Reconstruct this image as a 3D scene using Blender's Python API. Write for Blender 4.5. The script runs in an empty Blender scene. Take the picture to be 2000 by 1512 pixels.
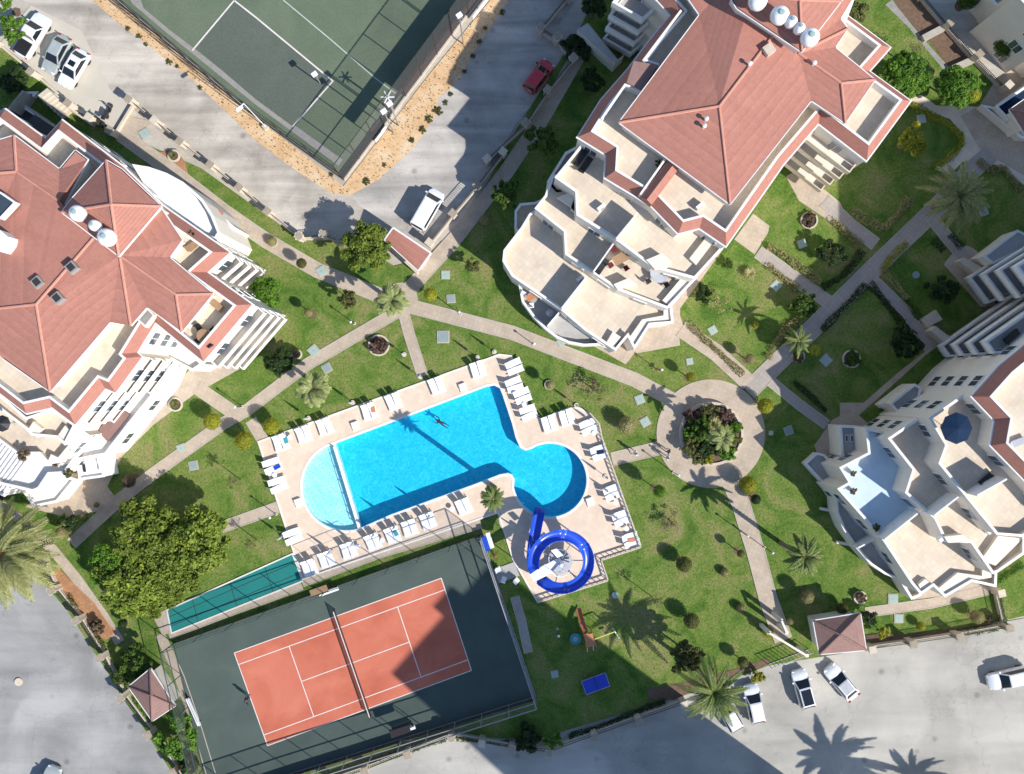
import bpy, bmesh, math, random
import numpy as np
from mathutils import Vector, Matrix
random.seed(7); rng = np.random.default_rng(7)
sc = bpy.context.scene; COL = sc.collection
R = math.radians
# ---------------------------------------------------------------- camera, sky, sun, exposure
H = 95.0      # height of the camera above the lawn, metres
S = 18.0      # photo pixels per metre at ground level
cam_d = bpy.data.cameras.new('camera'); cam = bpy.data.objects.new('camera', cam_d); COL.objects.link(cam)
cam.location = (0, 0, H); cam.rotation_euler = (0, 0, 0)
cam_d.sensor_width = 36; cam_d.lens = 36*H/(2000/S); cam_d.clip_start = 1; cam_d.clip_end = 3000
sc.camera = cam
EL = R(37.5); SH = Vector((-.81, .586, 0)).normalized()      # shadows fall this way on the ground
w = bpy.data.worlds.new('World'); sc.world = w; w.use_nodes = True
nt = w.node_tree; nt.nodes.clear()
sky = nt.nodes.new('ShaderNodeTexSky'); sky.sky_type = 'NISHITA'; sky.sun_disc = False
sky.sun_elevation = EL; sky.sun_rotation = math.atan2(-SH.x, -SH.y); sky.air_density = 1.0; sky.dust_density = 0.3; sky.ozone_density = 3.0
bg = nt.nodes.new('ShaderNodeBackground'); bg.inputs[1].default_value = 0.12
wo = nt.nodes.new('ShaderNodeOutputWorld'); nt.links.new(sky.outputs[0], bg.inputs[0]); nt.links.new(bg.outputs[0], wo.inputs[0])
sd = bpy.data.lights.new('sun', 'SUN'); sd.energy = 4.5; sd.angle = R(0.53); sd.color = (1, .955, .885)
sun = bpy.data.objects.new('sun', sd); COL.objects.link(sun)
ldir = Vector((SH.x*math.cos(EL), SH.y*math.cos(EL), -math.sin(EL)))
sun.rotation_euler = ldir.to_track_quat('-Z', 'Y').to_euler(); sun.location = (60, -40, 80)
sc.view_settings.view_transform = 'Standard'; sc.view_settings.look = 'None'
sc.view_settings.exposure = 0.45; sc.view_settings.gamma = 1; sc.view_settings.use_curve_mapping = False

# ---------------------------------------------------------------- helpers
def P(px, py, z=0.0):
    f = (1 - z/H)/S
    return Vector(((px-1000)*f, (756-py)*f, z))
ZO = {}
for i, r_ in enumerate('ABCD'):
    for j in range(4): ZO[r_+str(j+1)] = (500*j, (0, 370, 740, 1112)[i], 3.78)
ZO.update(E2=(0, 720, 6.3), E3=(1750, 400, 7.56), E4=(1640, 620, 5.4), E5=(1000, 960, 6.875), E6=(1700, 0, 6.3), E7=(0, 180, 6.667), X=(0, 0, 1))
def q(tag, *pts):
    ox, oy, s = ZO[tag]
    return [(ox + x/s, oy + y/s) for x, y in pts]
def XY(px, z=0.0): return [P(x, y, z).xy for x, y in px]
def area(xy): return sum(a[0]*b[1]-b[0]*a[1] for a, b in zip(xy, xy[1:]+xy[:1]))/2
def ccw(xy):
    xy = [Vector(p) for p in xy]
    return xy if area(xy) > 0 else xy[::-1]
class MB:
    def __init__(s): s.v = []; s.f = []
    def add(s, vs, fs):
        n = len(s.v); s.v += [tuple(v) for v in vs]; s.f += [tuple(i+n for i in f) for f in fs]; return s
    def poly(s, xy, z):
        xy = ccw(xy); return s.add([(p[0], p[1], z) for p in xy], [tuple(range(len(xy)))])
    def prism(s, xy, z0, z1, top=True, bot=False):
        xy = ccw(xy); n = len(xy)
        vs = [(p[0], p[1], z0) for p in xy] + [(p[0], p[1], z1) for p in xy]
        fs = [(i, (i+1) % n, (i+1) % n+n, i+n) for i in range(n)]
        if top: fs.append(tuple(range(n, 2*n)))
        if bot: fs.append(tuple(range(n-1, -1, -1)))
        return s.add(vs, fs)
    def box(s, c, d, rz=0, M=None):
        vs = [Vector((x*d[0]/2, y*d[1]/2, z*d[2]/2)) for z in (-1, 1) for y in (-1, 1) for x in (-1, 1)]
        m = Matrix.Translation(c) @ Matrix.Rotation(rz, 4, 'Z')
        if M is not None: m = M @ m
        return s.add([m @ v for v in vs], [(0, 2, 3, 1), (4, 5, 7, 6), (0, 1, 5, 4), (2, 6, 7, 3), (0, 4, 6, 2), (1, 3, 7, 5)])
    def bar(s, a, b, wd, ht=None):
        a, b = Vector(a), Vector(b); ht = ht or wd; d = (b-a); L = d.length
        if L < 1e-6: return s
        m = Matrix.Translation((a+b)/2) @ d.to_track_quat('X', 'Z').to_matrix().to_4x4()
        return s.box((0, 0, 0), (L, wd, ht), M=m)
    def tube(s, pts, rad, n=6, caps=True):
        pts = [Vector(p) for p in pts]; rr = rad if isinstance(rad, (list, tuple)) else [rad]*len(pts); base = len(s.v)
        vs = []
        for i, p in enumerate(pts):
            d = (pts[min(i+1, len(pts)-1)] - pts[max(i-1, 0)]).normalized()
            a = d.cross(Vector((0, 0, 1)) if abs(d.z) < .9 else Vector((1, 0, 0))).normalized(); b = d.cross(a)
            vs += [p + (a*math.cos(t)+b*math.sin(t))*rr[i] for t in [2*math.pi*k/n for k in range(n)]]
        fs = [(i*n+k, i*n+(k+1) % n, (i+1)*n+(k+1) % n, (i+1)*n+k) for i in range(len(pts)-1) for k in range(n)]
        if caps: fs += [tuple(range(n-1, -1, -1)), tuple(range((len(pts)-1)*n, len(pts)*n))]
        return s.add(vs, fs)
    def lathe(s, c, prof, n=16):
        vs = []; m = len(prof)
        for k in range(n):
            t = 2*math.pi*k/n
            vs += [(c[0]+r*math.cos(t), c[1]+r*math.sin(t), c[2]+z) for r, z in prof]
        fs = [(k*m+i, ((k+1) % n)*m+i, ((k+1) % n)*m+i+1, k*m+i+1) for k in range(n) for i in range(m-1)]
        return s.add(vs, fs)
    def sweep(s, xy, prof, closed=False):
        """prof: (offset to the left of travel, z) swept along the mitred path"""
        xy = [Vector((p[0], p[1])) for p in xy]; n = len(xy); m = len(prof); vs = []
        for i, p in enumerate(xy):
            a = xy[i-1] if (closed or i > 0) else None; b = xy[(i+1) % n] if (closed or i < n-1) else None
            d1 = (p-a).normalized() if a is not None else (b-p).normalized()
            d2 = (b-p).normalized() if b is not None else d1
            n1 = Vector((-d1.y, d1.x)); n2 = Vector((-d2.y, d2.x)); nn = n1+n2
            nn = nn.normalized() if nn.length > .1 else n1
            k = 1/max(.4, nn.dot(n1))
            vs += [(p.x+nn.x*o*k, p.y+nn.y*o*k, z) for o, z in prof]
        seg = n if closed else n-1
        fs = [(i*m+j, i*m+(j+1) % m, ((i+1) % n)*m+(j+1) % m, ((i+1) % n)*m+j) for i in range(seg) for j in range(m)]
        if not closed: fs += [tuple(range(m-1, -1, -1)), tuple(range((n-1)*m, n*m))]
        return s.add(vs, fs)
    def mesh(s, name, mat, smooth=False):
        me = bpy.data.meshes.new(name); me.from_pydata(s.v, [], s.f); me.update()
        me.materials.append(mat)
        if smooth: me.polygons.foreach_set('use_smooth', [True]*len(me.polygons))
        return me
    def build(s, name, mat, parent=None, smooth=False, **kw):
        o = bpy.data.objects.new(name, s.mesh(name, mat, smooth)); COL.objects.link(o)
        if parent is not None: o.parent = parent
        for k, v in kw.items(): o[k] = v
        return o
def inst(name, me, parent=None, loc=(0, 0, 0), rz=0, sc_=1, mat=None):
    o = bpy.data.objects.new(name, me); COL.objects.link(o)
    o.location = loc; o.rotation_euler = (0, 0, rz); o.scale = (sc_, sc_, sc_) if not isinstance(sc_, tuple) else sc_
    if parent is not None: o.parent = parent
    return o
def empty(name, label, cat, loc=(0, 0, 0), rz=0, group=None):
    o = bpy.data.objects.new(name, None); COL.objects.link(o); o.empty_display_size = .2
    o.location = loc; o.rotation_euler = (0, 0, rz); o['label'] = label; o['category'] = cat
    if group: o['group'] = group
    return o
def local(root, *pts):
    return [Vector(p)-root.location for p in pts]
def copy_tree(o, label=None, loc=None, rz=None, par=None):
    c = o.copy(); COL.objects.link(c); c.parent = par
    if label: c['label'] = label
    if loc is not None: c.location = loc
    if rz is not None: c.rotation_euler = (0, 0, rz)
    for ch in list(o.children): copy_tree(ch, par=c)
    return c
def struct(name, mb, m, **kw): return mb.build(name, m, kind='structure', **kw)

# ---------------------------------------------------------------- materials
def mat(name, cols, scale=1.0, rough=.8, bump=0.0, bscale=20, fine=.12, fscale=30, metal=0, spec=.3, pos=None, detail=6, extra=None, dist=.6, coord='Object', trans=0):
    m = bpy.data.materials.new(name); m.use_nodes = True; t = m.node_tree; N = t.nodes; L = t.links
    b = N['Principled BSDF']; b.inputs['Roughness'].default_value = rough; b.inputs['Metallic'].default_value = metal
    b.inputs['Specular IOR Level'].default_value = spec
    tc = N.new('ShaderNodeTexCoord'); co = tc.outputs[coord]
    if len(cols) == 1: cols = [tuple(c*.9 for c in cols[0]), tuple(min(1, c*1.08) for c in cols[0])]
    n1 = N.new('ShaderNodeTexNoise'); n1.inputs['Scale'].default_value = scale; n1.inputs['Detail'].default_value = detail
    n1.inputs['Roughness'].default_value = .6; n1.inputs['Distortion'].default_value = dist
    L.new(co, n1.inputs['Vector'])
    cr = N.new('ShaderNodeValToRGB'); el = cr.color_ramp.elements
    k = len(cols); pp = pos or [.3 + .4*i/(k-1) for i in range(k)]
    while len(el) < k: el.new(.5)
    for i in range(k): el[i].position = pp[i]; el[i].color = (*cols[i], 1)
    L.new(n1.outputs['Fac'], cr.inputs[0]); col = cr.outputs[0]
    if fine:
        n2 = N.new('ShaderNodeTexNoise'); n2.inputs['Scale'].default_value = fscale; n2.inputs['Detail'].default_value = 3; L.new(co, n2.inputs['Vector'])
        mr = N.new('ShaderNodeMapRange'); mr.inputs[1].default_value = .25; mr.inputs[2].default_value = .75
        mr.inputs[3].default_value = 1-fine; mr.inputs[4].default_value = 1+fine; L.new(n2.outputs['Fac'], mr.inputs[0])
        mx = N.new('ShaderNodeVectorMath'); mx.operation = 'SCALE'; L.new(col, mx.inputs[0]); L.new(mr.outputs[0], mx.inputs['Scale']); col = mx.outputs[0]
    if extra: col = extra(t, col, co, b)
    L.new(col, b.inputs['Base Color'])
    if bump:
        n3 = N.new('ShaderNodeTexNoise'); n3.inputs['Scale'].default_value = bscale; n3.inputs['Detail'].default_value = 4; L.new(co, n3.inputs['Vector'])
        bp = N.new('ShaderNodeBump'); bp.inputs['Strength'].default_value = 1; bp.inputs['Distance'].default_value = bump
        L.new(n3.outputs['Fac'], bp.inputs['Height']); L.new(bp.outputs[0], b.inputs['Normal'])
    return m
def plain(name, c, rough=.6, metal=0, spec=.5, coat=0):
    m = mat(name, [c], scale=2, rough=rough, metal=metal, spec=spec, fine=.05, fscale=12)
    if coat: m.node_tree.nodes['Principled BSDF'].inputs['Coat Weight'].default_value = coat
    return m
def math_node(t, op, a, b=None, c=None):
    n = t.nodes.new('ShaderNodeMath'); n.operation = op
    for i, x in enumerate((a, b, c)):
        if x is None: continue
        if isinstance(x, (int, float)): n.inputs[i].default_value = x
        else: t.links.new(x, n.inputs[i])
    return n.outputs[0]
def mul_col(t, col, fac):
    mx = t.nodes.new('ShaderNodeVectorMath'); mx.operation = 'SCALE'; t.links.new(col, mx.inputs[0]); t.links.new(fac, mx.inputs['Scale']); return mx.outputs[0]
def mix_col(t, a, b, fac):
    mx = t.nodes.new('ShaderNodeMix'); mx.data_type = 'RGBA'
    t.links.new(fac, mx.inputs[0]) if not isinstance(fac, float) else setattr(mx.inputs[0], 'default_value', fac)
    for s_, x in ((6, a), (7, b)):
        if isinstance(x, tuple): mx.inputs[s_].default_value = (*x, 1)
        else: t.links.new(x, mx.inputs[s_])
    return mx.outputs[2]
def noise(t, co, scale, detail=3, dist=0):
    n = t.nodes.new('ShaderNodeTexNoise'); n.inputs['Scale'].default_value = scale; n.inputs['Detail'].default_value = detail; n.inputs['Distortion'].default_value = dist
    t.links.new(co, n.inputs['Vector']); return n.outputs['Fac']
def smooth(t, x, a, b):
    mr = t.nodes.new('ShaderNodeMapRange'); mr.interpolation_type = 'SMOOTHSTEP'; mr.inputs[1].default_value = a; mr.inputs[2].default_value = b
    t.links.new(x, mr.inputs[0]); return mr.outputs[0]
def rot(t, co, ang, sx=1, sy=1):
    mp = t.nodes.new('ShaderNodeMapping'); mp.inputs['Rotation'].default_value = (0, 0, ang); mp.inputs['Scale'].default_value = (sx, sy, 1)
    t.links.new(co, mp.inputs['Vector']); return mp.outputs[0]
def ex_streaks(ang, lo=.75, hi=1.12, sx=.12, sy=1.2):      # tyre-worn streaks along a road
    def f(t, col, co, b):
        nz = noise(t, rot(t, co, ang, sx, sy), 1.0, 6, .4)
        mr = t.nodes.new('ShaderNodeMapRange'); mr.inputs[1].default_value = .3; mr.inputs[2].default_value = .7; mr.inputs[3].default_value = lo; mr.inputs[4].default_value = hi
        t.links.new(nz, mr.inputs[0]); return mul_col(t, col, mr.outputs[0])
    return f
def ex_road(ang, lo=.75, hi=1.12, sx=.12, sy=1.2):
    base = ex_streaks(ang, lo, hi, sx, sy)
    def f(t, col, co, b):
        c = base(t, col, co, b)
        p_ = noise(t, co, .10, 8, .8)      # worn patches
        mr = t.nodes.new('ShaderNodeMapRange'); mr.inputs[1].default_value = .42; mr.inputs[2].default_value = .58; mr.inputs[3].default_value = .86; mr.inputs[4].default_value = 1.08; t.links.new(p_, mr.inputs[0]); c = mul_col(t, c, mr.outputs[0])
        vo = t.nodes.new('ShaderNodeTexVoronoi'); vo.inputs['Scale'].default_value = .32; t.links.new(co, vo.inputs['Vector'])      # oil drips
        c = mul_col(t, c, math_node(t, 'ADD', math_node(t, 'MULTIPLY', smooth(t, vo.outputs['Distance'], .03, .16), .35), .65))
        v2 = t.nodes.new('ShaderNodeTexVoronoi'); v2.feature = 'DISTANCE_TO_EDGE'; v2.inputs['Scale'].default_value = .16      # cracks
        wv = t.nodes.new('ShaderNodeVectorMath'); wv.operation = 'ADD'; t.links.new(co, wv.inputs[0]); nn = t.nodes.new('ShaderNodeTexNoise'); nn.inputs['Scale'].default_value = .8; t.links.new(co, nn.inputs['Vector']); sc2 = t.nodes.new('ShaderNodeVectorMath'); sc2.operation = 'SCALE'; sc2.inputs['Scale'].default_value = 2.5; t.links.new(nn.outputs['Color'], sc2.inputs[0]); t.links.new(sc2.outputs[0], wv.inputs[1]); t.links.new(wv.outputs[0], v2.inputs['Vector'])
        return mul_col(t, c, math_node(t, 'ADD', math_node(t, 'MULTIPLY', smooth(t, v2.outputs['Distance'], .002, .012), .12), .88))
    return f
def ex_tiles(ang, sx, sy, mort=.03, dark=.72, offset=0.0, bumpd=.01):
    def f(t, col, co, b):
        br = t.nodes.new('ShaderNodeTexBrick'); br.offset = offset; br.inputs['Scale'].default_value = 1
        br.inputs['Color1'].default_value = (.94, .94, .94, 1); br.inputs['Color2'].default_value = (1.04, 1.04, 1.04, 1); br.inputs['Mortar'].default_value = (dark, dark, dark, 1)
        br.inputs['Mortar Size'].default_value = mort; br.inputs['Brick Width'].default_value = sx; br.inputs['Row Height'].default_value = sy
        t.links.new(rot(t, co, ang), br.inputs['Vector'])
        mx = t.nodes.new('ShaderNodeVectorMath'); mx.operation = 'MULTIPLY'; t.links.new(col, mx.inputs[0]); t.links.new(br.outputs[0], mx.inputs[1])
        return mx.outputs[0]
    return f
def ex_roof(t, col, co, b):      # clay tile courses follow the contour lines of the roof
    sep = t.nodes.new('ShaderNodeSeparateXYZ'); t.links.new(co, sep.inputs[0])
    fz = math_node(t, 'FRACT', math_node(t, 'MULTIPLY', sep.outputs[2], 7.6))
    g = math_node(t, 'ADD', math_node(t, 'MULTIPLY', fz, .12), .93)
    rowid = math_node(t, 'FLOOR', math_node(t, 'MULTIPLY', sep.outputs[2], 7.6))
    wn = t.nodes.new('ShaderNodeTexWhiteNoise'); wn.noise_dimensions = '1D'; t.links.new(rowid, wn.inputs['W'])
    g = math_node(t, 'MULTIPLY', g, math_node(t, 'ADD', math_node(t, 'MULTIPLY', wn.outputs[0], .05), .975))
    vo = t.nodes.new('ShaderNodeTexVoronoi'); vo.inputs['Scale'].default_value = 3.2; t.links.new(co, vo.inputs['Vector'])
    sp = t.nodes.new('ShaderNodeSeparateColor'); t.links.new(vo.outputs['Color'], sp.inputs[0])
    g = math_node(t, 'MULTIPLY', g, math_node(t, 'ADD', math_node(t, 'MULTIPLY', sp.outputs[0], .10), .95))
    bp = t.nodes.new('ShaderNodeBump'); bp.inputs['Distance'].default_value = .03; t.links.new(fz, bp.inputs['Height']); t.links.new(bp.outputs[0], b.inputs['Normal'])
    return mul_col(t, col, g)
AX = R(19.7)      # the pool and the tennis court are turned by this angle
M = {}
M['ground'] = mat('pale_concrete', [(.36, .33, .28), (.46, .42, .36), (.52, .48, .42)], scale=.15, bump=.01, fine=.1, fscale=6, extra=ex_streaks(.6, .86, 1.08))
M['road_n'] = mat('worn_road', [(.38, .34, .295), (.52, .47, .405), (.60, .54, .46)], scale=.22, bump=.01, fine=.14, fscale=9, extra=ex_road(R(37), .70, 1.14, .07, .9))
M['road_e'] = mat('worn_road_east', [(.40, .38, .35), (.49, .455, .415), (.58, .53, .47)], scale=.25, bump=.01, fine=.14, fscale=9, extra=ex_road(R(-52), .72, 1.12, .08, .8))
M['road_s'] = mat('worn_road_south', [(.36, .345, .31), (.43, .41, .37), (.49, .465, .42)], scale=.12, bump=.01, fine=.09, fscale=10, extra=ex_road(R(-12), .80, 1.08, .06, .35))
M['road_w'] = mat('worn_road_west', [(.28, .275, .265), (.37, .36, .345), (.42, .41, .39)], scale=.12, bump=.01, fine=.1, fscale=9, extra=ex_road(R(60), .80, 1.10, .06, .5))
M['carpark'] = mat('pale_parking_slab', [(.50, .46, .38), (.56, .51, .43)], scale=.3, fine=.06)
M['dirt'] = mat('orange_dirt', [(.54, .35, .19), (.64, .43, .24), (.68, .53, .36)], scale=.5, bump=.03, bscale=5, fine=.12, fscale=6)
M['mulch'] = mat('red_mulch', [(.30, .15, .08), (.45, .24, .12)], scale=.9, bump=.04, bscale=6, fine=.3, fscale=10)
M['grass'] = mat('mown_grass', [(.068, .135, .024), (.105, .175, .032), (.155, .205, .050), (.235, .22, .09)], scale=.24, pos=[.33, .44, .54, .68], bump=.06, bscale=9, fine=.30, fscale=4.5, rough=.95, spec=.1, detail=9, dist=1.2)
M['turf'] = mat('worn_sports_turf', [(.11, .14, .095), (.135, .17, .115), (.165, .20, .135)], scale=.12, fine=.12, fscale=5, rough=.95, spec=.1)
M['turf2'] = mat('grey_sports_turf', [(.10, .12, .10), (.125, .145, .118)], scale=.12, fine=.14, fscale=5, rough=.95, spec=.1)
M['paver'] = mat('pink_paver', [(.40, .325, .25), (.47, .385, .30), (.52, .43, .34)], scale=.5, fine=.09, extra=ex_tiles(AX, .45, .45, .025, .88))
M['paver2'] = mat('grey_paver', [(.35, .31, .28), (.42, .37, .33)], scale=.5, fine=.12, extra=ex_tiles(R(38), .45, .45, .025, .86))
M['kerb'] = mat('kerb_stone', [(.45, .40, .34)], fine=.1)
M['deck'] = mat('pool_deck_tile', [(.66, .52, .40), (.76, .61, .48)], scale=.35, fine=.04, extra=ex_tiles(AX, .5, .5, .02, .93))
M['coping'] = mat('pool_coping', [(.74, .70, .64)], fine=.04)
M['wall'] = mat('cream_render', [(.70, .64, .56), (.78, .72, .63)], scale=.4, fine=.04, bump=.004)
M['white'] = mat('white_paint', [(.78, .77, .75)], fine=.03)
M['tilefloor'] = mat('beige_terrace_tile', [(.58, .485, .38), (.66, .56, .44), (.71, .61, .49)], scale=.35, fine=.05, extra=ex_tiles(R(40), .5, .5, .025, .91))
M['bluefloor'] = mat('blue_white_terrace_tile', [(.50, .63, .73), (.58, .70, .78)], fine=.03)
M['brick_brown'] = mat('brown_facing', [(.22, .17, .14), (.28, .22, .18)], fine=.1)
M['greyfloor'] = mat('grey_terrace_tile', [(.42, .41, .40)], fine=.05)
M['roof'] = mat('clay_roof_tile', [(.385, .17, .13), (.415, .185, .14), (.44, .20, .155)], scale=.12, fine=.08, fscale=10, extra=ex_roof, rough=.85)
M['ridge'] = mat('clay_ridge_tile', [(.56, .27, .20)], fine=.1, fscale=8)
M['roofbrown'] = mat('brown_roof_tile', [(.25, .15, .13), (.30, .18, .155)], scale=.5, fine=.08, extra=ex_roof)
M['court'] = mat('terracotta_court', [(.46, .125, .075), (.54, .16, .10), (.60, .20, .13)], scale=.2, fine=.05, rough=.9, spec=.15)
M['courtgreen'] = mat('dark_green_court', [(.075, .10, .088), (.095, .125, .108)], scale=.25, fine=.07, rough=.9, spec=.15, extra=ex_streaks(AX, .9, 1.08, .2, .2))
M['teal'] = mat('teal_court', [(.018, .20, .18), (.03, .235, .21)], scale=.3, fine=.06, rough=.9, spec=.15)
M['line'] = mat('white_line_paint', [(.74, .66, .62)], fine=.08)
M['lineold'] = mat('faded_line_paint', [(.40, .46, .40), (.52, .56, .50)], scale=1, fine=.2)
M['darkline'] = mat('dark_turf_seam', [(.055, .08, .055)], fine=.2)
M['metal'] = mat('grey_metal', [(.34, .34, .34)], rough=.5, metal=.3)
M['darkmetal'] = mat('dark_metal', [(.06, .055, .055)], rough=.5, metal=.3)
M['greenmetal'] = mat('green_painted_metal', [(.05, .09, .07)], rough=.5)
M['screen'] = mat('dark_privacy_screen', [(.045, .035, .04)], rough=.9, spec=.1)
M['trunk'] = mat('bark', [(.13, .095, .065), (.2, .15, .11)], scale=6, fine=.2, bump=.02)
M['palmtrunk'] = mat('palm_bark', [(.18, .13, .09), (.27, .20, .14)], scale=6, fine=.25, bump=.03)
M['stone'] = mat('beige_stone', [(.52, .45, .36), (.62, .54, .44)], scale=2, fine=.1, bump=.01)
M['greystone'] = mat('grey_stone', [(.26, .24, .225), (.33, .31, .29)], scale=2, fine=.15, bump=.01)
M['soil'] = mat('soil', [(.12, .075, .05), (.2, .13, .085)], scale=3, fine=.25, bump=.03)
M['cover'] = mat('pale_cover', [(.34, .44, .40)], fine=.08)
M['cover2'] = mat('grey_cover', [(.26, .32, .32)], fine=.1)
M['carwhite'] = plain('white_car_paint', (.80, .81, .83), .25, 0, .5, 1)
M['carsilver'] = plain('silver_green_car_paint', (.52, .56, .54), .3, .3, .5, 1)
M['carred'] = plain('red_car_paint', (.55, .02, .035), .25, 0, .5, 1)
M['black'] = plain('black_plastic', (.02, .02, .022), .5)
M['rubber'] = plain('tyre_rubber', (.025, .025, .025), .9)
M['glass'] = plain('dark_car_glass', (.012, .016, .022), .06, 0, .7)
M['lamp'] = plain('headlamp', (.75, .78, .8), .1)
M['redlamp'] = plain('tail_lamp', (.4, .02, .02), .2)
M['window'] = plain('window_glass', (.05, .07, .09), .05, 0, .8)
M['plastic'] = plain('white_plastic', (.84, .85, .88), .45)
M['fabricgrey'] = plain('grey_fabric', (.45, .46, .5), .9, 0, .1)
M['slide'] = plain('blue_fibreglass', (.015, .075, .55), .3, 0, .5, .6)
M['tank'] = plain('white_tank', (.82, .84, .85), .35)
M['bluetop'] = plain('blue_table_top', (.012, .05, .5), .5)
M['navy'] = plain('navy_fabric', (.012, .03, .07), .8, 0, .1)
M['orange'] = plain('orange_plastic', (.55, .22, .10), .5)
M['brownplastic'] = plain('brown_plastic', (.36, .12, .06), .4)
M['yellow'] = plain('yellow_paint', (.62, .6, .12), .5)
M['cyan'] = plain('turquoise_plastic', (.05, .32, .38), .5)
M['darkred'] = plain('dark_red_cushion', (.16, .03, .03), .8, 0, .1)
M['wood'] = mat('brown_wood', [(.30, .18, .10), (.4, .26, .15)], scale=3, fine=.15)
M['canvas'] = mat('white_canvas', [(.78, .76, .73)], fine=.05)
M['skin'] = plain('skin', (.5, .3, .2), .6)
M['cloth1'] = plain('dark_clothing', (.05, .05, .07), .9, 0, .1)
M['cloth2'] = plain('orange_red_clothing', (.6, .14, .05), .9, 0, .1)
M['cloth3'] = plain('white_clothing', (.7, .7, .7), .9, 0, .1)
M['poolfloor'] = mat('pool_mosaic', [(.018, .51, .70), (.035, .59, .77), (.09, .68, .83)], scale=1.1, pos=[.3, .5, .7], fine=.07, fscale=9, dist=2.0, rough=.5)
M['shallowfloor'] = mat('shallow_pool_mosaic', [(.50, .84, .86), (.62, .90, .90)], scale=1.1, fine=.05, dist=2, rough=.5)
def leafmat(name, dark, mid, light, rough=.6):
    m = bpy.data.materials.new(name); m.use_nodes = True; t = m.node_tree; N = t.nodes; L = t.links; b = N['Principled BSDF']
    g = N.new('ShaderNodeNewGeometry'); oi = N.new('ShaderNodeObjectInfo'); cr = N.new('ShaderNodeValToRGB'); e = cr.color_ramp.elements
    e.new(.5); e[0].position = .1; e[2].position = .9
    for i, c in enumerate((dark, mid, light)): e[i].color = (*c, 1)
    tc = N.new('ShaderNodeTexCoord'); nz = noise(t, tc.outputs['Object'], 2.2, 3)
    f = math_node(t, 'ADD', math_node(t, 'MULTIPLY', g.outputs['Random Per Island'], .55), math_node(t, 'MULTIPLY', nz, .6))
    f = math_node(t, 'SUBTRACT', f, .1); L.new(f, cr.inputs[0])
    rv = math_node(t, 'ADD', math_node(t, 'MULTIPLY', oi.outputs['Random'], .3), .85)
    L.new(mul_col(t, cr.outputs[0], rv), b.inputs['Base Color']); b.inputs['Roughness'].default_value = rough; b.inputs['Specular IOR Level'].default_value = .25
    tr = N.new('ShaderNodeBsdfTranslucent'); L.new(mul_col(t, cr.outputs[0], rv), tr.inputs[0])
    ms = N.new('ShaderNodeMixShader'); ms.inputs[0].default_value = .25; L.new(b.outputs[0], ms.inputs[1]); L.new(tr.outputs[0], ms.inputs[2])
    L.new(ms.outputs[0], N['Material Output'].inputs[0]); return m
LM = dict(
    green=leafmat('leaf_green', (.02, .05, .008), (.06, .12, .015), (.14, .21, .03)),
    bright=leafmat('leaf_bright_green', (.03, .09, .008), (.10, .22, .02), (.22, .36, .04)),
    yellow=leafmat('leaf_yellow_green', (.14, .15, .01), (.30, .31, .025), (.50, .48, .05)),
    olive=leafmat('leaf_olive', (.05, .055, .015), (.12, .13, .035), (.22, .22, .08)),
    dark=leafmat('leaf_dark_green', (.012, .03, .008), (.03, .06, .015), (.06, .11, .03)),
    pale=leafmat('leaf_pale', (.16, .15, .05), (.32, .29, .12), (.48, .43, .22)),
    purple=leafmat('leaf_purple_brown', (.06, .035, .03), (.14, .08, .065), (.22, .15, .11)),
    brown=leafmat('leaf_dry_brown', (.09, .06, .035), (.17, .12, .075), (.26, .2, .13)),
    mass=leafmat('leaf_mass_yellow_green', (.045, .075, .012), (.16, .22, .025), (.34, .40, .06)),
    palm=leafmat('palm_leaf', (.06, .10, .02), (.16, .21, .055), (.32, .35, .13)),
    palmpale=leafmat('palm_leaf_pale', (.12, .16, .04), (.28, .32, .11), (.48, .50, .24)),
    date=leafmat('date_palm_leaf', (.12, .13, .04), (.27, .28, .10), (.46, .44, .20)),
)
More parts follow.
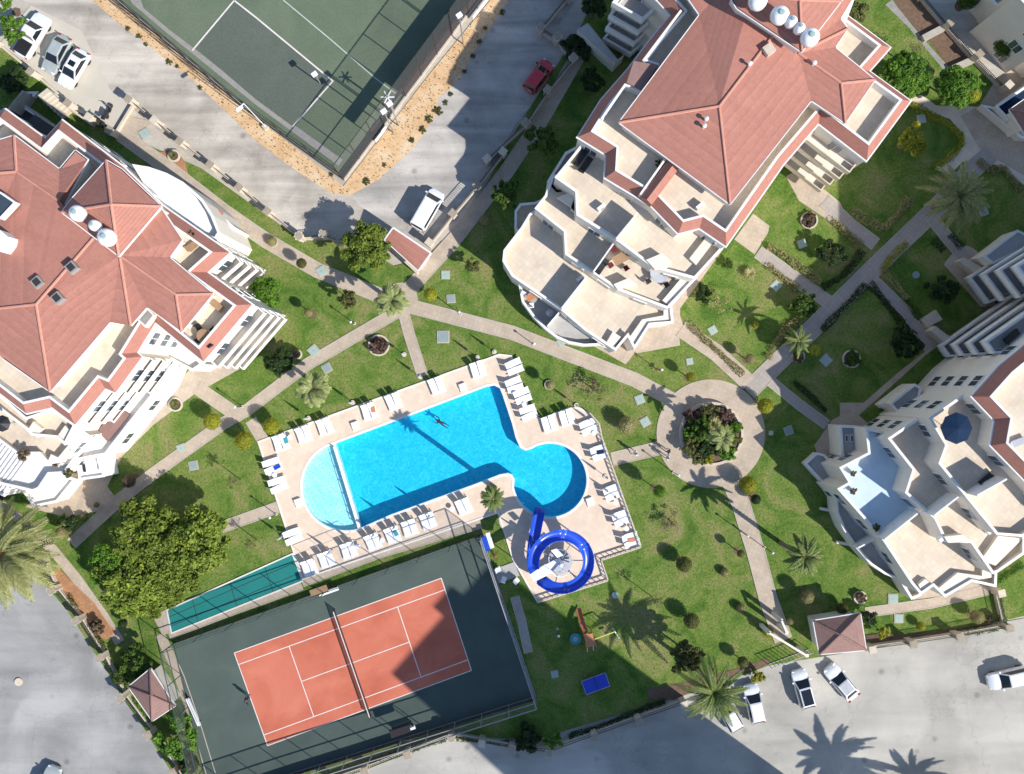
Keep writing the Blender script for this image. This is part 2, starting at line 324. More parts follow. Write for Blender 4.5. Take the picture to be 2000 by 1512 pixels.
# water: clear, tinted, with rippled mirror reflection
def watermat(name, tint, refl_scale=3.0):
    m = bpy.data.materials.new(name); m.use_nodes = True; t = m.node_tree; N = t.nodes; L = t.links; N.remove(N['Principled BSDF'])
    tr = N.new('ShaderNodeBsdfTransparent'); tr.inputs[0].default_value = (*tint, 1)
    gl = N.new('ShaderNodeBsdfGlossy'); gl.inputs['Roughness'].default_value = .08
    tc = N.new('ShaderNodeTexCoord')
    nz = noise(t, tc.outputs['Object'], 2.3, 2, 3.0)      # caustic-like ripple light painted into the tint as paler and deeper squiggles
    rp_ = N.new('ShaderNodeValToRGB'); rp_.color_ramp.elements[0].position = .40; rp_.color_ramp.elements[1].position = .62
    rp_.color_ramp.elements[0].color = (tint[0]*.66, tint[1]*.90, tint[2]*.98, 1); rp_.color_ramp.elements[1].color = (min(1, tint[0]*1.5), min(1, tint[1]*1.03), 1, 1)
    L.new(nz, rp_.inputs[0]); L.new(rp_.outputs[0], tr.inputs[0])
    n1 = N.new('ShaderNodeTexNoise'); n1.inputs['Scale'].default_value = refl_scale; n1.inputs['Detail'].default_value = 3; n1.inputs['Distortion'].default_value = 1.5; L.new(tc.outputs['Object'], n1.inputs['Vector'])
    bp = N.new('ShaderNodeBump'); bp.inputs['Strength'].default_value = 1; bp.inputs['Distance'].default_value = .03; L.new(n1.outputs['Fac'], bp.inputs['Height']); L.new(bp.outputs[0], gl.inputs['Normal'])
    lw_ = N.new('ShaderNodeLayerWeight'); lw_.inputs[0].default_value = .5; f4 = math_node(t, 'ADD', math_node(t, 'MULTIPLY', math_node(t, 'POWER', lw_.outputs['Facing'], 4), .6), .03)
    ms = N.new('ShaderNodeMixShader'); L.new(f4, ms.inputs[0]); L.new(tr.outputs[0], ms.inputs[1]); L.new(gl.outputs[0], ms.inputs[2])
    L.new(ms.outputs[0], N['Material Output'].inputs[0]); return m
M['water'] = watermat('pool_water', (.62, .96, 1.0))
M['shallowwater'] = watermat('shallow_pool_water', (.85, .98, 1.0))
def netmat(name, col, alpha, sc1=7):
    m = bpy.data.materials.new(name); m.use_nodes = True; t = m.node_tree; N = t.nodes; L = t.links; b = N['Principled BSDF']
    b.inputs['Base Color'].default_value = (*col, 1); b.inputs['Roughness'].default_value = .7
    tr = N.new('ShaderNodeBsdfTransparent'); ms = N.new('ShaderNodeMixShader'); ms.inputs[0].default_value = alpha
    L.new(tr.outputs[0], ms.inputs[1]); L.new(b.outputs[0], ms.inputs[2]); L.new(ms.outputs[0], N['Material Output'].inputs[0]); return m
M['mesh'] = netmat('wire_mesh', (.22, .22, .22), .10)
M['tennismesh'] = netmat('tennis_net_mesh', (.05, .05, .05), .5)
# ================================================================ the ground
g = MB(); g.poly([(-700, -700), (700, -700), (700, 700), (-700, 700)], -.06)
# the pool needs a hole in the ground: the ground is laid as four sheets round the pool box
gx0, gx1, gy0, gy1 = P(580, 0)[0], P(1150, 0)[0], P(0, 1045)[1], P(0, 745)[1]
g = MB()
for x0, x1, y0, y1 in ((-700, gx0, -700, 700), (gx1, 700, -700, 700), (gx0, gx1, -700, gy0), (gx0, gx1, gy1, 700)):
    g.poly([(x0, y0), (x1, y0), (x1, y1), (x0, y1)], -.06)
struct('ground', g, M['ground'])
def flat(name, px, z, m, **kw): return struct(name, MB().poly(XY(px), z), m, **kw)
# roads
north = q('X', (-60, -60), (110, -60), (180, 0)) + q('A1', (870, 170), (1050, 300), (1200, 420), (1420, 590), (1600, 760), (1890, 1040)) + q('A2', (300, 1262), (560, 1430), (700, 1440)) + q('X', (700, 400), (800, 470), (770, 500), (660, 470), (590, 470), (390, 320), (262, 215), (215, 175), (160, 60), (60, 10))
flat('road', north, .0, M['road_n'])
east = q('X', (700, 400)) + q('A2', (700, 1440), (900, 1330), (1150, 1110), (1330, 850), (1350, 720), (1500, 600), (1600, 400), (1800, 100), (1890, -20)) + q('X', (1040, -80), (1180, -80), (1090, 50), (1120, 110), (1010, 240), (880, 470), (800, 470))
flat('road', east, .004, M['road_e'])
flat('car_park', q('X', (0, 85), (60, 10), (160, 60), (215, 175), (262, 215), (215, 260), (150, 215), (70, 140), (-60, 70)), .012, M['carpark'])
flat('road', q('X', (1380, 1340), (1500, 1300), (1590, 1285), (1700, 1268), (1960, 1215), (2150, 1180), (2150, 1700), (-100, 1700), (560, 1560), (880, 1440), (1060, 1440)), .0, M['road_s'])
flat('road', q('X', (-80, 1100), (60, 1110), (130, 1190), (200, 1290), (260, 1390), (330, 1500), (400, 1600), (-100, 1600)), .004, M['road_w'])
verge = q('X', (110, -70), (180, 0)) + q('A1', (870, 170), (1050, 300), (1200, 420), (1420, 590), (1600, 760), (1890, 1040)) + q('A2', (300, 1262), (560, 1430), (700, 1440), (900, 1330), (1150, 1110), (1330, 850), (1350, 720), (1500, 600), (1600, 400), (1800, 100), (1890, -20)) + q('X', (1045, -80), (985, -70)) + q('A2', (1730, 0), (1280, 550), (645, 1375)) + q('X', (500, 228), (227, 0), (140, -70))
flat('verge', verge, .016, M['dirt'])
# football pitch
FB = q('X', (672, 352), (500, 229), (227, 0), (130, -80)) ; FE = q('X', (985, -70), (945, -14), (672, 352))
flat('pitch', FB + FE[:2], .024, M['turf'])
pen = q('A2', (0, 135), (570, 600), (260, 940), (0, 740)) + q('A1', (1400, 360), (1730, 5))
flat('pitch', q('A1', (1730, 5)) + q('A2', (0, 130), (568, 600), (272, 935), (0, 735)) + q('A1', (1440, 350)), .032, M['turf2'])
def line(px, wd, z, m='line', name='pitch_marking', par=None, closed=False):
    xy = XY(px); o = MB().sweep(xy, [(-wd/2, z), (wd/2, z), (wd/2, z+.003), (-wd/2, z+.003)], closed)
    return struct(name, o, M[m])
line(q('A1', (1420, 375), (1730, 5)) + q('A2', (0, 130), (568, 600), (272, 935)), .16, .038, 'line')
line(q('A2', (200, 0), (560, 300), (870, 570), (1030, 690)), .12, .038, 'lineold')
line(q('A1', (1730, 5), (1800, -70)), .12, .038, 'line')
flat('pitch_edge', q('A1', (1040, 0), (1060, 60), (1250, 220), (1500, 410), (1890, 720)) + q('A2', (640, 1180), (610, 1225)) + q('A1', (1890, 775), (1500, 460), (1240, 250), (980, 30), (950, -20)), .030, M['greystone'])
# garden lawn
lawn = q('X', (240, 262), (395, 330), (590, 470), (690, 470), (770, 520), (850, 500), (890, 470), (1010, 250), (1130, 60), (1200, -80), (2150, -80), (2150, 1170), (1960, 1212), (1700, 1258), (1590, 1285), (1500, 1300), (1380, 1345), (1050, 1443), (880, 1440), (560, 1560), (410, 1600), (330, 1500), (260, 1390), (130, 1190), (60, 1110), (-80, 1000), (-80, 60), (0, 85), (70, 140), (150, 215))
# lawn has the pool cut out of it by running its edge in to the deck and back
deckpx = q('X', (503, 862), (975, 691), (1000, 694)) + q('X', (1038, 808)) + q('C3', (210, 290), (420, 210), (500, 210), (570, 250), (640, 330), (660, 430), (950, 1240), (650, 1340), (700, 1470)) + q('E5', (1280, 1190), (330, 1480), (0, 900)) + q('X', (972, 1003), (590, 1132))
lx = ccw(XY(lawn)); 
def with_hole(outer, hole):
    o = ccw(outer); h = ccw(hole)[::-1]
    best = min(((a-b).length, i, j) for i, a in enumerate(o) for j, b in enumerate(h))
    _, i, j = best
    return o[:i+1] + h[j:] + h[:j+1] + o[i:]
def holed(name, outer, hole, z, m, **kw):
    """a flat sheet with one hole, triangulated"""
    bm = bmesh.new(); es = []
    for loop in (ccw(outer), ccw(hole)):
        vs = [bm.verts.new((p[0], p[1], z)) for p in loop]
        es += [bm.edges.new((vs[i], vs[(i+1) % len(vs)])) for i in range(len(vs))]
    bmesh.ops.triangle_fill(bm, edges=es, use_beauty=True, use_dissolve=False)
    bm.normal_update()
    for f in bm.faces:
        if f.normal.z < 0: f.normal_flip()
    me = bpy.data.meshes.new(name); bm.to_mesh(me); bm.free(); me.materials.append(m)
    o = bpy.data.objects.new(name, me); COL.objects.link(o); o['kind'] = 'structure'
    for k, v in kw.items(): o[k] = v
    return o
DK = XY(deckpx)
holed('lawn', lx, DK, .04, M['grass'])
# ---------------------------------------------------------------- paths
def path(px, wpx, z=.07, m='paver', name='path', kerb=True):
    xy = XY(px); hw = wpx/S/2
    struct(name, MB().sweep(xy, [(-hw, z-.06), (hw, z-.06), (hw, z), (-hw, z)]), M[m])
    if kerb:
        for sgn in (-1, 1):
            a, b = sorted((sgn*hw, sgn*(hw+.09)))
            struct('kerb', MB().sweep(xy, [(a, z-.08), (b, z-.08), (b, z+.025), (a, z+.025)]), M['kerb'])
def disc(cx, cy, rpx, z, m, name='path', n=48, z0=None):
    c = P(cx, cy); xy = [(c.x+rpx/S*math.cos(t), c.y+rpx/S*math.sin(t)) for t in np.linspace(0, 2*math.pi, n, endpoint=False)]
    struct(name, MB().prism(xy, z0 if z0 is not None else z-.05, z), M[m])
path(q('X', (785, 605), (740, 630), (600, 712), (480, 803), (435, 828), (300, 925), (235, 975), (140, 1062)), 21, .070)
path(q('X', (788, 610), (800, 655), (826, 735)), 19, .074)
path(q('X', (800, 598), (1000, 650), (1240, 742), (1330, 790)), 25, .078)
path(q('X', (236, 262), (330, 330), (440, 415), (520, 470), (620, 528), (760, 585)), 27, .066)
path(q('X', (795, 570), (845, 515), (890, 465), (990, 335), (1060, 230), (1140, 90)), 26, .082)
path(q('X', (1195, 897), (1300, 872)), 24, .070)
path(q('X', (1420, 925), (1447, 985), (1475, 1075), (1500, 1170), (1530, 1250)), 33, .090)
path(q('X', (1460, 765), (1560, 668), (1700, 530), (1830, 405), (1900, 330), (1935, 300)), 34, .074, 'paver2')
path(q('X', (1462, 748), (1400, 690), (1330, 642)), 30, .086)
path(q('X', (1620, 592), (1560, 550), (1480, 492)), 24, .086, 'paver2')
path(q('X', (1710, 478), (1660, 440), (1610, 392)), 24, .086, 'paver2')
path(q('X', (1705, 548), (1770, 610), (1815, 680)), 20, .086, 'paver2')
path(q('X', (1815, 420), (1850, 465), (1880, 500)), 22, .086, 'paver2')
path(q('X', (385, 757), (470, 815)), 24, .078)
path(q('X', (432, 1030), (545, 990)), 20, .070)
path(q('X', (1505, 745), (1560, 790), (1615, 830)), 18, .062, 'paver2')
path(q('X', (1005, 1165), (1018, 1210), (1032, 1275)), 15, .062, 'paver2')
path(q('X', (1690, 1196), (1820, 1178), (1930, 1152)), 17, .062)
path(q('X', (0, 985), (60, 1030), (105, 1075), (150, 1130), (200, 1200), (235, 1255)), 20, .062, 'paver', kerb=False)
path(q('X', (490, 820), (520, 870)), 20, .066)
path(q('C2', (340, 1500), (900, 1290), (1660, 1065)), 17, .070, 'paver')
path(q('X', (330, 1240), (460, 1190), (590, 1143)), 15, .062, 'paver')
path(q('D1', (1180, 480), (1250, 620), (1330, 800), (1450, 1150), (1560, 1512)), 16, .062, 'paver')
disc(783, 585, 33, .094, 'paver'); disc(1388, 847, 106, .096, 'paver', n=72)
# beige aprons round the buildings
apz = .052
for px in (q('X', (205, 860), (330, 760), (395, 700), (470, 720), (380, 770), (300, 830), (240, 890), (210, 950), (240, 990), (130, 1010), (50, 990)),
           q('B3', (500, 1100), (840, 1292), (900, 1215), (1240, 1152), (1235, 1090), (1290, 1090), (1240, 930), (1240, 880), (1560, 440), (1400, 300)),
           q('X', (1535, 345), (1560, 330), (1640, 395), (1655, 425), (1628, 438), (1560, 392)),
           q('B3', (1780, 180), (1900, 270), (1890, 320), (1790, 480), (1640, 370)),
           q('B1', (1640, 480), (2000, 800), (1990, 860)) + q('X', (500, 640)),
           q('A1', (900, 850), (1140, 900), (1060, 960), (960, 1060), (860, 1000)),
           q('X', (1590, 870), (1625, 820), (1665, 800), (1720, 850), (1700, 900), (1640, 1010)) ,
           q('D4', (940, 60), (1070, 225), (1320, 190), (1540, 170), (1680, 150), (1600, 0)),
           q('E4', (880, 60), (1180, 200), (900, 400), (640, 640), (170, 1060), (0, 1130), (0, 900), (250, 900), (640, 560), (900, 360), (740, 100)),
           q('E3', (700, 880), (850, 690), (1040, 600), (1130, 640), (1440, 880), (1200, 1100), (1500, 1480), (1250, 1512)),
           q('A4', (1700, 560), (1890, 450), (1890, 1300), (1560, 1100), (1420, 860), (1560, 780))):
    flat('apron', px, apz, M['paver']); apz += .0007
flat('walkway', q('A4', (1050, 730), (1130, 700), (1240, 780), (1560, 790), (1700, 900), (1890, 1020), (1890, 1370), (1720, 1240), (1560, 1170), (1430, 1200), (1340, 1290), (1230, 1250), (1440, 1080), (1440, 990), (1340, 880), (1060, 780)), .058, M['tilefloor'])
flat('walkway', q('E6', (600, 0), (760, 180), (920, 360), (1230, 740), (1560, 1060), (1830, 760), (1560, 480), (1180, 0)), .050, M['ground'])
flat('shade_strip', q('E6', (180, 60), (460, 330), (870, 830), (970, 980), (1000, 870), (640, 470), (330, 90), (270, 0)), .048, M['greystone'])  # flat grey sheet painting the strip of shade left of the soil bed
flat('bare_soil', q('E6', (330, 80), (650, 470), (730, 520), (990, 860), (1240, 740), (1190, 700), (870, 330), (590, 0), (260, -40)), .056, M['soil'])
flat('bare_soil', q('E6', (1250, 60), (1470, 380), (1800, 650), (1950, 830), (1950, 560), (1560, 190), (1460, 0), (1330, 0)), .060, M['soil'])
flat('bare_soil', q('D1', (310, 20), (440, 0), (700, 250), (800, 400), (860, 460), (790, 520), (700, 480), (480, 170)), .064, M['mulch'])
flat('bare_soil', q('A1', (1160, 1130), (1300, 1100), (1370, 1200), (1400, 1320), (1290, 1310)), .060, M['mulch'])
flat('bare_soil', q('D3', (1000, 880), (1300, 830), (1700, 720), (1890, 650), (1900, 700), (1500, 830), (1200, 960), (1000, 970)), .064, M['soil'])
flat('bare_soil', q('D4', (720, 480), (1000, 480), (1340, 440), (1650, 400), (1650, 440), (1340, 480), (1000, 540), (730, 570)), .064, M['soil'])
# ---------------------------------------------------------------- pool
c1 = P(1074, 938).xy; r1 = 71.5/S
TLp, TRp = P(652, 868).xy, P(968, 753).xy
def arc(c, r, a0, a1, n): return [Vector((c[0]+r*math.cos(a), c[1]+r*math.sin(a))) for a in np.linspace(a0, a1, n)]
BLp, BRi = P(702, 1032).xy, P(985, 928).xy
chord = (TLp-BLp); sc_c = (TLp+BLp)/2; ang0 = math.atan2(chord.y, chord.x); 
main = [TLp] + XY(q('C2', (1700, 60), (1760, 50), (1800, 70), (1820, 120)) + q('C3', (0, 330), (25, 430), (60, 510)) + q('C3', (100, 530), (150, 515)))
_a0 = math.atan2(*(P(*q('C3', (180, 495))[0]).xy-c1).yx); _a1 = math.atan2(*(P(*q('C3', (30, 800))[0]).xy-c1).yx)
if _a1 > _a0: _a1 -= 2*math.pi
circ = arc(c1, r1, _a0, _a1, 44)
main += circ + XY(q('C3', (20, 740), (0, 705)) + q('C2', (1860, 695), (1800, 705), (1620, 775), (1000, 1000))) + [BLp]
shal = [TLp, BLp] 
mid = (TLp+BLp)/2; u = (TLp-BLp).normalized(); nrm = Vector((-u.y, u.x))
if nrm.x > 0: nrm = -nrm
hl = (TLp-BLp).length/2; dep = 86/S
semi = [mid + u*hl*1.0*math.cos(a) + nrm*dep*1.0*math.sin(a) for a in np.linspace(0, math.pi, 30)]
whole = ccw(main[::-1] if False else main)
outer_pool = main + semi[::-1][1:-1]
holed('pool_deck', DK, outer_pool, .11, M['deck'])
dk = ccw(DK)
struct('deck_edge', MB().sweep(dk, [(0, -.02), (0, .15), (.18, .15), (.18, -.02)], True), M['coping'])
op = ccw(outer_pool)
struct('pool_coping', MB().sweep(op, [(0.0, .02), (0.0, .135), (-.28, .135), (-.28, .05)], True), M['coping'])
mp = ccw(main)
struct('pool_basin', MB().prism(mp, -1.25, .02, top=False).poly(mp, -1.25), M['poolfloor'])
sp = ccw([TLp]+semi[1:-1]+[BLp])
struct('shallow_pool_basin', MB().prism([p+(mid-p)*.002 for p in sp], -.45, .018, top=False).poly(sp, -.45), M['shallowfloor'])
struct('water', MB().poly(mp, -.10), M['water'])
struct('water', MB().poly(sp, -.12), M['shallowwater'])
dv = [TLp, BLp]
struct('pool_divider', MB().sweep(dv, [(-.16, -1.0), (-.16, .06), (.16, .06), (.16, -1.0)]), M['coping'])
rail = empty('pool_railing', 'low white railing on the wall between the shallow end and the pool', 'railing', P(677, 950, .06))
for k in range(7):
    a = TLp.lerp(BLp, .03+k*.94/6)
    MB().tube(local(rail, (a.x, a.y, .06), (a.x, a.y, .62)), .05, 8).build('post', M['plastic'], rail)
for k in range(6):
    a = TLp.lerp(BLp, .03+k*.94/6); b_ = TLp.lerp(BLp, .03+(k+1)*.94/6)
    for zz in (.58, .32): MB().tube(local(rail, (a.x, a.y, zz), (b_.x, b_.y, zz)), .035, 6).build('rail', M['plastic'], rail)
# white starting blocks and steps beside the pool
for (x, y, lab) in ((694, 832, 'cream entry step on the north-west pool edge'), (904, 757, 'cream entry step on the north-east pool edge'), (583, 982, 'cream step at the round west end of the pool'), (1152, 980, 'cream step by the round basin, right side')):
    o = empty('pool_step', lab, 'step', P(x, y, .11), AX)
    MB().box((0, 0, .07), (.75, .95, .14)).build('tread', M['coping'], o); MB().box((0, .2, .2), (.7, .5, .12)).build('tread', M['coping'], o)
# ---------------------------------------------------------------- tennis court
CT = q('X', (340, 1256), (940, 1044), (1046, 1360), (575, 1508), (412, 1562))
flat('tennis_court', CT, .072, M['courtgreen'])
A_, B_, C_, D_ = [P(*p).xy for p in ((458, 1275), (862, 1129), (921, 1309), (523, 1456))]
struct('tennis_court', MB().poly([A_, B_, C_, D_], .078), M['court'])
def cl(a, b, wd=.09, z=.084): struct('court_line', MB().sweep([a, b], [(-wd/2, z), (wd/2, z), (wd/2, z+.003), (-wd/2, z+.003)]), M['line'])
def bil(u_, v_): return A_.lerp(B_, u_).lerp(D_.lerp(C_, u_), v_)
cl(bil(0, 0), bil(1, 0)); cl(bil(0, 1), bil(1, 1), z=.085); cl(bil(0, 0), bil(0, 1), z=.088); cl(bil(1, 0), bil(1, 1), z=.0885)
cl(bil(0, .125), bil(1, .125)); cl(bil(0, .885), bil(1, .885)); cl(bil(.245, .125), bil(.245, .885), z=.088); cl(bil(.77, .125), bil(.77, .885), z=.088)
cl(bil(.245, .505), bil(.77, .505), z=.092)
net = empty('tennis_net', 'white-topped tennis net across the terracotta court', 'net', bil(.5, .5).to_3d()+Vector((0, 0, .08)))
na, nb = bil(.497, -.07), bil(.497, 1.07)
MB().tube(local(net, (na.x, na.y, .08), (na.x, na.y, 1.15)), .05).build('post', M['darkmetal'], net)
MB().tube(local(net, (nb.x, nb.y, .08), (nb.x, nb.y, 1.15)), .05).build('post', M['darkmetal'], net)
MB().bar(*local(net, (na.x, na.y, 1.03), (nb.x, nb.y, 1.03)), .07, .1).build('top_tape', M['line'], net)
MB().bar(*local(net, (na.x, na.y, .57), (nb.x, nb.y, .57)), .012, .86).build('mesh', M['tennismesh'], net)
TEAL = q('D1', (1240, 303)) + q('C2', (268, 1297), (340, 1488)) + q('D1', (1272, 463))
flat('small_court', TEAL, .088, M['teal'])
flat('apron', q('D1', (1130, 350), (1235, 290), (1280, 470), (1200, 480)), .080, M['paver'])
struct('court_kerb', MB().sweep(ccw(XY(TEAL)), [(0, .02), (0, .13), (-.15, .13), (-.15, .02)], True), M['coping'])
def tl(u0, v0, u1, v1):
    a, b_, c_, d_ = [P(*p).xy for p in TEAL]; f = lambda u_, v_: a.lerp(b_, u_).lerp(d_.lerp(c_, u_), v_)
    struct('court_line', MB().sweep([f(u0, v0), f(u1, v1)], [(-.03, .094), (.03, .094), (.03, .097), (-.03, .097)]), M['darkmetal'])
tl(0, .30, 1, .30); tl(0, .72, 1, .72); tl(.2, 0, .2, 1); tl(.5, 0, .5, 1); tl(.78, 0, .78, 1)
# ================================================================ buildings
FL = (2.0, 4.9, 7.4, 9.9, 12.4)      # floor heights
def skirt_tiles(mb, xy, zf, closed, zt=1.0, wd=.8):
    mb.sweep(xy, [(-.02, zf+.02), (-.02, zf+.2), (wd, zf+zt), (wd, zf+.02)], closed)
class Bld:
    def __init__(s, label, c):
        s.root = empty('apartment_building', label, 'building', P(*c, 0)); s.nwin = 0
    def b(s, mb, name, m, **kw):
        mb.v = [tuple(Vector(v)-s.root.location) for v in mb.v]
        return mb.build(name, M[m] if isinstance(m, str) else m, s.root, **kw)
    def level(s, px, zf, z0=0, ph=.7, style='plain', floor='tilefloor', zr=None, wall='wall', win=True, cap=True):
        """a storey block: px is its outline as the photo shows it at height zr"""
        zr = zr if zr is not None else (zf+ph if style == 'plain' else zf+.2)
        xy = ccw(XY(px, zr))
        s.b(MB().prism(xy, z0, zf, top=False), 'wall', wall)
        s.b(MB().poly(xy, zf), 'terrace_floor', floor)
        if style == 'plain' and ph > .05:
            s.b(MB().sweep(xy, [(0, zf), (0, zf+ph-.06), (.16, zf+ph-.06), (.16, zf)], True), 'parapet', wall)
            s.b(MB().sweep(xy, [(-.04, zf+ph-.06), (-.04, zf+ph), (.22, zf+ph), (.22, zf+ph-.06)], True), 'parapet_cap', 'white')
        elif style == 'skirt':
            mb = MB(); skirt_tiles(mb, xy, zf, True); s.b(mb, 'tiled_parapet', 'roof')
            s.b(MB().sweep(xy, [(.785, zf+.01), (.785, zf+1.06), (1.0, zf+1.06), (1.0, zf+.01)], True), 'parapet_cap', 'white')
            s.b(MB().sweep(xy, [(-.16, zf-.16), (-.16, zf+.1), (-.022, zf+.1), (-.022, zf-.16)], True), 'gutter', 'white')
        if win: s.windows(xy, z0, zf)
        return xy
    def windows(s, xy, z0, z1):
        n = len(xy)
        for i in range(n):
            a, b = xy[i], xy[(i+1) % n]; d = b-a; L = d.length
            if L < 2.6: continue
            d.normalize(); nr = Vector((d.y, -d.x)); mid_ = (a+b)/2
            if nr.dot(-mid_.normalized()) < .12: continue
            k = max(1, int(L/3.2))
            zz_ = [z1-1.7-2.7*r_ for r_ in range(5) if z1-1.7-2.7*r_ > z0+1]
            for j, z in [(j, z) for z in zz_ for j in range(k)]:
                c = a.lerp(b, (j+.5)/k)
                if abs(c.x) > 58 or abs(c.y) > 45: continue
                ang = math.atan2(d.y, d.x)
                if s.nwin > 150: return
                s.nwin += 1
                c3 = Vector((c.x+nr.x*.03, c.y+nr.y*.03, z)) - s.root.location
                f = MB().box((0, 0, 0), (1.5, .12, 1.5)).build('window', M['white'], s.root); f.location = c3; f.rotation_euler = (0, 0, ang)
                for sx in (-.34, .34):
                    p_ = MB().box((sx, -.05, 0), (.6, .06, 1.3)).build('pane', M['window'], f)
    def wallpart(s, px, z0, z1, wd=.16, zr=None, m='white', name='divider_wall'):
        s.b(MB().sweep(XY(px, zr if zr is not None else z1), [(-wd/2, z0), (-wd/2, z1), (wd/2, z1), (wd/2, z0)]), name, m)
    def roof(s, verts, faces, ridges, eaves, name='roof', m='roof', wallto=None, z0=0):
        V3 = [P(x, y, z)-s.root.location for x, y, z in verts]
        mb = MB(); mb.v = [tuple(v) for v in V3]
        for f in faces:
            f = list(f); nrm_ = sum(((V3[f[i]]).cross(V3[f[(i+1) % len(f)]]) for i in range(len(f))), Vector())
            mb.f.append(tuple(f if nrm_.z > 0 else f[::-1]))
        o = mb.build(name, M[m], s.root)
        for a, b in ridges:
            A, B = V3[a], V3[b]; A = A+Vector((0, 0, .03)); B = B+Vector((0, 0, .03))
            MB().tube([A, B], .13, 6).build('ridge_tiles', M['ridge' if m == 'roof' else 'roofbrown'], s.root)
        for path_ in eaves:
            mbg = MB()
            for a, b in zip(path_, path_[1:]):
                A, B = V3[a], V3[b]; mbg.bar(A-Vector((0, 0, .1)), B-Vector((0, 0, .1)), .16, .2)
            mbg.build('gutter', M['white'], s.root)
        if wallto:
            for loop in wallto:
                xy = ccw([verts_xy for verts_xy in [P(*verts[i]).xy for i in loop]])
                zmin = min(verts[i][2] for i in loop)
                # walls stand a little inside the eaves
                cx = sum(xy, Vector((0, 0)))/len(xy)
                mb = MB(); n = len(xy)
                ins = []
                for i in range(n):
                    d1 = (xy[i]-xy[i-1]).normalized(); d2 = (xy[(i+1) % n]-xy[i]).normalized(); nn = Vector((-d1.y, d1.x))+Vector((-d2.y, d2.x)); nn.normalize()
                    k = 1/max(.4, nn.dot(Vector((-d1.y, d1.x)))); ins.append(xy[i]+nn*.35*k)
                mb.prism(ins, z0, zmin-.12, top=True); s.b(mb, 'wall', 'wall')
        return o
def bands(bl, pa, pb, zr, depth=.7, floors=(2.0, 4.6, 7.2, 9.8), m='white', ph=.75, ends=.0):
    """stacked balconies along the facade edge pa-pb (photo points read at height zr)"""
    a, b = P(*pa, zr).xy, P(*pb, zr).xy; d = (b-a).normalized(); nn = Vector((d.y, -d.x)); mid_ = (a+b)/2
    if nn.dot(-mid_) < 0: nn = -nn
    for zf in floors:
        r_ = [a+d*ends, b-d*ends, b-d*ends+nn*depth, a+d*ends+nn*depth]
        bl.b(MB().prism(r_, zf-.2, zf, bot=True), 'balcony_slab', 'wall')
        bl.b(MB().sweep([a+d*ends+nn*.05, a+d*ends+nn*depth, b-d*ends+nn*depth, b-d*ends+nn*.05], [(-.06, zf), (-.06, zf+ph), (.06, zf+ph), (.06, zf)]), 'balcony_parapet', m)
def bandtower(bl, px, zr, tops, inset=1.3, m='brick_brown', band='white', topfloor='greyfloor'):
    xy = ccw(XY(px, zr)); n = len(xy); ins = []
    for i in range(n):
        d1 = (xy[i]-xy[i-1]).normalized(); d2 = (xy[(i+1) % n]-xy[i]).normalized(); nn = (Vector((-d1.y, d1.x))+Vector((-d2.y, d2.x))).normalized(); ins.append(xy[i]+nn*inset/max(.4, nn.dot(Vector((-d1.y, d1.x)))))
    bl.b(MB().prism(ins, 0, tops[-1]-.9, top=False), 'wall', m)
    for zt in tops:
        bl.b(MB().prism(xy, zt-1.1, zt-.9, bot=True), 'balcony_slab', topfloor)
        bl.b(MB().sweep(xy, [(0, zt-1.16), (0, zt), (.22, zt), (.22, zt-1.16)], True), 'balcony_parapet', band)
        bl.b(MB().sweep(xy, [(.42, zt-.89), (.42, zt-.75), (.5, zt-.75), (.5, zt-.89)], True), 'planter_edge', 'wall')
def W(z, pts):
    if z > 14.6 and z < 19: z = 14.6+(z-14.6)*.34      # shallow pitch
    return [(x, y, z) for x, y in pts]
def tank(px, py, z, r=.75, lab='', lean=1):
    c = P(px, py, z+1.2); o = empty('water_tank', lab, 'tank', (c.x, c.y, z), R(random.randint(0, 90)))
    n = 14
    prof = [(0.001, .55), (r*.7, .6), (r*.97, .85), (r, 1.2), (r*.97, 1.5), (r*.7, 1.78), (.001, 1.85)]
    MB().lathe((0, 0, 0), prof, 20).build('drum', M['tank'], o, smooth=True)
    MB().lathe((0, 0, 0), [(.001, 1.83), (r*.3, 1.84), (r*.3, 1.95), (.001, 1.97)], 12).build('lid', M['cover'], o)
    for k in range(4):
        t = k*math.pi/2; MB().tube([(r*.6*math.cos(t), r*.6*math.sin(t), 0), (r*.55*math.cos(t), r*.55*math.sin(t), .8)], .04).build('leg', M['metal'], o)
def pergola(px, z, nb, lab, m='white', along=0, wd=.28, zb=0, posts=True, root=None, gapfill=False):
    """slatted cover; px = 4 corners at height z, slats run along edge 0-1 (along=0) or 1-2 (along=1)"""
    c = [P(x, y, z) for x, y in px]
    if along: c = c[1:]+c[:1]
    ct = sum(c, Vector())/4; o = root or empty('pergola', lab, 'pergola', (ct.x, ct.y, zb))
    L = lambda p: Vector(p)-(o.location)
    for k in range(nb):
        t = k/(nb-1); a = c[0].lerp(c[3], t); b = c[1].lerp(c[2], t)
        MB().bar(L(a), L(b), wd, .14).build('slat', M[m], o)
    for t in (.06, .94):
        a = c[0].lerp(c[1], t); b = c[3].lerp(c[2], t); MB().bar(L(a-Vector((0, 0, .17))), L(b-Vector((0, 0, .17))), .16, .18).build('beam', M[m], o)
        if posts:
            for p_ in (a, b):
                if p_.z-.26 > zb: MB().box(L((p_.x, p_.y, (zb+p_.z-.26)/2)), (.16, .16, p_.z-.26-zb)).build('post', M[m], o)
    return o
def chimney(bl, px, py, z, s_=.7, h=.8, m='white'):
    c = P(px, py, z+h); bl.b(MB().box((c.x, c.y, z+h/2-.3), (s_, s_, h+.6), R(35)), 'chimney', m)
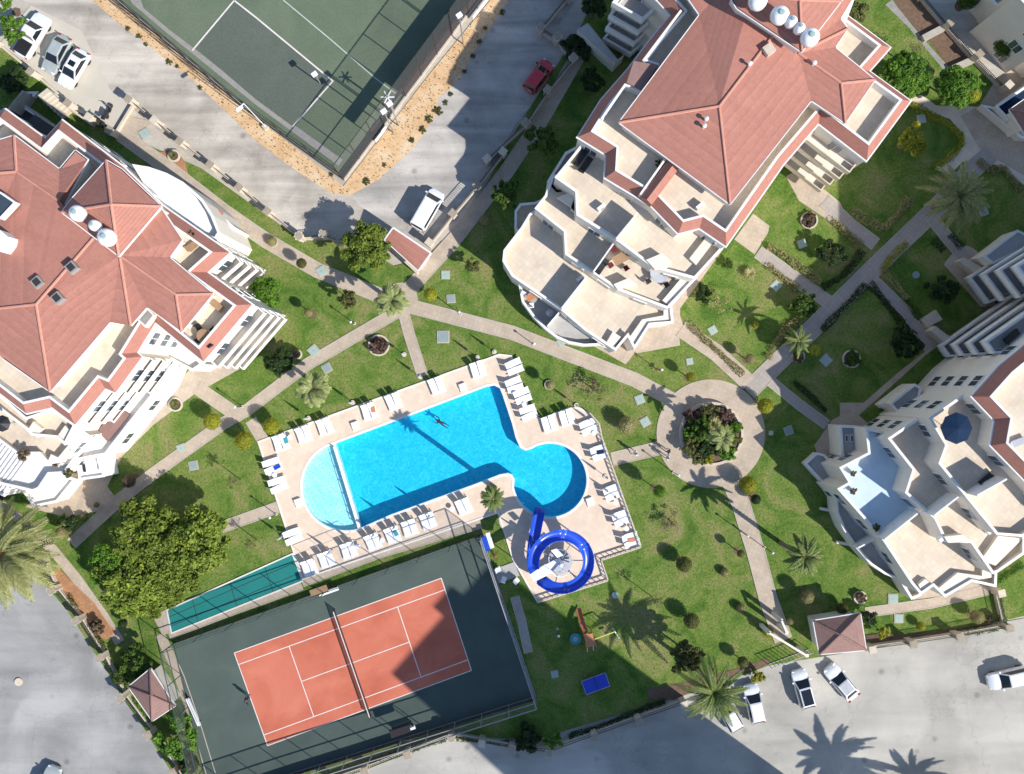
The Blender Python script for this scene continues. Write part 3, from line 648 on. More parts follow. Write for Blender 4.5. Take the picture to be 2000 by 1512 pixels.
def vent(bl, px, py, z):
    c = P(px, py, z+.3); bl.b(MB().tube([(c.x, c.y, z-.3), (c.x, c.y, z+.3)], .11, 8).lathe((c.x, c.y, z+.3), [(.2, 0), (.2, .12), (.001, .22)], 10), 'vent_pipe', 'white')
# ---------------------------------------------------------------- building B: top centre to right
B = Bld('large red-roofed apartment block with five stepped cream terraces, upper right of the pool', (1300, 350))
top = q('A3', (490, 1010), (700, 1140), (690, 1310), (1030, 1515)) + q('B3', (1230, 322), (1385, 282), (1580, 415)) + q('A4', (110, 1215), (375, 905), (730, 1180), (1050, 745), (745, 525), (900, 350), (530, 75)) + q('X', (1640, -60), (1500, -200), (1270, -150)) + q('X', (1215, -60)) + q('A3', (1080, 0), (1180, 110), (1020, 300), (860, 510), (660, 740))
B.level(top, FL[4], style='skirt')
RB = W(14.6, q('A3', (1385, 110), (790, 905)) + q('B3', (1610, 110)) + q('A4', (320, 742), (570, 910), (790, 590), (495, 350), (590, 212), (535, 140)) + [(1700, -60)]) \
   + W(17.6, q('A3', (1530, 785))) + W(17.7, [(1570, -10)]) + W(16.5, q('A4', (225, 395), (540, 615))) + W(14.6, [(1290, -80)]) + W(17.7, [(1500, -120)]) + W(14.6, [(1560, -170)])
RB = [(x, y, z) for x, y, z in RB]
# 0 NWtop 1 W corner 2 S corner 3 valley foot 4 wing S 5 wing E 6 notch 7 notch2 8 N wing 9 off-frame 10 R1 11 R3 12 J 13 R2 14 offNW 15 ridge end
B.roof(RB, [(1, 10, 11, 15, 14, 0), (1, 2, 10), (2, 3, 12, 10), (10, 12, 11), (3, 4, 13, 12), (4, 5, 13), (5, 6, 12, 13), (6, 7, 12), (7, 8, 9, 11, 12), (9, 16, 15, 11), (14, 15, 16)],
       [(1, 10), (2, 10), (10, 11), (12, 13), (13, 4), (13, 5), (12, 7), (11, 15)], [(14, 0, 1, 2), (2, 3), (3, 4, 5), (5, 6, 7, 8, 9)], wallto=[(14, 0, 1, 2, 3, 4, 5, 6, 7, 9)], z0=FL[4])
TWR = [(x, y, 17.0) for x, y in q('A3', (1590, -60)) + q('A3', (1660, 62)) + q('A4', (250, 385)) + q('A4', (540, 10)) + [(1690, -60)]] + [(1562, 0, 17.8)]
B.roof(TWR, [(0, 1, 2, 5), (2, 3, 5), (3, 4, 5), (4, 0, 5)], [(5, 2), (5, 0), (5, 3)], [(0, 1, 2, 3, 4)], wallto=[(0, 1, 2, 3, 4)], z0=14)
for px, py, r_, lb in ((1480, 2, .95, 'first'), (1523, 30, .95, 'second'), (1545, 43, .6, 'small third'), (1561, 56, .55, 'small fourth'), (1582, 73, .95, 'fifth')):
    tank(px, py, 17.1, r_*.85, '%s white water tank of the row on the upper right red roof' % lb)
chimney(B, 1503, 95, 15.7, .9, .4, 'stone'); vent(B, 1380, 232, 15.55); vent(B, 1376, 246, 15.45); vent(B, 1465, 124, 15.85); vent(B, 1591, 123, 15.4)
# penthouse terrace dividers with tiled tops
B.b(MB().sweep(XY(q('A3', (1195, 1210), (995, 1475)), 13.9), [(-.65, FL[4]+.01), (-.65, 13.5), (0, 13.9), (.65, 13.5), (.65, FL[4]+.01)]), 'tiled_divider', 'roof')
B.b(MB().sweep(XY(q('A3', (1130, 1178), (945, 1440)), 13.4), [(-.1, FL[4]+.01), (-.1, 13.6), (.1, 13.6), (.1, FL[4]+.01)]), 'divider_wall', 'white')
B.b(MB().sweep(XY(q('A3', (1250, 75), (975, 440), (1085, 475)), 13.6), [(-.1, FL[4]+.01), (-.1, 13.6), (.1, 13.6), (.1, FL[4]+.01)]), 'divider_wall', 'white')
B.b(MB().sweep(XY(q('A3', (660, 880), (835, 625), (960, 670)), 13.7), [(-.1, FL[4]+.01), (-.1, 13.7), (.1, 13.7), (.1, FL[4]+.01)]), 'divider_wall', 'white')
mbx = MB().prism(XY(q('A3', (900, 450), (1080, 480), (960, 665), (845, 610)), 13.9), FL[4]+.01, 13.9); B.b(mbx, 'roof_lean_to', 'roofbrown')
T2 = q('A3', (400, 1210), (318, 1310), (470, 1415)) + q('B3', (478, 190), (770, 370), (1040, 575), (1350, 660), (1570, 420)) + q('X', (1450, 350), (1300, 250), (1150, 260)) + q('A3', (520, 1060))
B.level(T2, FL[3])
T3 = q('B3', (245, 45), (170, 140), (385, 310), (395, 480), (600, 615), (780, 740), (1150, 880), (1362, 655)) + q('X', (1380, 500), (1200, 380), (1080, 340))
B.level(T3, FL[2])
T4 = q('B3', (130, 180), (70, 280)) + q('X', (984, 489), (982, 510)) + q('B3', (0, 640), (360, 885), (540, 1040), (765, 1190), (855, 1085), (905, 1180), (1020, 1000), (1192, 985), (1180, 870)) + q('X', (1300, 520), (1150, 420), (1060, 400))
B.level(T4, FL[1])
T5 = q('B3', (-60, 560), (50, 700), (75, 830), (160, 945), (250, 1035), (330, 1095), (420, 1135), (530, 1155), (640, 1150), (700, 1170)) + q('B3', (800, 1000), (300, 700), (0, 500))
B.level(T5, FL[0], floor='greyfloor', win=False)
B.level(q('B3', (20, 290), (22, 160), (60, 105), (170, 95), (250, 60), (300, 200), (130, 400)), 3.2, win=False)
B.level(q('A3', (260, 1340), (395, 1125), (500, 1070), (600, 1200), (420, 1400), (330, 1420)), 6.5, ph=.9, win=False, floor='greyfloor')
B.wallpart(q('B3', (930, 170), (770, 365)), FL[3], FL[3]+2.1); B.wallpart(q('B3', (750, 400), (602, 608)), FL[2], FL[2]+2.1)
B.wallpart(q('B3', (555, 640), (367, 878)), FL[1], FL[1]+2.1); B.wallpart(q('B3', (352, 905), (262, 1010)), FL[0], FL[0]+2.0)
# planters and ledges on the terraces
def ledge(bl, px, z, h=.5, m='wall', zr=None, name='planter'): bl.b(MB().prism(XY(px, zr or z+h), z+.002, z+h), name, m)
ledge(B, q('B3', (1110, 470), (1180, 530), (1150, 580), (1055, 590), (990, 520)), FL[3], .95); ledge(B, q('B3', (860, 655), (925, 700), (780, 740), (750, 700)), FL[2], .95)
ledge(B, q('B3', (1110, 820), (1280, 620), (1350, 665), (1175, 870)), FL[2], .5); ledge(B, q('B3', (1310, 510), (1420, 370), (1480, 400), (1360, 560)), FL[3], .5)
ledge(B, q('B3', (960, 960), (1120, 930), (1120, 890), (1180, 880), (1180, 960), (1015, 990), (905, 1165), (855, 1110)), FL[1], .5); ledge(B, q('B3', (745, 1050), (805, 1090), (755, 1165), (700, 1125)), FL[1], .5)
ledge(B, q('B3', (480, 0), (430, 150), (490, 190), (420, 120), (330, 60)), FL[3]-2.0, .3)
# stepped sun-shade slats on both long sides
def stepslats(bl, tag, a, b, c, n, z0, z1, wd=.75, m='wall'):
    """slats parallel to a-b, marching from a towards c, rising from z0 to z1"""
    (pa, pb, pc) = q(tag, a, b, c)
    for k in range(n):
        t = k/max(1, n-1); z = z0+(z1-z0)*t
        A = P(pa[0]+(pc[0]-pa[0])*t, pa[1]+(pc[1]-pa[1])*t, z); Bb = P(pb[0]+(pc[0]-pa[0])*t, pb[1]+(pc[1]-pa[1])*t, z)
        bl.b(MB().bar(A, Bb, wd, .25), 'slab', m)
        for e in (A.lerp(Bb, .04), A.lerp(Bb, .96)): bl.b(MB().box((e.x, e.y, (z-.15)/2), (.2, .2, z-.15)), 'post', m)
bands(B, *q('A4', (380, 912), (725, 1178)), 12.6, 1.0, m='tilefloor', ends=.2)
bandtower(B, q('A3', (690, 200), (905, 322), (1150, 100), (900, -40)), 4.85, (1.95, 4.85, 7.75, 10.65), 1.0, m='wall')
B.level(q('A3', (480, 220), (560, 170), (780, 440), (830, 400), (760, 470)), 2.6, ph=0, win=False, floor='greyfloor', zr=2.6)
# ---------------------------------------------------------------- building A: left edge
A = Bld('red-roofed apartment block at the left edge with white tanks and a pyramid tower roof', (150, 560))
topA = q('E7', (65, 228), (588, 612), (808, 372), (1600, 975)) + q('B1', (1195, 120), (1690, 465), (1525, 612), (1855, 850), (1500, 1268), (1145, 978), (1005, 1205), (1042, 1237), (850, 1497), (775, 1466)) + q('E2', (920, 685), (640, 473), (320, 547), (0, 300)) + q('X', (-160, 640), (-160, 330))
A.level(topA, FL[4], style='skirt')
RA = W(17.4, q('B1', (268, 848))) + W(14.6, [(-90, 612)]) + W(14.6, [(98, 765)]) + W(17.4, q('B1', (690, 360))) + W(16.9, q('B1', (885, 490))) + W(14.6, q('B1', (965, 1005))) \
   + W(16.2, q('B1', (1300, 777))) + W(14.6, q('B1', (1572, 770), (1342, 1052), (1085, 868), (812, 980))) + W(14.6, q('B1', (1252, 502), (1345, 372), (1185, 132))) \
   + W(16.6, q('A1', (122, 1268))) + W(14.6, q('A1', (105, 1000), (438, 1250), (555, 1110), (648, 1178), (470, 1512))) + W(14.6, [(-90, 300)]) + W(17.4, [(114, 392)]) + W(14.6, q('B1', (25, 1250))) + W(16.6, [(-90, 345)]) + W(14.6, [(236, 505)])
# 0 R1 1 leftfar 2 S 3 ridgeN 4 P1 5 valley foot 6 R4 7 wingE 8 wingS 9 notch 10 recess 11 n1 12 n2 13 n3 14 J2 15 NW 16 notchA 17 notchB 18 c 19 d 20 farleft 21 K 22 SWin 23 ridgeW 24
A.roof(RA, [(0, 2, 22, 1), (0, 1, 23, 14, 21), (0, 21, 3), (0, 3, 4), (0, 4, 5, 10, 2), (4, 6, 8, 9, 5), (6, 8, 7), (4, 6, 7, 11), (4, 11, 12, 13), (14, 15, 16, 21), (14, 15, 20, 23), (21, 16, 17, 18, 19), (21, 19, 3), (3, 4, 13, 19)],
       [(0, 2), (0, 1), (0, 3), (4, 5), (4, 6), (6, 7), (6, 8), (14, 15), (14, 21), (14, 23)], [(22, 2, 10), (5, 9, 8, 7, 11, 12, 13), (20, 15, 16, 17, 18, 19)], wallto=[(1, 22, 2, 10, 5, 9, 8, 7, 11, 12, 13, 19, 18, 17, 16, 15, 20)], z0=FL[4])
TA = [(x, y, 15.9) for x, y in q('B1', (455, 168), (878, 492), (1190, 125)) + q('A1', (900, 1250), (785, 1183)) + q('A1', (510, 1490))] + [(*q('B1', (822, 112))[0], 17.3)]
A.roof(TA, [(0, 1, 6), (1, 2, 6), (2, 3, 4, 6), (4, 5, 6), (5, 0, 6)], [(6, 0), (6, 1), (6, 2), (6, 4)], [(0, 1, 2, 3, 4, 5, 0)], wallto=[(0, 1, 2, 3, 4, 5)], z0=FL[4])
for px, py, r_, lb in ((152, 417, .85, 'upper'), (186, 441, .6, 'middle small'), (209, 464, .95, 'lower')):
    tank(px, py, 15.9, r_*.85, '%s white water tank beside the pyramid roof on the left building' % lb)
for px, py, z in ((72, 551, 15.35), (139, 522, 15.6), (111, 582, 15.45)):
    c = P(px, py, z+.5); A.b(MB().box((c.x, c.y, z+.1), (.9, .9, .9), R(40)), 'chimney', 'greystone'); A.b(MB().box((c.x, c.y, z+.58), (.6, .6, .05), R(40)), 'chimney_cap', 'darkmetal')
A.level(q('A1', (980, 1215), (1100, 1235), (1230, 1280), (1350, 1345), (1450, 1430)) + q('B1', (1500, 80), (1570, 190), (1622, 318), (1590, 372), (1400, 300), (1150, 100)), FL[3], floor='white')
A.level(q('B1', (1450, 0), (1645, 165), (1612, 208), (1560, 190), (1480, 100)), 7.0, style='skirt', win=False, zr=7.2) if False else None
ledge(A, q('B1', (1460, 20), (1642, 165), (1612, 210), (1560, 150)), 6.0, .5, 'roof', name='tiled_ledge')
A.level(q('B1', (1590, 370), (1640, 200), (1720, 270), (1650, 340), (1630, 400)), 5.0, win=False)
T2A = q('E2', (0, 500), (320, 745), (390, 820), (700, 850), (800, 940), (930, 690), (640, 500), (320, 600), (0, 320)) + q('X', (-160, 680), (-160, 700))
A.level(T2A, FL[3])
A.level(q('E2', (-600, 400), (0, 895), (210, 1050), (480, 1050), (600, 1180), (640, 1090), (720, 1130), (960, 840), (1100, 820), (920, 700), (600, 600), (-600, 200)), FL[2])
A.level(q('E2', (-700, 800), (0, 1420), (400, 1512), (480, 1480), (600, 1300), (790, 1290), (1000, 1000), (1240, 800), (900, 780), (600, 900), (0, 700), (-700, 300)), FL[1], floor='white')
ledge(A, q('E2', (350, 740), (410, 650), (520, 740), (450, 850)), FL[3], .6); ledge(A, q('E2', (700, 840), (800, 700), (870, 780), (780, 930)), FL[3], .5)
ledge(A, q('E2', (720, 1110), (800, 990), (860, 1010), (780, 1150)), FL[2], .5)
# bright white ground-floor wing along the south-east front
A.level(q('B1', (1150, 1015), (1290, 1100), (1500, 1290), (1420, 1340), (1270, 1260), (1230, 1350)) + q('C1', (1180, 60), (960, 330), (780, 560), (570, 600), (430, 650), (545, 400), (760, 80), (900, 0)), FL[1]-.2, ph=.5, floor='canvas', wall='white')
A.b(MB().prism(XY(q('C1', (720, 385), (872, 205), (950, 262), (790, 462)), 5.2), FL[1]-.15, 5.2), 'tiled_canopy', 'roofbrown')
bands(A, *q('B1', (1042, 1240), (850, 1495)), 12.6, .35); bands(A, *q('E2', (1270, 240), (930, 670)), 12.6, .35)
stepslats(A, 'C1', (560, 480), (740, 200), (640, 560), 4, 4.6, 4.6, .3, 'white')
stepslats(A, 'C1', (900, 420), (1160, 90), (860, 400), 3, 4.4, 4.4, .5, 'white')
A.level(q('C1', (560, 590), (738, 566), (772, 722), (585, 748)), 3.2, ph=.25, floor='white', wall='white', win=False)
for i_, (x, y) in enumerate(((750, 590), (765, 655))):
    c = P(*q('C1', (x, y))[0], 3.6); A.b(MB().box((c.x, c.y, 3.3), (.9, .9, .7), R(8)), 'air_conditioner', 'plastic')
c = P(*q('C1', (622, 660))[0], 3.3); A.b(MB().box((c.x, c.y, 3.3), (.25, .8, .12), R(8)), 'roof_vent', 'black')
A.level(q('C1', (250, 945), (420, 910), (510, 800), (560, 740), (430, 700), (160, 820)), 2.2, ph=.3, floor='white', win=False)
stepslats(A, 'C1', (-10, 560), (190, 640), (-160, 780), 6, 4.8, 4.8, .3, 'white'); stepslats(A, 'C1', (0, 470), (-180, 720), (200, 600), 9, 4.95, 4.95, .16, 'white')
# awning pergolas of the east front
bands(A, *q('B1', (1688, 470), (1527, 610)), 12.6, .75); bands(A, *q('B1', (1853, 855), (1502, 1265)), 12.6, .85)
A.b(MB().prism(XY(q('E7', (330, 400), (450, 290), (700, 450), (590, 600)), 9.0), 0, 9.0, top=True), 'shaft_shade', 'darkmetal')  # dark block standing in for the shade down the shaft
# roof lights and wells at the far left
A.b(MB().prism(XY(q('B1', (-60, 20), (0, 30), (105, 97), (0, 205), (-60, 160)), 16.2), 14.0, 16.2), 'roof_dormer', 'window')
A.b(MB().sweep(XY(q('B1', (-60, 0), (0, 22), (110, 97), (0, 215)), 16.3), [(-.08, 15.6), (-.08, 16.35), (.08, 16.35), (.08, 15.6)]), 'dormer_frame', 'white')
A.b(MB().prism(XY(q('B1', (-60, 280), (0, 300), (60, 350), (50, 400), (0, 460), (-60, 440)), 16.9), 14.0, 16.9), 'roof_dormer', 'white')
ledge(A, q('B1', (1010, 960), (1085, 872), (1140, 925), (1070, 1020)), 13.0, .9); c_ = q('B1', (1030, 965), (1090, 895), (1125, 930), (1070, 1000)); A.b(MB().prism(XY(c_, 14.0), 13.9, 13.95), 'shaft_grille', 'greystone')
# ---------------------------------------------------------------- building C: lower right
FLC = (2.0, 5.8, 8.3, 10.8, 13.2)
C = Bld('cream apartment block with stepped terraces and curved balcony at the lower right edge', (1900, 920))
topC = q('C4', (2200, 1090), (1890, 735), (1652, 492), (1685, 310), (1515, 132)) + q('B4', (1720, 1302), (2000, 1075)) + q('X', (2350, 330), (2600, 700), (2500, 1100), (2300, 1100))
C.level(topC, FLC[4], style='skirt')
RC = W(14.6, [(2060, 745), (2120, 830), (2500, 900), (2420, 420), (2320, 440)]) + W(17.8, [(2200, 700), (2380, 620)])
C.roof(RC, [(0, 1, 5), (1, 2, 6, 5), (2, 3, 6), (3, 4, 6), (4, 0, 5, 6)], [(0, 5), (1, 5), (5, 6)], [(4, 0, 1, 2)], wallto=[(0, 1, 2, 3, 4)], z0=FLC[4])
C.level(q('C4', (1450, 112), (1190, 290), (1312, 490), (1262, 625), (1690, 1150), (1880, 1165), (2100, 1000)) + q('X', (1960, 880), (1920, 780)), FLC[3])
C.level(q('C4', (1150, 262), (888, 440), (1070, 670), (1015, 842), (1230, 1030), (1310, 1200), (1500, 1210), (1660, 1440), (1700, 1425), (1895, 1290), (1900, 1000), (1500, 500), (1300, 300)), FLC[2])
C.level(q('C4', (722, 362), (742, 545), (530, 655), (598, 765), (515, 812), (850, 1190), (1062, 1512)) + q('D4', (1130, 185), (1222, 122), (1308, 205), (1505, 90), (1685, 130), (1690, 30)) + q('C4', (1600, 1300), (1300, 900), (1000, 500), (890, 400)), FLC[1])
C.b(MB().poly(XY(q('C4', (735, 372), (752, 548), (545, 660), (610, 765), (530, 815), (850, 1180), (1105, 997), (1040, 842), (1080, 670), (890, 450)), FLC[1]), FLC[1]+.012), 'blue_floor', 'bluefloor')
C.level(q('C4', (530, 345), (718, 352), (738, 540), (620, 600), (545, 570)), 3.0, ph=.5, win=False, floor='greyfloor')
C.level(q('C4', (440, 800), (500, 890), (508, 990), (560, 1115), (650, 1245), (760, 1372), (860, 1440), (940, 1472)) + q('D4', (960, 60), (1060, 222), (1135, 192)) + q('C4', (1000, 1300), (700, 900), (560, 740)), FLC[0], floor='greyfloor', win=False)
C.level(q('C4', (270, 625), (360, 545), (420, 560), (560, 740), (500, 800), (430, 800)), .9, ph=.3, floor='greyfloor', win=False)
C.wallpart(q('C4', (1105, 995), (862, 1188)), FLC[1], FLC[1]+2.4); C.wallpart(q('C4', (1415, 865), (1228, 1010)), FLC[2], FLC[2]+2.4); C.wallpart(q('C4', (1765, 740), (1545, 862)), FLC[3], FLC[3]+2.4); C.wallpart(q('C4', (815, 1170), (665, 1250)), FLC[0], FLC[0]+2.0)
ledge(C, q('C4', (1300, 1165), (1440, 1150), (1500, 1205), (1330, 1212)), FLC[2], .95); ledge(C, q('C4', (1570, 1340), (1700, 1160), (1880, 1180), (1680, 1380)), FLC[2], .5)
ledge(C, q('D4', (1260, 140), (1400, 25), (1580, 50), (1590, -80), (1640, 0), (1660, 60), (1500, 85), (1310, 195)), FLC[1], .5); ledge(C, q('D4', (1110, 115), (1160, 72), (1225, 115), (1140, 175)), FLC[1], .5)
for i_, (x, y) in enumerate(((582, 440), (620, 440), (655, 440))):
    c = P(*q('C4', (x, y))[0], 3.2); o = C.b(MB().box((c.x, c.y, 3.08), (.34, .8, .16), 0), 'skylight', 'white'); o2 = MB().box((c.x-C.root.location.x, c.y-C.root.location.y, 3.18), (.2, .6, .05)).build('pane', M['window'], o)
for (x, y) in ((450, 972), (570, 1220)):
    c0 = P(*q('C4', (x, y))[0], 0.4); C.b(MB().bar((c0.x-.9, c0.y+.2, .2), (c0.x+.6, c0.y-.1, .2), .3, .4), 'buttress', 'wall')
for px in (q('E4', (530, 910), (790, 700), (860, 740), (820, 980), (600, 990)), ): C.level(px, 2.8, ph=.3, floor='greyfloor', win=False)
ledge(C, q('E4', (420, 920), (680, 720), (720, 760), (470, 960)), 0, 1.4); ledge(C, q('E4', (960, 140), (1010, 90), (1180, 220), (1130, 280)), 0, 1.6, 'stone')
# ---------------------------------------------------------------- building D: right edge, nested balconies
D = Bld('grey-white apartment block with nested chevron balconies at the right edge above the shaded lawns', (1960, 560))
bandtower(D, q('B4', (1592, 622), (1745, 820), (2000, 720), (2400, 500), (2400, 120)), 4.85, (1.95, 4.85, 7.75, 10.65))
bandtower(D, q('B4', (1380, 1142), (1440, 1228), (1560, 1222), (2300, 1000), (2300, 500)), 4.85, (1.95, 4.85, 7.75, 10.65))
D.level(q('X', (2270, 640), (2270, 760), (2600, 700), (2600, 380), (2270, 440)), 19, ph=1, zr=19, win=False)
D.level(q('B4', (1590, 492), (1842, 300), (1950, 350), (1892, 440), (1660, 550)), 2.8, ph=.12, floor='greyfloor', win=False)
ledge(D, q('E3', (930, 830), (1010, 780), (1290, 930), (1200, 1030)), 0, 1.4, 'stone'); ledge(D, q('B4', (1130, 960), (1240, 890), (1290, 960), (1180, 1020)), 0, .5, 'stone')
# ---------------------------------------------------------------- other buildings at the edges
E = Bld('grey lean-to house with a brown tiled roof at the right edge near the top', (1980, 220))
E.level(q('E6', (1520, 1320), (1900, 1040), (2300, 900), (2300, 1700), (1860, 1700), (1370, 1290)), .8, ph=.5, floor='greyfloor', win=False, zr=1.3)
E.level(q('E6', (1540, 1310), (2000, 1000), (2300, 980), (2300, 1250), (1700, 1480)), 1.2, ph=.8, floor='navy', win=False, zr=2)
RE = W(3.4, q('E6', (1715, 1350), (1960, 1180), (2300, 1350), (1900, 1640))) + W(4.4, q('E6', (1990, 1400)))
E.roof(RE, [(0, 1, 4), (1, 2, 4), (2, 3, 4), (3, 0, 4)], [(0, 4), (3, 4)], [(3, 0, 1)], m='roofbrown', wallto=[(0, 1, 2, 3)])
F_ = Bld('flat-roofed white house cut off by the top right corner', (1990, 30))
F_.level(q('E6', (1440, -60), (1890, 470), (2300, 900), (2500, -60)), 3.2, ph=.6, floor='greyfloor', zr=3.8)
F_.level(q('E6', (1700, -60), (1890, 230), (2300, 700), (2500, -60)), 5.6, ph=.6, floor='white', zr=6.2)
F_.level(q('E6', (1800, -60), (2000, 150), (2300, 500), (2500, -60)), 8.4, ph=.6, floor='white', zr=9)
G = Bld('low annexe with courtyard painted dark for shade and stone stairs beside the upper left car park', (40, 200))
G.level(q('E7', (-300, 300), (110, 220), (290, 0), (500, 0), (320, 190), (700, 440), (590, 600), (60, 240), (-300, 560)), .3, ph=.4, floor='darkmetal', win=False, zr=.6)  # near-black floor colour paints the shade lying in the yard
G.wallpart(q('E7', (320, 180), (700, 440)), 0, 2.4, .25, m='greystone'); G.wallpart(q('E7', (110, 215), (300, -20)), 0, 2.6, .2, m='greystone')
for k in range(7):
    t = k/6; a = q('E7', (640+180*t, 60+200*t))[0]; c = P(*a, .8); G.b(MB().box((c.x, c.y, .2+.12*(6-k)), (.5, 1.3, .4+.24*(6-k)), R(-52)), 'stair_tread', 'stone')
G.wallpart(q('E7', (540, 40), (620, 110), (830, 290)), 0, 1.2, .2, m='stone'); G.wallpart(q('E7', (700, 20), (900, 200), (1200, 420)), 0, .8, .3, m='stone')
# tall block standing outside the frame: its shadow falls on the court
TWx = empty('apartment_tower', 'tall apartment tower beyond the lower edge, throwing its shadow over the tennis court', 'building', (36, -46, 0))
hT = 36.0; off = SH*hT/math.tan(EL)
ca = P(958, 1097).xy-off.xy; cb = P(762, 1313).xy-off.xy; e1 = (cb-ca); e2 = Vector((e1.y, -e1.x)).normalized()
if e2.dot(SH.xy) > 0: e2 = -e2
tw = [ca, cb, cb+e2*20, ca+e2*20]
TWx.location = ((ca+cb)/2).to_3d()
tm = MB().prism(tw, 0, hT); tm.v = [tuple(Vector(v)-TWx.location) for v in tm.v]; tm.build('wall', M['wall'], TWx)
tr_ = ca.lerp(cb, .38); tb = MB().box((tr_.x+e2.x*1.5-TWx.location.x, tr_.y+e2.y*1.5-TWx.location.y, hT+.6), (3, 3, 1.2), math.atan2(e1.y, e1.x)); tb.build('lift_house', M['wall'], TWx)
for fl in range(12):
    for k in range(4):
        p_ = ca.lerp(cb, (k+.5)/4) - e2*.04
        o = MB().box((0, 0, 0), (1.8, .1, 1.4)).build('window', M['window'], TWx); o.location = Vector((p_.x, p_.y, 1.8+fl*3))-TWx.location; o.rotation_euler = (0, 0, math.atan2(e1.y, e1.x))
# ---------------------------------------------------------------- small buildings
def hut(label, px, z, peak, apex_off=(0, 0), m='roofbrown', ridge=None):
    b = Bld(label, px[0]); b.root.name = 'gatehouse'
    cx = sum(p[0] for p in px)/4+apex_off[0]; cy = sum(p[1] for p in px)/4+apex_off[1]
    b.roof(W(z, px)+W(peak, [(cx, cy)]), [(0, 1, 4), (1, 2, 4), (2, 3, 4), (3, 0, 4)], [(i, 4) for i in range(4)], [(0, 1, 2, 3, 0)], m=m, wallto=[(0, 1, 2, 3)])
    b.root['category'] = 'hut'; return b
hut('small square gatehouse with a brown-pink pyramid roof beside the parking area, lower right', q('D4', (335, 380), (682, 325), (725, 597), (380, 628)), 3.2, 4.1)
hut('small guardhouse with a brown pyramid roof beside the tennis court, lower left', q('D1', (948, 868), (1110, 735), (1292, 1010), (1125, 1120)), 3.0, 3.9)
sh = Bld('small shed with a flat red tiled roof beside the white van', (795, 487)); sh.root.name = 'shed'; sh.root['category'] = 'shed'
px = q('B2', (948, 372), (1012, 282), (1292, 470), (1200, 600))
sh.roof([(px[0][0], px[0][1], 3.0), (px[1][0], px[1][1], 3.4), (px[2][0], px[2][1], 3.4), (px[3][0], px[3][1], 3.0)], [(0, 1, 2, 3)], [], [(0, 1, 2, 3, 0)], wallto=[(0, 1, 2, 3)])
sh.b(MB().sweep(XY(q('B2', (945, 385), (1190, 612)), 1.2), [(-.15, 0), (-.15, 1.2), (.15, 1.2), (.15, 0)]), 'wall', 'stone')
# ================================================================ plants
def leafmesh(name, pts, nrm, size, m, extra=None, aspect=1.0, droop=0):
    """one small bent leaf of two triangles' worth per point"""
    n = len(pts); pts = np.asarray(pts, float); nrm = np.asarray(nrm, float)
    nrm = nrm + rng.normal(0, .45, (n, 3)); nrm /= np.linalg.norm(nrm, axis=1)[:, None]+1e-9
    t = rng.normal(0, 1, (n, 3)); t -= (t*nrm).sum(1)[:, None]*nrm; t /= np.linalg.norm(t, axis=1)[:, None]+1e-9
    b = np.cross(nrm, t); s = (size*(.6+.8*rng.random(n)))[:, None]
    V = np.stack([pts-t*s, pts-b*s*.55*aspect+nrm*s*.12, pts+t*s, pts+b*s*.55*aspect+nrm*s*.12], 1).reshape(-1, 3)
    F = np.arange(4*n).reshape(-1, 4)
    if extra is not None:
        ev, ef = extra; base = len(V); V = np.vstack([V, ev]); allF = F.tolist() + [[i+base for i in f] for f in ef]
    else: allF = F.tolist()
    me = bpy.data.meshes.new(name); me.from_pydata(V.tolist(), [], allF); me.update(); me.materials.append(m); return me
def sph(n): 
    v = rng.normal(0, 1, (n, 3)); return v/np.linalg.norm(v, axis=1)[:, None]
def ico(r, c=(0, 0, 0), sub=2, jit=0):
    bm = bmesh.new(); bmesh.ops.create_icosphere(bm, subdivisions=sub, radius=1)
    V = np.array([v.co[:] for v in bm.verts]); F = [[v.index for v in f.verts] for f in bm.faces]; bm.free()
    V = V*(1+jit*rng.normal(0, 1, (len(V), 1))); return V*r+np.array(c), F
def join(parts):
    V = []; F = []; b = 0
    for v, f in parts: V.append(v); F += [[i+b for i in g_] for g_ in f]; b += len(v)
    return np.vstack(V), F
def ball_mesh(m, n=1500, size=.07):
    d = sph(n); r = .88+.14*rng.random((n, 1)); return leafmesh('crown', d*r, d, size, m, ico(.86, sub=2, jit=.03))
def loose_mesh(m, K=34, per=95, spread=.17, size=.075, flat_=.62, core=.55):
    P_ = []; Nn = []; cores = []
    for k in range(K):
        d = sph(1)[0]; d[2] = abs(d[2])*1.0-.25; rad = (.35+.55*rng.random()); c = d*rad; c[2] *= flat_
        rr = spread*(.6+.8*rng.random()); dd = sph(per); P_.append(c+dd*rr*(.5+.5*rng.random((per, 1)))*np.array([1, 1, .75])); Nn.append(dd*.7+np.array([0, 0, .55]))
        if rng.random() < core: cores.append(ico(rr*.62, c, 1, .08))
    return leafmesh('crown', np.vstack(P_), np.vstack(Nn), size, m, join(cores) if cores else None)
def spiky_mesh(m, n=46, L=1.0, wd=.09, up=.55):
    mb = MB()
    for k in range(n):
        a = 2.4*k; e = up*(1-k/n)+.08; d = Vector((math.cos(a)*math.cos(e), math.sin(a)*math.cos(e), math.sin(e))); sd_ = Vector((-math.sin(a), math.cos(a), 0)); l = L*(.7+.3*random.random())
        p0 = d*.05; p1 = d*l*.55+Vector((0, 0, .03)); p2 = d*l-Vector((0, 0, .12*l)); w_ = wd*(.8+.4*random.random())
        mb.add([p0-sd_*w_*.4, p0+sd_*w_*.4, p1+sd_*w_, p1-sd_*w_, p2], [(0, 1, 2, 3), (3, 2, 4)])
    return mb.mesh('crown', m)
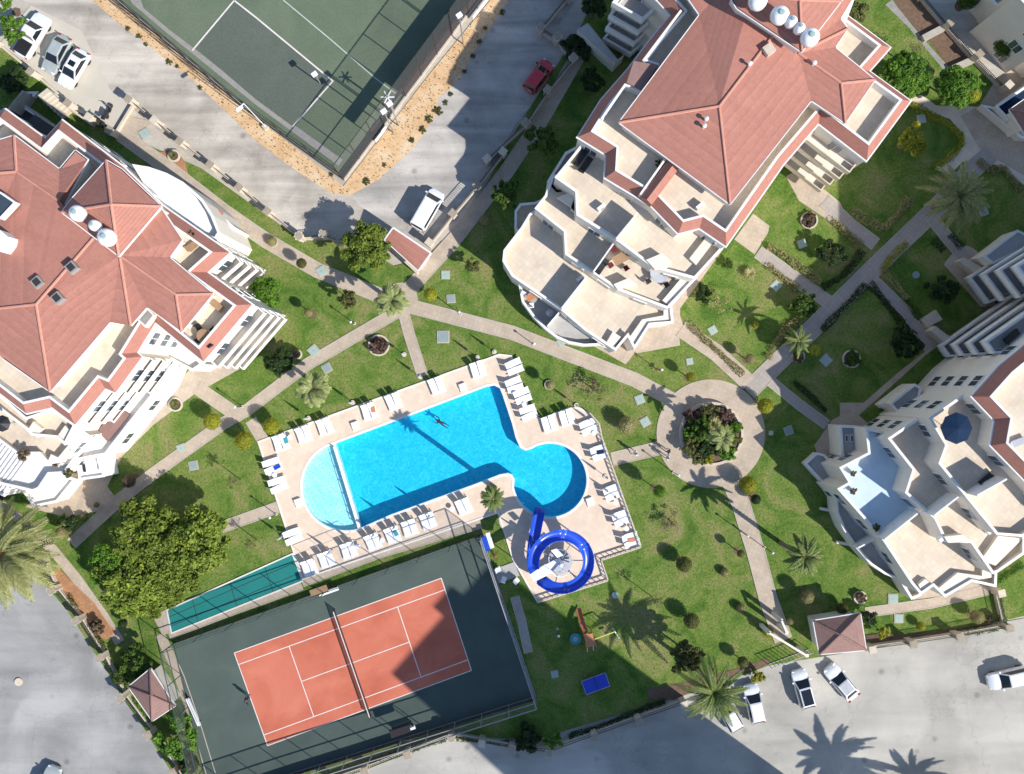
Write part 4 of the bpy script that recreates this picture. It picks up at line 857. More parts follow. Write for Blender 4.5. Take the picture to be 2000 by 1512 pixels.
def frond_mesh(m, L=1.0, nl=26, droop=.42, lw=.30, wide=.030, lift=.30):
    mb = MB(); pr = None; pts = []
    for i in range(9):
        t = i/8; pts.append(Vector((L*t*(1-.1*t), 0, lift*t*L-(droop+lift)*L*t*t)))
    mb.tube(pts, [.018*(1-.75*i/8) for i in range(9)], 4, caps=False)
    for i in range(nl):
        t = .12+.86*i/(nl-1); j = min(7, int(t*8)); f = t*8-j; p = pts[j].lerp(pts[j+1], f); tan = (pts[j+1]-pts[j]).normalized()
        ll = lw*L*math.sin(math.pi*min(1, .12+t*.86))**.6*(.85+.3*random.random())
        for s_ in (-1, 1):
            d = (Vector((0, s_, 0))*.8+tan*.62+Vector((0, 0, -.10-.1*random.random()))).normalized()
            w_ = tan*wide*L; e = p+d*ll-Vector((0, 0, .10*ll)); mid_ = p+d*ll*.5+Vector((0, 0, .02))
            mb.add([p-w_*.5, mid_-w_, e, mid_+w_, p+w_*.5], [(0, 1, 2, 3, 4)])
    return mb.mesh('frond', m)
MESH = {}
def mesh_for(kind, col, var):
    k = (kind, col, var)
    if k not in MESH:
        m = LM[col]
        MESH[k] = {'ball': lambda: ball_mesh(m), 'loose': lambda: loose_mesh(m), 'big': lambda: loose_mesh(m, 120, 130, .17, .05, .55), 'spiky': lambda: spiky_mesh(m),
                   'bush': lambda: loose_mesh(m, 20, 70, .24, .10, .7, .8), 'bare': lambda: loose_mesh(m, 16, 34, .24, .05, .5, 0)}[kind]()
    return MESH[k]
TR = {}
def trunk_mesh(branches):
    if branches not in TR:
        mb = MB(); mb.tube([(0, 0, 0), (.02, .01, .35), (-.01, .02, .7)], [.05, .04, .03], 7)
        for k in range(branches):
            a = 2*math.pi*k/max(1, branches)+random.random(); mb.tube([(-.01, .02, .55+.03*k), (.16*math.cos(a), .16*math.sin(a), .75), (.3*math.cos(a), .3*math.sin(a), .95)], [.025, .018, .008], 5)
        TR[branches] = mb.mesh('trunk', M['trunk'])
    return TR[branches]
def tree(kind, col, px, py, rpx, h, label, cat='tree', ring=None, group=None, flat_=1.0):
    """px,py = middle of the crown in the photo, rpx = its radius there, h = full height in metres"""
    r = rpx/S*(1-h*.7/H)*(1.18 if kind in ('loose', 'big', 'bush') else 1.12); zc = max(r*.75*flat_, h-r*flat_) if kind in ('ball',) else max(r*.45, h-r*.55)
    c = P(px, py, zc); nm = {'ball': 'clipped_tree', 'loose': 'tree', 'big': 'tree', 'spiky': 'spiky_plant', 'bush': 'bush', 'bare': 'bare_shrub'}[kind]
    o = empty(nm, label, cat, (c.x, c.y, .04), random.random()*6.28, group)
    var = random.randint(0, 1)
    cr_ = inst('crown', mesh_for(kind, col, var), o, (0, 0, zc-.04), random.random()*6.28, (r, r, r*flat_))
    if zc > r*.6:
        t = inst('trunk', trunk_mesh(0 if kind in ('ball', 'spiky') else 4), o); th = (zc+r*.1); wd = max(.6, min(3, r*.9+.5)) if kind != 'ball' else max(1.0, h*.5)
        t.scale = (max(r, 1.1)*1.0 if kind != 'ball' else 1.3, max(r, 1.1)*1.0 if kind != 'ball' else 1.3, th/.75)
    if ring:
        rr = ring/S; o2 = MB().lathe((0, 0, 0), [(rr-.18, -.02), (rr-.18, .22), (rr, .22), (rr, -.02)], 24).build('planter_ring', M['stone'], o)
        MB().prism([(math.cos(t_)*(rr-.17), math.sin(t_)*(rr-.17)) for t_ in np.linspace(0, 6.283, 20, endpoint=False)], 0, .10).build('soil', M['soil'], o)
    return o
FR = {}
def palm(px, py, rpx, h, label, col='palm', n=26, lw=.26, base_tilt=0, wide=.030, droop=.45):
    c = P(px, py, h); o = empty('palm_tree', label, 'palm', (c.x, c.y, .04), random.random()*6, None)
    r = rpx/S*(1-h/H); key = (col, lw, wide, droop)
    if key not in FR: FR[key] = [frond_mesh(LM[col], 1, 26, droop*(.8+.4*i), lw, wide, .34-.2*i) for i in range(3)]
    tr = MB().tube([(0, 0, 0), (.03*h*.2, 0, h*.5), (0, 0, h-.04)], [.26, .19, .17], 9)
    for k in range(int(h*3)): tr.lathe((0, 0, .2+k*.33), [(.24-.05*k/(h*3), 0), (.27-.05*k/(h*3), .1), (.2, .14)], 9)
    tr.build('trunk', M['palmtrunk'], o)
    MB().lathe((0, 0, h-.35), [(.12, -.2), (.3, 0), (.3, .3), (.001, .5)], 10).build('crown_base', M['palmtrunk'], o)
    for k in range(n):
        a = 2.39996*k; lv = k/n
        f = inst('frond', FR[key][0 if lv < .35 else 1 if lv < .7 else 2], o, (0, 0, h-.1), 0)
        tilt = R(-62+62*lv) + R(random.uniform(-7, 7)); sc_ = r*1.02*(.80+.25*random.random())
        f.rotation_euler = (R(random.uniform(-14, 14)), tilt*.75, a); f.scale = (sc_, sc_, sc_)
    return o
T = tree
def Z(tag, x, y): return q(tag, (x, y))[0]
def t2(kind, col, tag, x, y, r, h, label, **k): return tree(kind, col, *Z(tag, x, y), r, h, label, **k)
# garden, north-west of the pool
t2('ball', 'pale', 'B2', 118, 385, 9, .9, 'tiny pale ring shrub below the wall pillars, left of the upper lawn', cat='shrub', ring=10)
t2('ball', 'olive', 'B2', 335, 545, 9, 2.2, 'slim clipped tree on the upper lawn beside the edge of the wall path')
t2('ball', 'pale', 'B2', 388, 910, 8, 2.3, 'small pale clipped tree alone in the middle of the north-west lawn')
t2('loose', 'olive', 'B2', 680, 810, 20, 3.0, 'loose sparse green tree left of the small round path junction')
t2('big', 'bright', 'B2', 75, 760, 30, 4.0, 'bright green leafy tree touching the small white pergola of the left building')
t2('big', 'mass', 'B2', 810, 440, 45, 5.8, 'large yellow-green tree on the lawn by the red shed')
palm(*Z('B2', 1000, 820), 33, 5.8, 'pale palm in the centre of the small round path junction', 'palmpale', 22, .34, wide=.06)
t2('ball', 'yellow', 'B2', 1288, 776, 12, 2.6, 'clipped yellow ball tree right of the small round path junction')
palm(*Z('B2', 420, 1470), 34, 4.6, 'short pale palm above the sun loungers north-west of the pool', 'palmpale', 22, .36, wide=.07)
t2('loose', 'dark', 'B2', 170, 1270, 30, 3.6, 'dark leafy tree at the tip of the large white pergola')
t2('ball', 'brown', 'B2', 290, 1215, 9, 1.4, 'small orange-brown clipped shrub beside the dark tree and the diagonal path', cat='shrub', ring=10)
t2('bush', 'purple', 'B2', 900, 1150, 17, 1.3, 'purple-brown bush in a pale round planter on the lawn above the pool', cat='bush', ring=21)
t2('bush', 'olive', 'B2', 1590, 560, 15, 2.3, 'yellow-olive shrub at the edge of the building shade right of the path', cat='bush')
t2('ball', 'pale', 'B2', 1690, 225, 10, 1.8, 'small clipped ball in the shade left of the stepped terraces')
t2('loose', 'green', 'B2', 1850, 30, 28, 4.5, 'green tree in shade beside the boundary wall near the white van')
t2('loose', 'green', 'A3', 215, 1030, 32, 4.0, 'green tree in shade between the boundary wall and the upper right building')
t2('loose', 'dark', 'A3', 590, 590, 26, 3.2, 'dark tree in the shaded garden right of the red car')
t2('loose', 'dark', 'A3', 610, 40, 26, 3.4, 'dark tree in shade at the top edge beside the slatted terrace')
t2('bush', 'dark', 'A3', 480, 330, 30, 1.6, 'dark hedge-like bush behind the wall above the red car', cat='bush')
# west garden
t2('ball', 'yellow', 'C1', 1565, 315, 15, 2.6, 'yellow clipped tree near the left end of the diagonal path crossing', flat_=.9)
t2('ball', 'yellow', 'C1', 1800, 455, 16, 2.6, 'yellow clipped tree in the corner between two paths west of the pool', flat_=.9)
t2('ball', 'yellow', 'C2', 112, 350, 15, 2.6, 'yellow clipped tree touching the north-west corner of the pool deck')
t2('ball', 'brown', 'C1', 950, 755, 12, 2.4, 'orange-brown ball tree by the diagonal path below the left building')
t2('bare', 'olive', 'C1', 1715, 765, 16, 3.4, 'sparse bare tree on the lawn west of the pool, its shadow dark and broad')
t2('ball', 'pale', 'C1', 450, 1135, 10, 2.2, 'pale yellow ball tree at the end of the lower diagonal path near the date palm')
t2('bush', 'dark', 'C1', 240, 850, 11, 1.0, 'dark potted shrub on the white terrace corner', cat='shrub')
t2('ball', 'pale', 'C1', 710, 930, 5, .8, 'tiny pale ball shrub in shade, upper of two below the left building', cat='shrub')
t2('ball', 'pale', 'C1', 610, 1020, 6, .8, 'tiny pale ball shrub in shade, lower of two below the left building', cat='shrub')
t2('bush', 'dark', 'C1', 500, 1060, 18, 1.6, 'dark bush right of the pale ball tree on the small west lawn', cat='bush')
t2('spiky', 'olive', 'C1', 1290, 190, 12, .8, 'spiky plant in a round stone planter beside the left building', cat='plant', ring=14)
t2('bare', 'olive', 'C1', 1850, 1215, 14, 2.8, 'bare shrub near the lower left corner of the pool deck')
t2('big', 'mass', 'C1', 1060, 1130, 64, 6.6, 'upper left crown of the three big bushy trees')
t2('big', 'mass', 'C1', 1440, 1220, 62, 6.2, 'right-hand crown of the three big bushy trees, nearest the teal court')
t2('big', 'mass', 'C1', 960, 1500, 66, 6.0, 'lower crown of the three big bushy trees')
t2('big', 'mass', 'D1', 1110, 160, 50, 4.6, 'yellow-green fourth crown filling the lower right of the big bushy trees')
t2('big', 'bright', 'C1', 830, 1380, 44, 5.0, 'small bright crown at the left side of the big bushy trees')
t2('big', 'mass', 'C1', 1230, 1290, 54, 6.4, 'middle crown of the big bushy trees')
t2('big', 'mass', 'C1', 1290, 1450, 48, 5.6, 'lower right crown of the big bushy trees above the teal court')
DP = palm(2, 1078, 100, 7.0, 'large old date palm with grey-green fronds cut off by the left edge', 'date', 52, .20, wide=.024, droop=.5)
for k in range(16):      # orange fruit stalks round its heart
    a = k*2.4; l_ = random.uniform(.7, 1.3); MB().tube([(0, 0, 7.1), (.5*l_*math.cos(a), .5*l_*math.sin(a), 7.5), (l_*math.cos(a), l_*math.sin(a), 7.25)], [.09, .07, .10], 6).build('fruit_stalk', M['orange'], DP)
# lower left corner
t2('loose', 'green', 'D1', 1000, 680, 34, 2.8, 'green shrub thicket above the guardhouse', cat='bush')
t2('loose', 'bright', 'D1', 1310, 1240, 40, 3.0, 'bright green shrub thicket below the guardhouse', cat='bush')
t2('bush', 'green', 'D1', 900, 800, 18, 1.6, 'low green shrub at the wall left of the guardhouse', cat='bush')
t2('bush', 'brown', 'D1', 720, 420, 15, 1.2, 'dry orange-brown shrub at the end of the mulch strip', cat='bush')
t2('bush', 'dark', 'D1', 1400, 1440, 20, 1.8, 'dark shrub at the lower end of the left boundary wall', cat='bush')
t2('ball', 'dark', 'D1', 905, 400, 8, 1.6, 'small dark ball on the pavement below the big bushy trees', cat='shrub')
# north and east of the pool
t2('ball', 'pale', 'C3', 282, 45, 9, 2.4, 'small pale clipped tree right of the north-east pool loungers', ring=10)
t2('bare', 'purple', 'C3', 600, 70, 27, 2.2, 'large grey-brown bare bush on the lawn north-east of the pool', cat='bush')
t2('ball', 'pale', 'C3', 848, 343, 16, 2.2, 'pale yellow clipped ball with a broad top between the pool and the big round planter')
t2('ball', 'bright', 'C3', 1088, 830, 11, 3.8, 'tall narrow green clipped tree on the lawn right of the pool', flat_=1.7)
t2('bare', 'brown', 'C3', 1170, 1050, 24, 1.8, 'dead grey-brown shrub on the lawn right of the pool', cat='shrub')
t2('ball', 'yellow', 'C3', 1742, 785, 16, 2.6, 'bright yellow-green ball tree below the big round planter')
t2('ball', 'olive', 'C3', 1270, 1370, 14, 2.3, 'olive ball tree on the lawn right of the blue water slide')
t2('ball', 'pale', 'C3', 1570, 1430, 8, .9, 'tiny pale shrub on the lawn left of the south-east path', cat='shrub')
t2('ball', 'olive', 'C3', 1690, 1290, 7, 2.2, 'slim little clipped tree at the edge of the south-east path')
t2('ball', 'yellow', 'C3', 1870, 200, 14, 2.4, 'yellow ball tree in shade right of the round plaza')
t2('ball', 'dark', 'C3', 1800, 890, 9, 1.8, 'dark small clipped tree right of the path below the plaza')
palm(*Z('C2', 1750, 885), 27, 9.6, 'tall thin palm beside the pool whose shadow crosses the water', 'palm', 22, .22)
palm(*Z('C2', 1725, 850), 18, 7.4, 'second shorter palm leaning close to the tall thin palm by the pool', 'palm', 18, .22)
# south-east lawn
t2('bare', 'olive', 'D3', 1060, 245, 14, 3.4, 'sparse tree with a long pear-shaped shadow near the playground slide')
t2('ball', 'olive', 'D3', 1325, 380, 14, 2.3, 'olive ball tree in the middle of the south lawn', ring=None)
t2('ball', 'pale', 'D3', 1690, 290, 9, 1.0, 'small pale shrub with a dark shadow near the end of the south-east path', cat='shrub')
t2('ball', 'olive', 'D3', 1705, 685, 10, 2.0, 'olive ball shrub by the fence below the L-shaped shadow', cat='shrub')
t2('ball', 'yellow', 'D3', 1880, 460, 8, 1.6, 'small yellow shrub left of the gatehouse path', cat='shrub')
t2('loose', 'olive', 'D3', 1290, 640, 36, 4.6, 'grey-green tree beside the spiky palm at the south wall')
palm(*Z('D3', 1490, 910), 70, 7.2, 'big palm with open pale fronds over the south wall next to the parked cars', 'palm', 30, .15, wide=.02)
t2('loose', 'bright', 'D3', 310, 1255, 20, 2.6, 'bright green shrub in the shade on the south wall', cat='bush')
t2('bush', 'yellow', 'D3', 1810, 790, 14, 1.3, 'yellow-green shrub beside the nose of a parked white car', cat='bush')
t2('bush', 'dark', 'D3', 100, 1250, 26, 1.6, 'dark shrub mass in shade beside the south wall pillar', cat='bush')
palm(1572, 1088, 42, 8.0, 'palm on the bright lawn between the plaza path and the curved balcony', 'palm', 20, .22, wide=.045)
t2('ball', 'pale', 'D4', 288, 203, 12, 2.4, 'pale ball tree over the dark square shadow of the gatehouse', ring=None)
t2('ball', 'pale', 'D4', 168, 382, 7, 1.5, 'small pale ball left of the gatehouse', cat='shrub')
t2('ball', 'olive', 'D4', 548, 290, 10, 1.6, 'olive ball shrub above the gatehouse roof', cat='shrub')
t2('bush', 'brown', 'D4', 690, 215, 11, .9, 'brown shrub in a round planter above the gatehouse', cat='shrub', ring=13)
t2('bush', 'dark', 'D4', 735, 345, 15, 1.8, 'dark bush at the upper right corner of the gatehouse', cat='bush')
t2('bush', 'yellow', 'D4', 850, 465, 13, 1.5, 'yellow shrub between the gatehouse and the narrow lawn', cat='bush')
t2('ball', 'yellow', 'D4', 1130, 420, 8, 1.2, 'small yellow ball in the narrow lawn below the right building', cat='shrub')
t2('ball', 'pale', 'D4', 1545, 352, 12, 2.0, 'pale ball tree at the right end of the narrow lawn')
t2('bush', 'brown', 'D4', 1640, 370, 8, .9, 'little brown shrub right of the pale ball tree at the lawn end', cat='shrub')
t2('ball', 'yellow', 'D4', 5, 465, 9, 1.2, 'yellow-green shrub beside the gate path', cat='shrub')
# right-hand gardens
t2('loose', 'yellow', 'A4', 1062, 1030, 34, 4.2, 'round yellow-green tree on the sunny corner lawn at the upper right')
t2('big', 'bright', 'A4', 1020, 560, 44, 5.0, 'big leafy tree against the right corner of the large red-roofed block')
t2('bare', 'pale', 'A4', 1080, 400, 26, 3.6, 'thin pale-branched tree above the big leafy tree, upper right')
t2('big', 'bright', 'A4', 1400, 640, 38, 4.4, 'bright leafy tree beside the yellow ball near the painted shade strip')
t2('ball', 'yellow', 'A4', 1505, 700, 15, 2.8, 'large clipped yellow ball beside the bright leafy tree, upper right')
t2('ball', 'green', 'A4', 1770, 325, 22, 3.6, 'large green ball tree on the strip near the top right corner')
t2('ball', 'green', 'A4', 1480, -10, 18, 3.0, 'green ball tree cut off by the top edge near the right corner')
t2('bush', 'dark', 'A4', 1690, 225, 14, 1.4, 'small dark bush above the large green ball tree', cat='bush')
t2('bush', 'olive', 'A4', 640, 60, 26, 1.8, 'olive shrub mass at the top edge right of the tiled roof', cat='bush')
palm(*Z('B4', 1410, 50), 68, 5.6, 'large palm with stiff grey-green fronds over the shaded path, upper right', 'date', 34, .16, wide=.022)
t2('loose', 'dark', 'B4', 470, 470, 28, 2.6, 'dark shrub in the shaded lawn with the pale cover')
palm(*Z('B4', 225, 1120), 32, 4.0, 'small dark palm beside the shaded path crossing', 'dark' if False else 'palm', 18, .16)
t2('spiky', 'yellow', 'B4', 340, 1190, 15, .9, 'bright yellow-green agave beside the dark palm', cat='plant')
t2('bush', 'green', 'B4', 630, 1250, 15, 1.2, 'green plant in a hexagonal stone edging on the shaded lawn', cat='bush', ring=18)
t2('loose', 'dark', 'B4', 1010, 1130, 34, 2.8, 'broad dark bush at the right side of the shaded lawn', cat='bush')
t2('loose', 'dark', 'B4', 1290, 740, 30, 2.6, 'dark bush in front of the chevron balconies', cat='bush')
t2('loose', 'green', 'B4', 255, 850, 27, 2.6, 'green bush at the corner where the shaded paths meet', cat='bush')
t2('bush', 'brown', 'B4', 310, 225, 14, .8, 'red-brown shrub in a round stone planter beside the stepped slabs', cat='shrub', ring=17)
t2('bush', 'brown', 'B4', 230, 1230, 12, .9, 'brown shrub in a round planter left of the yellow agave', cat='shrub', ring=13)
t2('spiky', 'pale', 'B3', 1755, 620, 15, .9, 'white-green agave on the lawn right of the stepped terraces', cat='plant')
t2('bare', 'pale', 'B3', 1540, 840, 24, 2.2, 'pale sparse shrub on the sunlit lawn right of the stepped terraces', cat='shrub')
t2('bush', 'dark', 'B3', 1400, 770, 17, 1.2, 'dark green shrub against the right corner of the lowest terrace', cat='bush')
t2('bush', 'green', 'B3', 1590, 550, 10, .9, 'small green shrub at the lawn edge above the pale sparse shrub', cat='shrub')
t2('spiky', 'yellow', 'B3', 1795, 1000, 9, .7, 'small yellow spiky plant in the shade of the garden beds', cat='plant')
t2('ball', 'pale', 'B3', 1758, 1250, 9, 2.3, 'pale ball tree with a dark oval shadow at the end of the yellow hedge')
t2('ball', 'yellow', 'B3', 1320, 1385, 9, 2.3, 'yellow clipped tree on the triangular lawn above the round plaza')
t2('bush', 'pale', 'B3', 1080, 1330, 5, .8, 'tiny dry shrub on the triangular lawn', cat='shrub')
t2('loose', 'bright', 'A1', 95, 200, 27, 3.6, 'bright green bush beside the white pickup in the top left corner')
t2('loose', 'bright', 'A1', 30, 20, 18, 3.0, 'bright bush cut off by the top left corner')
t2('spiky', 'olive', 'A1', 1275, 1145, 9, .8, 'spiky plant in a pale ring on the small bed at the upper left', cat='plant', ring=12)
t2('loose', 'dark', 'A1', 100, 600, 30, 2.2, 'dark bush in the shaded yard at the left edge', cat='bush')
# palms standing just outside the frame, their shadows reach in
palm(1895, 1702, 92, 9.0, 'palm outside the lower edge throwing the left frond shadow on the car park', 'palm', 30, .16)
palm(2030, 1710, 66, 8.0, 'palm outside the lower edge throwing the right frond shadow on the car park', 'palm', 24, .16)
# fallen leaves and small bare earth rings under the trees
for o_ in [o for o in COL.objects if o.type == 'EMPTY' and o.get('category') == 'tree' and o.name.startswith(('clipped_tree', 'tree')) and o.location.z < .2]:
    rr_ = random.uniform(.35, .6); MB().prism([(math.cos(t_)*rr_*random.uniform(.85, 1.15), math.sin(t_)*rr_*random.uniform(.85, 1.15)) for t_ in np.linspace(0, 6.283, 12, endpoint=False)], -.03, .02).build('soil', M['soil'], o_)
# the big round planter
pc = P(1388, 847)
pl = empty('round_planter', 'big round stone planter full of mixed plants in the middle of the plaza', 'planter', (pc.x, pc.y, .09))
rr = 62/S
MB().lathe((0, 0, 0), [(rr-.3, 0), (rr-.3, .55), (rr, .55), (rr, 0)], 56).build('rim', M['stone'], pl)
MB().prism([(math.cos(t_)*(rr-.28), math.sin(t_)*(rr-.28)) for t_ in np.linspace(0, 6.283, 40, endpoint=False)], .02, .4).build('soil', M['soil'], pl)
plant_spots = [('bush', 'purple', -38, -30, 15, 'purple-red plant at the upper left rim'), ('bush', 'olive', -5, -42, 18, 'olive plant at the top rim'), ('bush', 'bright', -42, 0, 14, 'bright plant at the left rim'), ('bush', 'mass', 8, -2, 18, 'yellow-green plant in the middle'), ('bush', 'olive', -22, 42, 16, 'olive plant at the lower rim'), ('bush', 'bright', 45, -12, 13, 'bright plant at the right rim'), ('bush', 'purple', 28, -36, 12, 'purple plant at the upper right rim'), ('loose', 'green', -20, -5, 26, 'green shrub left of the middle'),
 ('spiky', 'bright', 22, 6, 24, 'bright fan-leaved plant right of the middle'), ('loose', 'dark', -6, 22, 24, 'dark shrub below the middle'), ('bush', 'olive', 40, 12, 17, 'olive shrub at the right rim'), ('bush', 'yellow', -6, 50, 10, 'yellow ball plant at the bottom rim'),
 ('bush', 'bright', 30, 38, 16, 'bright green plant at the lower right rim'), ('loose', 'olive', -40, 26, 17, 'olive shrub at the lower left rim'), ('spiky', 'pale', 5, -18, 15, 'pale spiky plant near the middle'), ('bush', 'yellow', 12, 28, 8, 'small yellow plant below the fan-leaved one')]
for kd, cl_, dx, dy, r_, lb in plant_spots:
    tree(kd, cl_, 1388+dx, 847+dy, r_*1.15, 1.5 if kd != 'bush' else 1.1, lb + ' of the big round planter', cat='plant').location.z = .45
palm(1412, 856, 26, 5.6, 'slender palm rising from the big round planter', 'palmpale', 14, .3, wide=.05)
# ---------------------------------------------------------------- hedges
def hedge(px, wpx, h, col, label, gaps=0):
    xy = XY(px, h*.6); hw = wpx*1.3/S/2; o = empty('hedge', label, 'hedge', (xy[0].x, xy[0].y, .04)); pts = []; nr = []
    for a, b in zip(xy, xy[1:]):
        L = (b-a).length; n = int(L*240*max(.6, hw)); u = rng.random(n); d = (b-a).normalized(); nn = Vector((-d.y, d.x)); cut = np.sin(u*L*1.7+a.x)*.25+.9
        off_ = rng.uniform(-1, 1, n)*hw*cut; zz = rng.random(n)*h*(1-.35*np.abs(off_)/hw)
        P3 = np.stack([a.x+d.x*u*L+nn.x*off_, a.y+d.y*u*L+nn.y*off_, .06+zz], 1)
        if gaps: keep = (np.sin(u*L*gaps)+.55*np.sin(u*L*gaps*2.3+1)) > -.35; P3 = P3[keep]; off_ = off_[keep]
        pts.append(P3); nr.append(np.stack([nn.x*off_/hw*.6, nn.y*off_/hw*.6, np.ones(len(P3))], 1))
    P_ = np.vstack(pts) - np.array(o.location)[None]
    me = leafmesh('foliage', P_, np.vstack(nr), .085, LM[col]); inst('foliage', me, o)
HD = [(q('B3', (1310, 990), (1420, 1100), (1560, 1230), (1710, 1370)), 11, .6, 'pale', 'dry yellow hedge along the path right of the lowest terraces', 1.2),
 (q('B4', (0, 410), (130, 490), (260, 590), (390, 690)), 13, .7, 'pale', 'clipped hedge on the upper side of the shaded path below the sunny lawn corner', 1.0),
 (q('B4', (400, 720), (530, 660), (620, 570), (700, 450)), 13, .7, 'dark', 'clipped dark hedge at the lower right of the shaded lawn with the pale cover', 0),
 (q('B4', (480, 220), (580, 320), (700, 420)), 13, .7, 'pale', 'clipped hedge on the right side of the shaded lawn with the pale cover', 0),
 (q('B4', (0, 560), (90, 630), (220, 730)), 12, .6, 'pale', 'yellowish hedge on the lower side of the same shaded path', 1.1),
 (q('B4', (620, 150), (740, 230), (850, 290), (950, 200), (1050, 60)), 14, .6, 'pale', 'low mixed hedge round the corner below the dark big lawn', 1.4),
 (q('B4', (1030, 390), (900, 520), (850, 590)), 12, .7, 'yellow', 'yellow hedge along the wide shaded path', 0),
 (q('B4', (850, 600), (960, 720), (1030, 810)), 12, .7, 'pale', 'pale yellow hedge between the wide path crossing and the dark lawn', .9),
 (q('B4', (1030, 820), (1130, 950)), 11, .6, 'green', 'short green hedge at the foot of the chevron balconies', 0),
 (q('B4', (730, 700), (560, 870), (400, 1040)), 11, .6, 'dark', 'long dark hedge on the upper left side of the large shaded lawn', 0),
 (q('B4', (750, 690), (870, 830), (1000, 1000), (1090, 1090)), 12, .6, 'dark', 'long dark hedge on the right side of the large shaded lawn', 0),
 (q('B4', (1230, 370), (1300, 450)), 12, .7, 'dark', 'short dark hedge between the two small shaded paths', 0), (q('B4', (1350, 330), (1440, 430)), 13, .7, 'dark', 'short dark hedge below the large stiff palm', 0),
 (q('B4', (0, 1250), (60, 1130), (150, 1000), (250, 960)), 13, .6, 'pale', 'dry hedge along the upper side of the path left of the dark palm', 1.3),
 (q('C4', (190, 20), (300, 110), (430, 240)), 9, .6, 'dark', 'dark hedge along the narrow path above the skylight roof', 0),
 (q('A4', (1050, 760), (1180, 830), (1330, 910), (1430, 1000), (1440, 1060), (1340, 1170), (1240, 1240)), 11, .6, 'yellow', 'curved yellow hedge round the sunny corner lawn at the upper right', .8),
 (q('A4', (1560, 1180), (1650, 1260), (1740, 1230), (1890, 1420)), 11, .7, 'pale', 'olive hedge at the right edge above the stiff palm', .7),
 (q('E6', (1290, 80), (1480, 330)), 14, .5, 'dark', 'dark low planting on the soil strip near the top right', .8),
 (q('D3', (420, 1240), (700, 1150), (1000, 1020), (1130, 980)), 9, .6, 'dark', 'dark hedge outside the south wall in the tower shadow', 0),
 (q('D2', (850, 1430), (1130, 1340), (1430, 1240), (1700, 1270), (1890, 1290)), 9, .6, 'green', 'bright hedge outside the tennis court wall at the lower edge', 0),
 (q('D4', (1420, 470), (1700, 440)), 11, .6, 'green', 'green hedge outside the wall at the right end of the parking area', 0),
 (q('D4', (1700, 180), (1740, 390)), 11, .6, 'green', 'green hedge along the short return wall, far right', 0),
 (q('D1', (980, 960), (1090, 1140)), 8, .5, 'bright', 'narrow bright hedge left of the guardhouse', 0),
 (q('D1', (500, 200), (560, 290)), 9, .7, 'olive', 'short olive hedge between the first two pillars of the left wall', 0), (q('D1', (650, 400), (760, 590)), 9, .7, 'olive', 'olive hedge between the second and third pillars of the left wall', 0),
 (q('C4', (1700, 1500), (1890, 1370)), 12, .4, 'bright', 'bright planting at the lower right corner of the right-hand building', 0)]
for px, w_, h_, c_, lb, g_ in HD: hedge(px, w_, h_, c_, lb, g_)
# grass tufts and dry weeds
def inpoly(x, y, poly):
    c = np.zeros(len(x), bool); n = len(poly)
    for i in range(n):
        x0, y0 = poly[i]; x1, y1 = poly[i-1]
        k = ((y0 > y) != (y1 > y)) & (x < (x1-x0)*(y-y0)/((y1-y0) or 1e-9)+x0); c ^= k
    return c
def tufts(name, label, area_xy, holes, n, hgt, m, wd=.03, cl=0):
    X = np.array([p[0] for p in area_xy]); Y = np.array([p[1] for p in area_xy])
    x = rng.uniform(max(-58, X.min()), min(58, X.max()), n); y = rng.uniform(max(-44, Y.min()), min(44, Y.max()), n)
    if cl:
        kx = rng.choice(x, n//cl); x = kx[rng.integers(0, len(kx), n)]
    k = inpoly(x, y, [tuple(p) for p in area_xy])
    for h_ in holes: k &= ~inpoly(x, y, [tuple(p) for p in h_])
    x = x[k]; y = y[k]; n = len(x); a = rng.random(n)*6.28; h_ = hgt*(.5+rng.random(n)); w_ = wd*(.6+.8*rng.random(n)); lx_ = rng.normal(0, .5, n)*hgt; ly_ = rng.normal(0, .5, n)*hgt
    dx = np.cos(a)*w_; dy = np.sin(a)*w_; z0 = np.full(n, .04)
    V = np.stack([np.stack([x-dx, y-dy, z0], 1), np.stack([x+dx, y+dy, z0], 1), np.stack([x+lx_, y+ly_, z0+h_], 1)], 1).reshape(-1, 3)
    me = bpy.data.meshes.new(name); me.from_pydata(V.tolist(), [], np.arange(3*n).reshape(-1, 3).tolist()); me.update(); me.materials.append(m)
    o = bpy.data.objects.new(name, me); COL.objects.link(o); o['kind'] = 'stuff'; o['label'] = label; o['category'] = 'grass'
paths_xy = []
for o in list(COL.objects):
    if o.name.split('.')[0] in ('path', 'apron', 'walkway', 'tennis_court', 'small_court', 'bare_soil') and o.type == 'MESH' and len(o.data.polygons):
        me = o.data
        if len(me.vertices) < 60 or o.name.startswith('path'):
            for p_ in me.polygons:
                if p_.normal.z > .9 or p_.normal.z < -.9: paths_xy.append([me.vertices[i].co.xy for i in p_.vertices])
tufts('grass', 'short green blades of grass standing all over the garden lawns', [p for p in lx], [DK]+paths_xy, 110000, .07, LM['olive'], .035)
tufts('dry_weeds', 'dry weeds scattered on the orange verge round the sports pitch', XY(verge), [], 9000, .12, LM['brown'], .06)
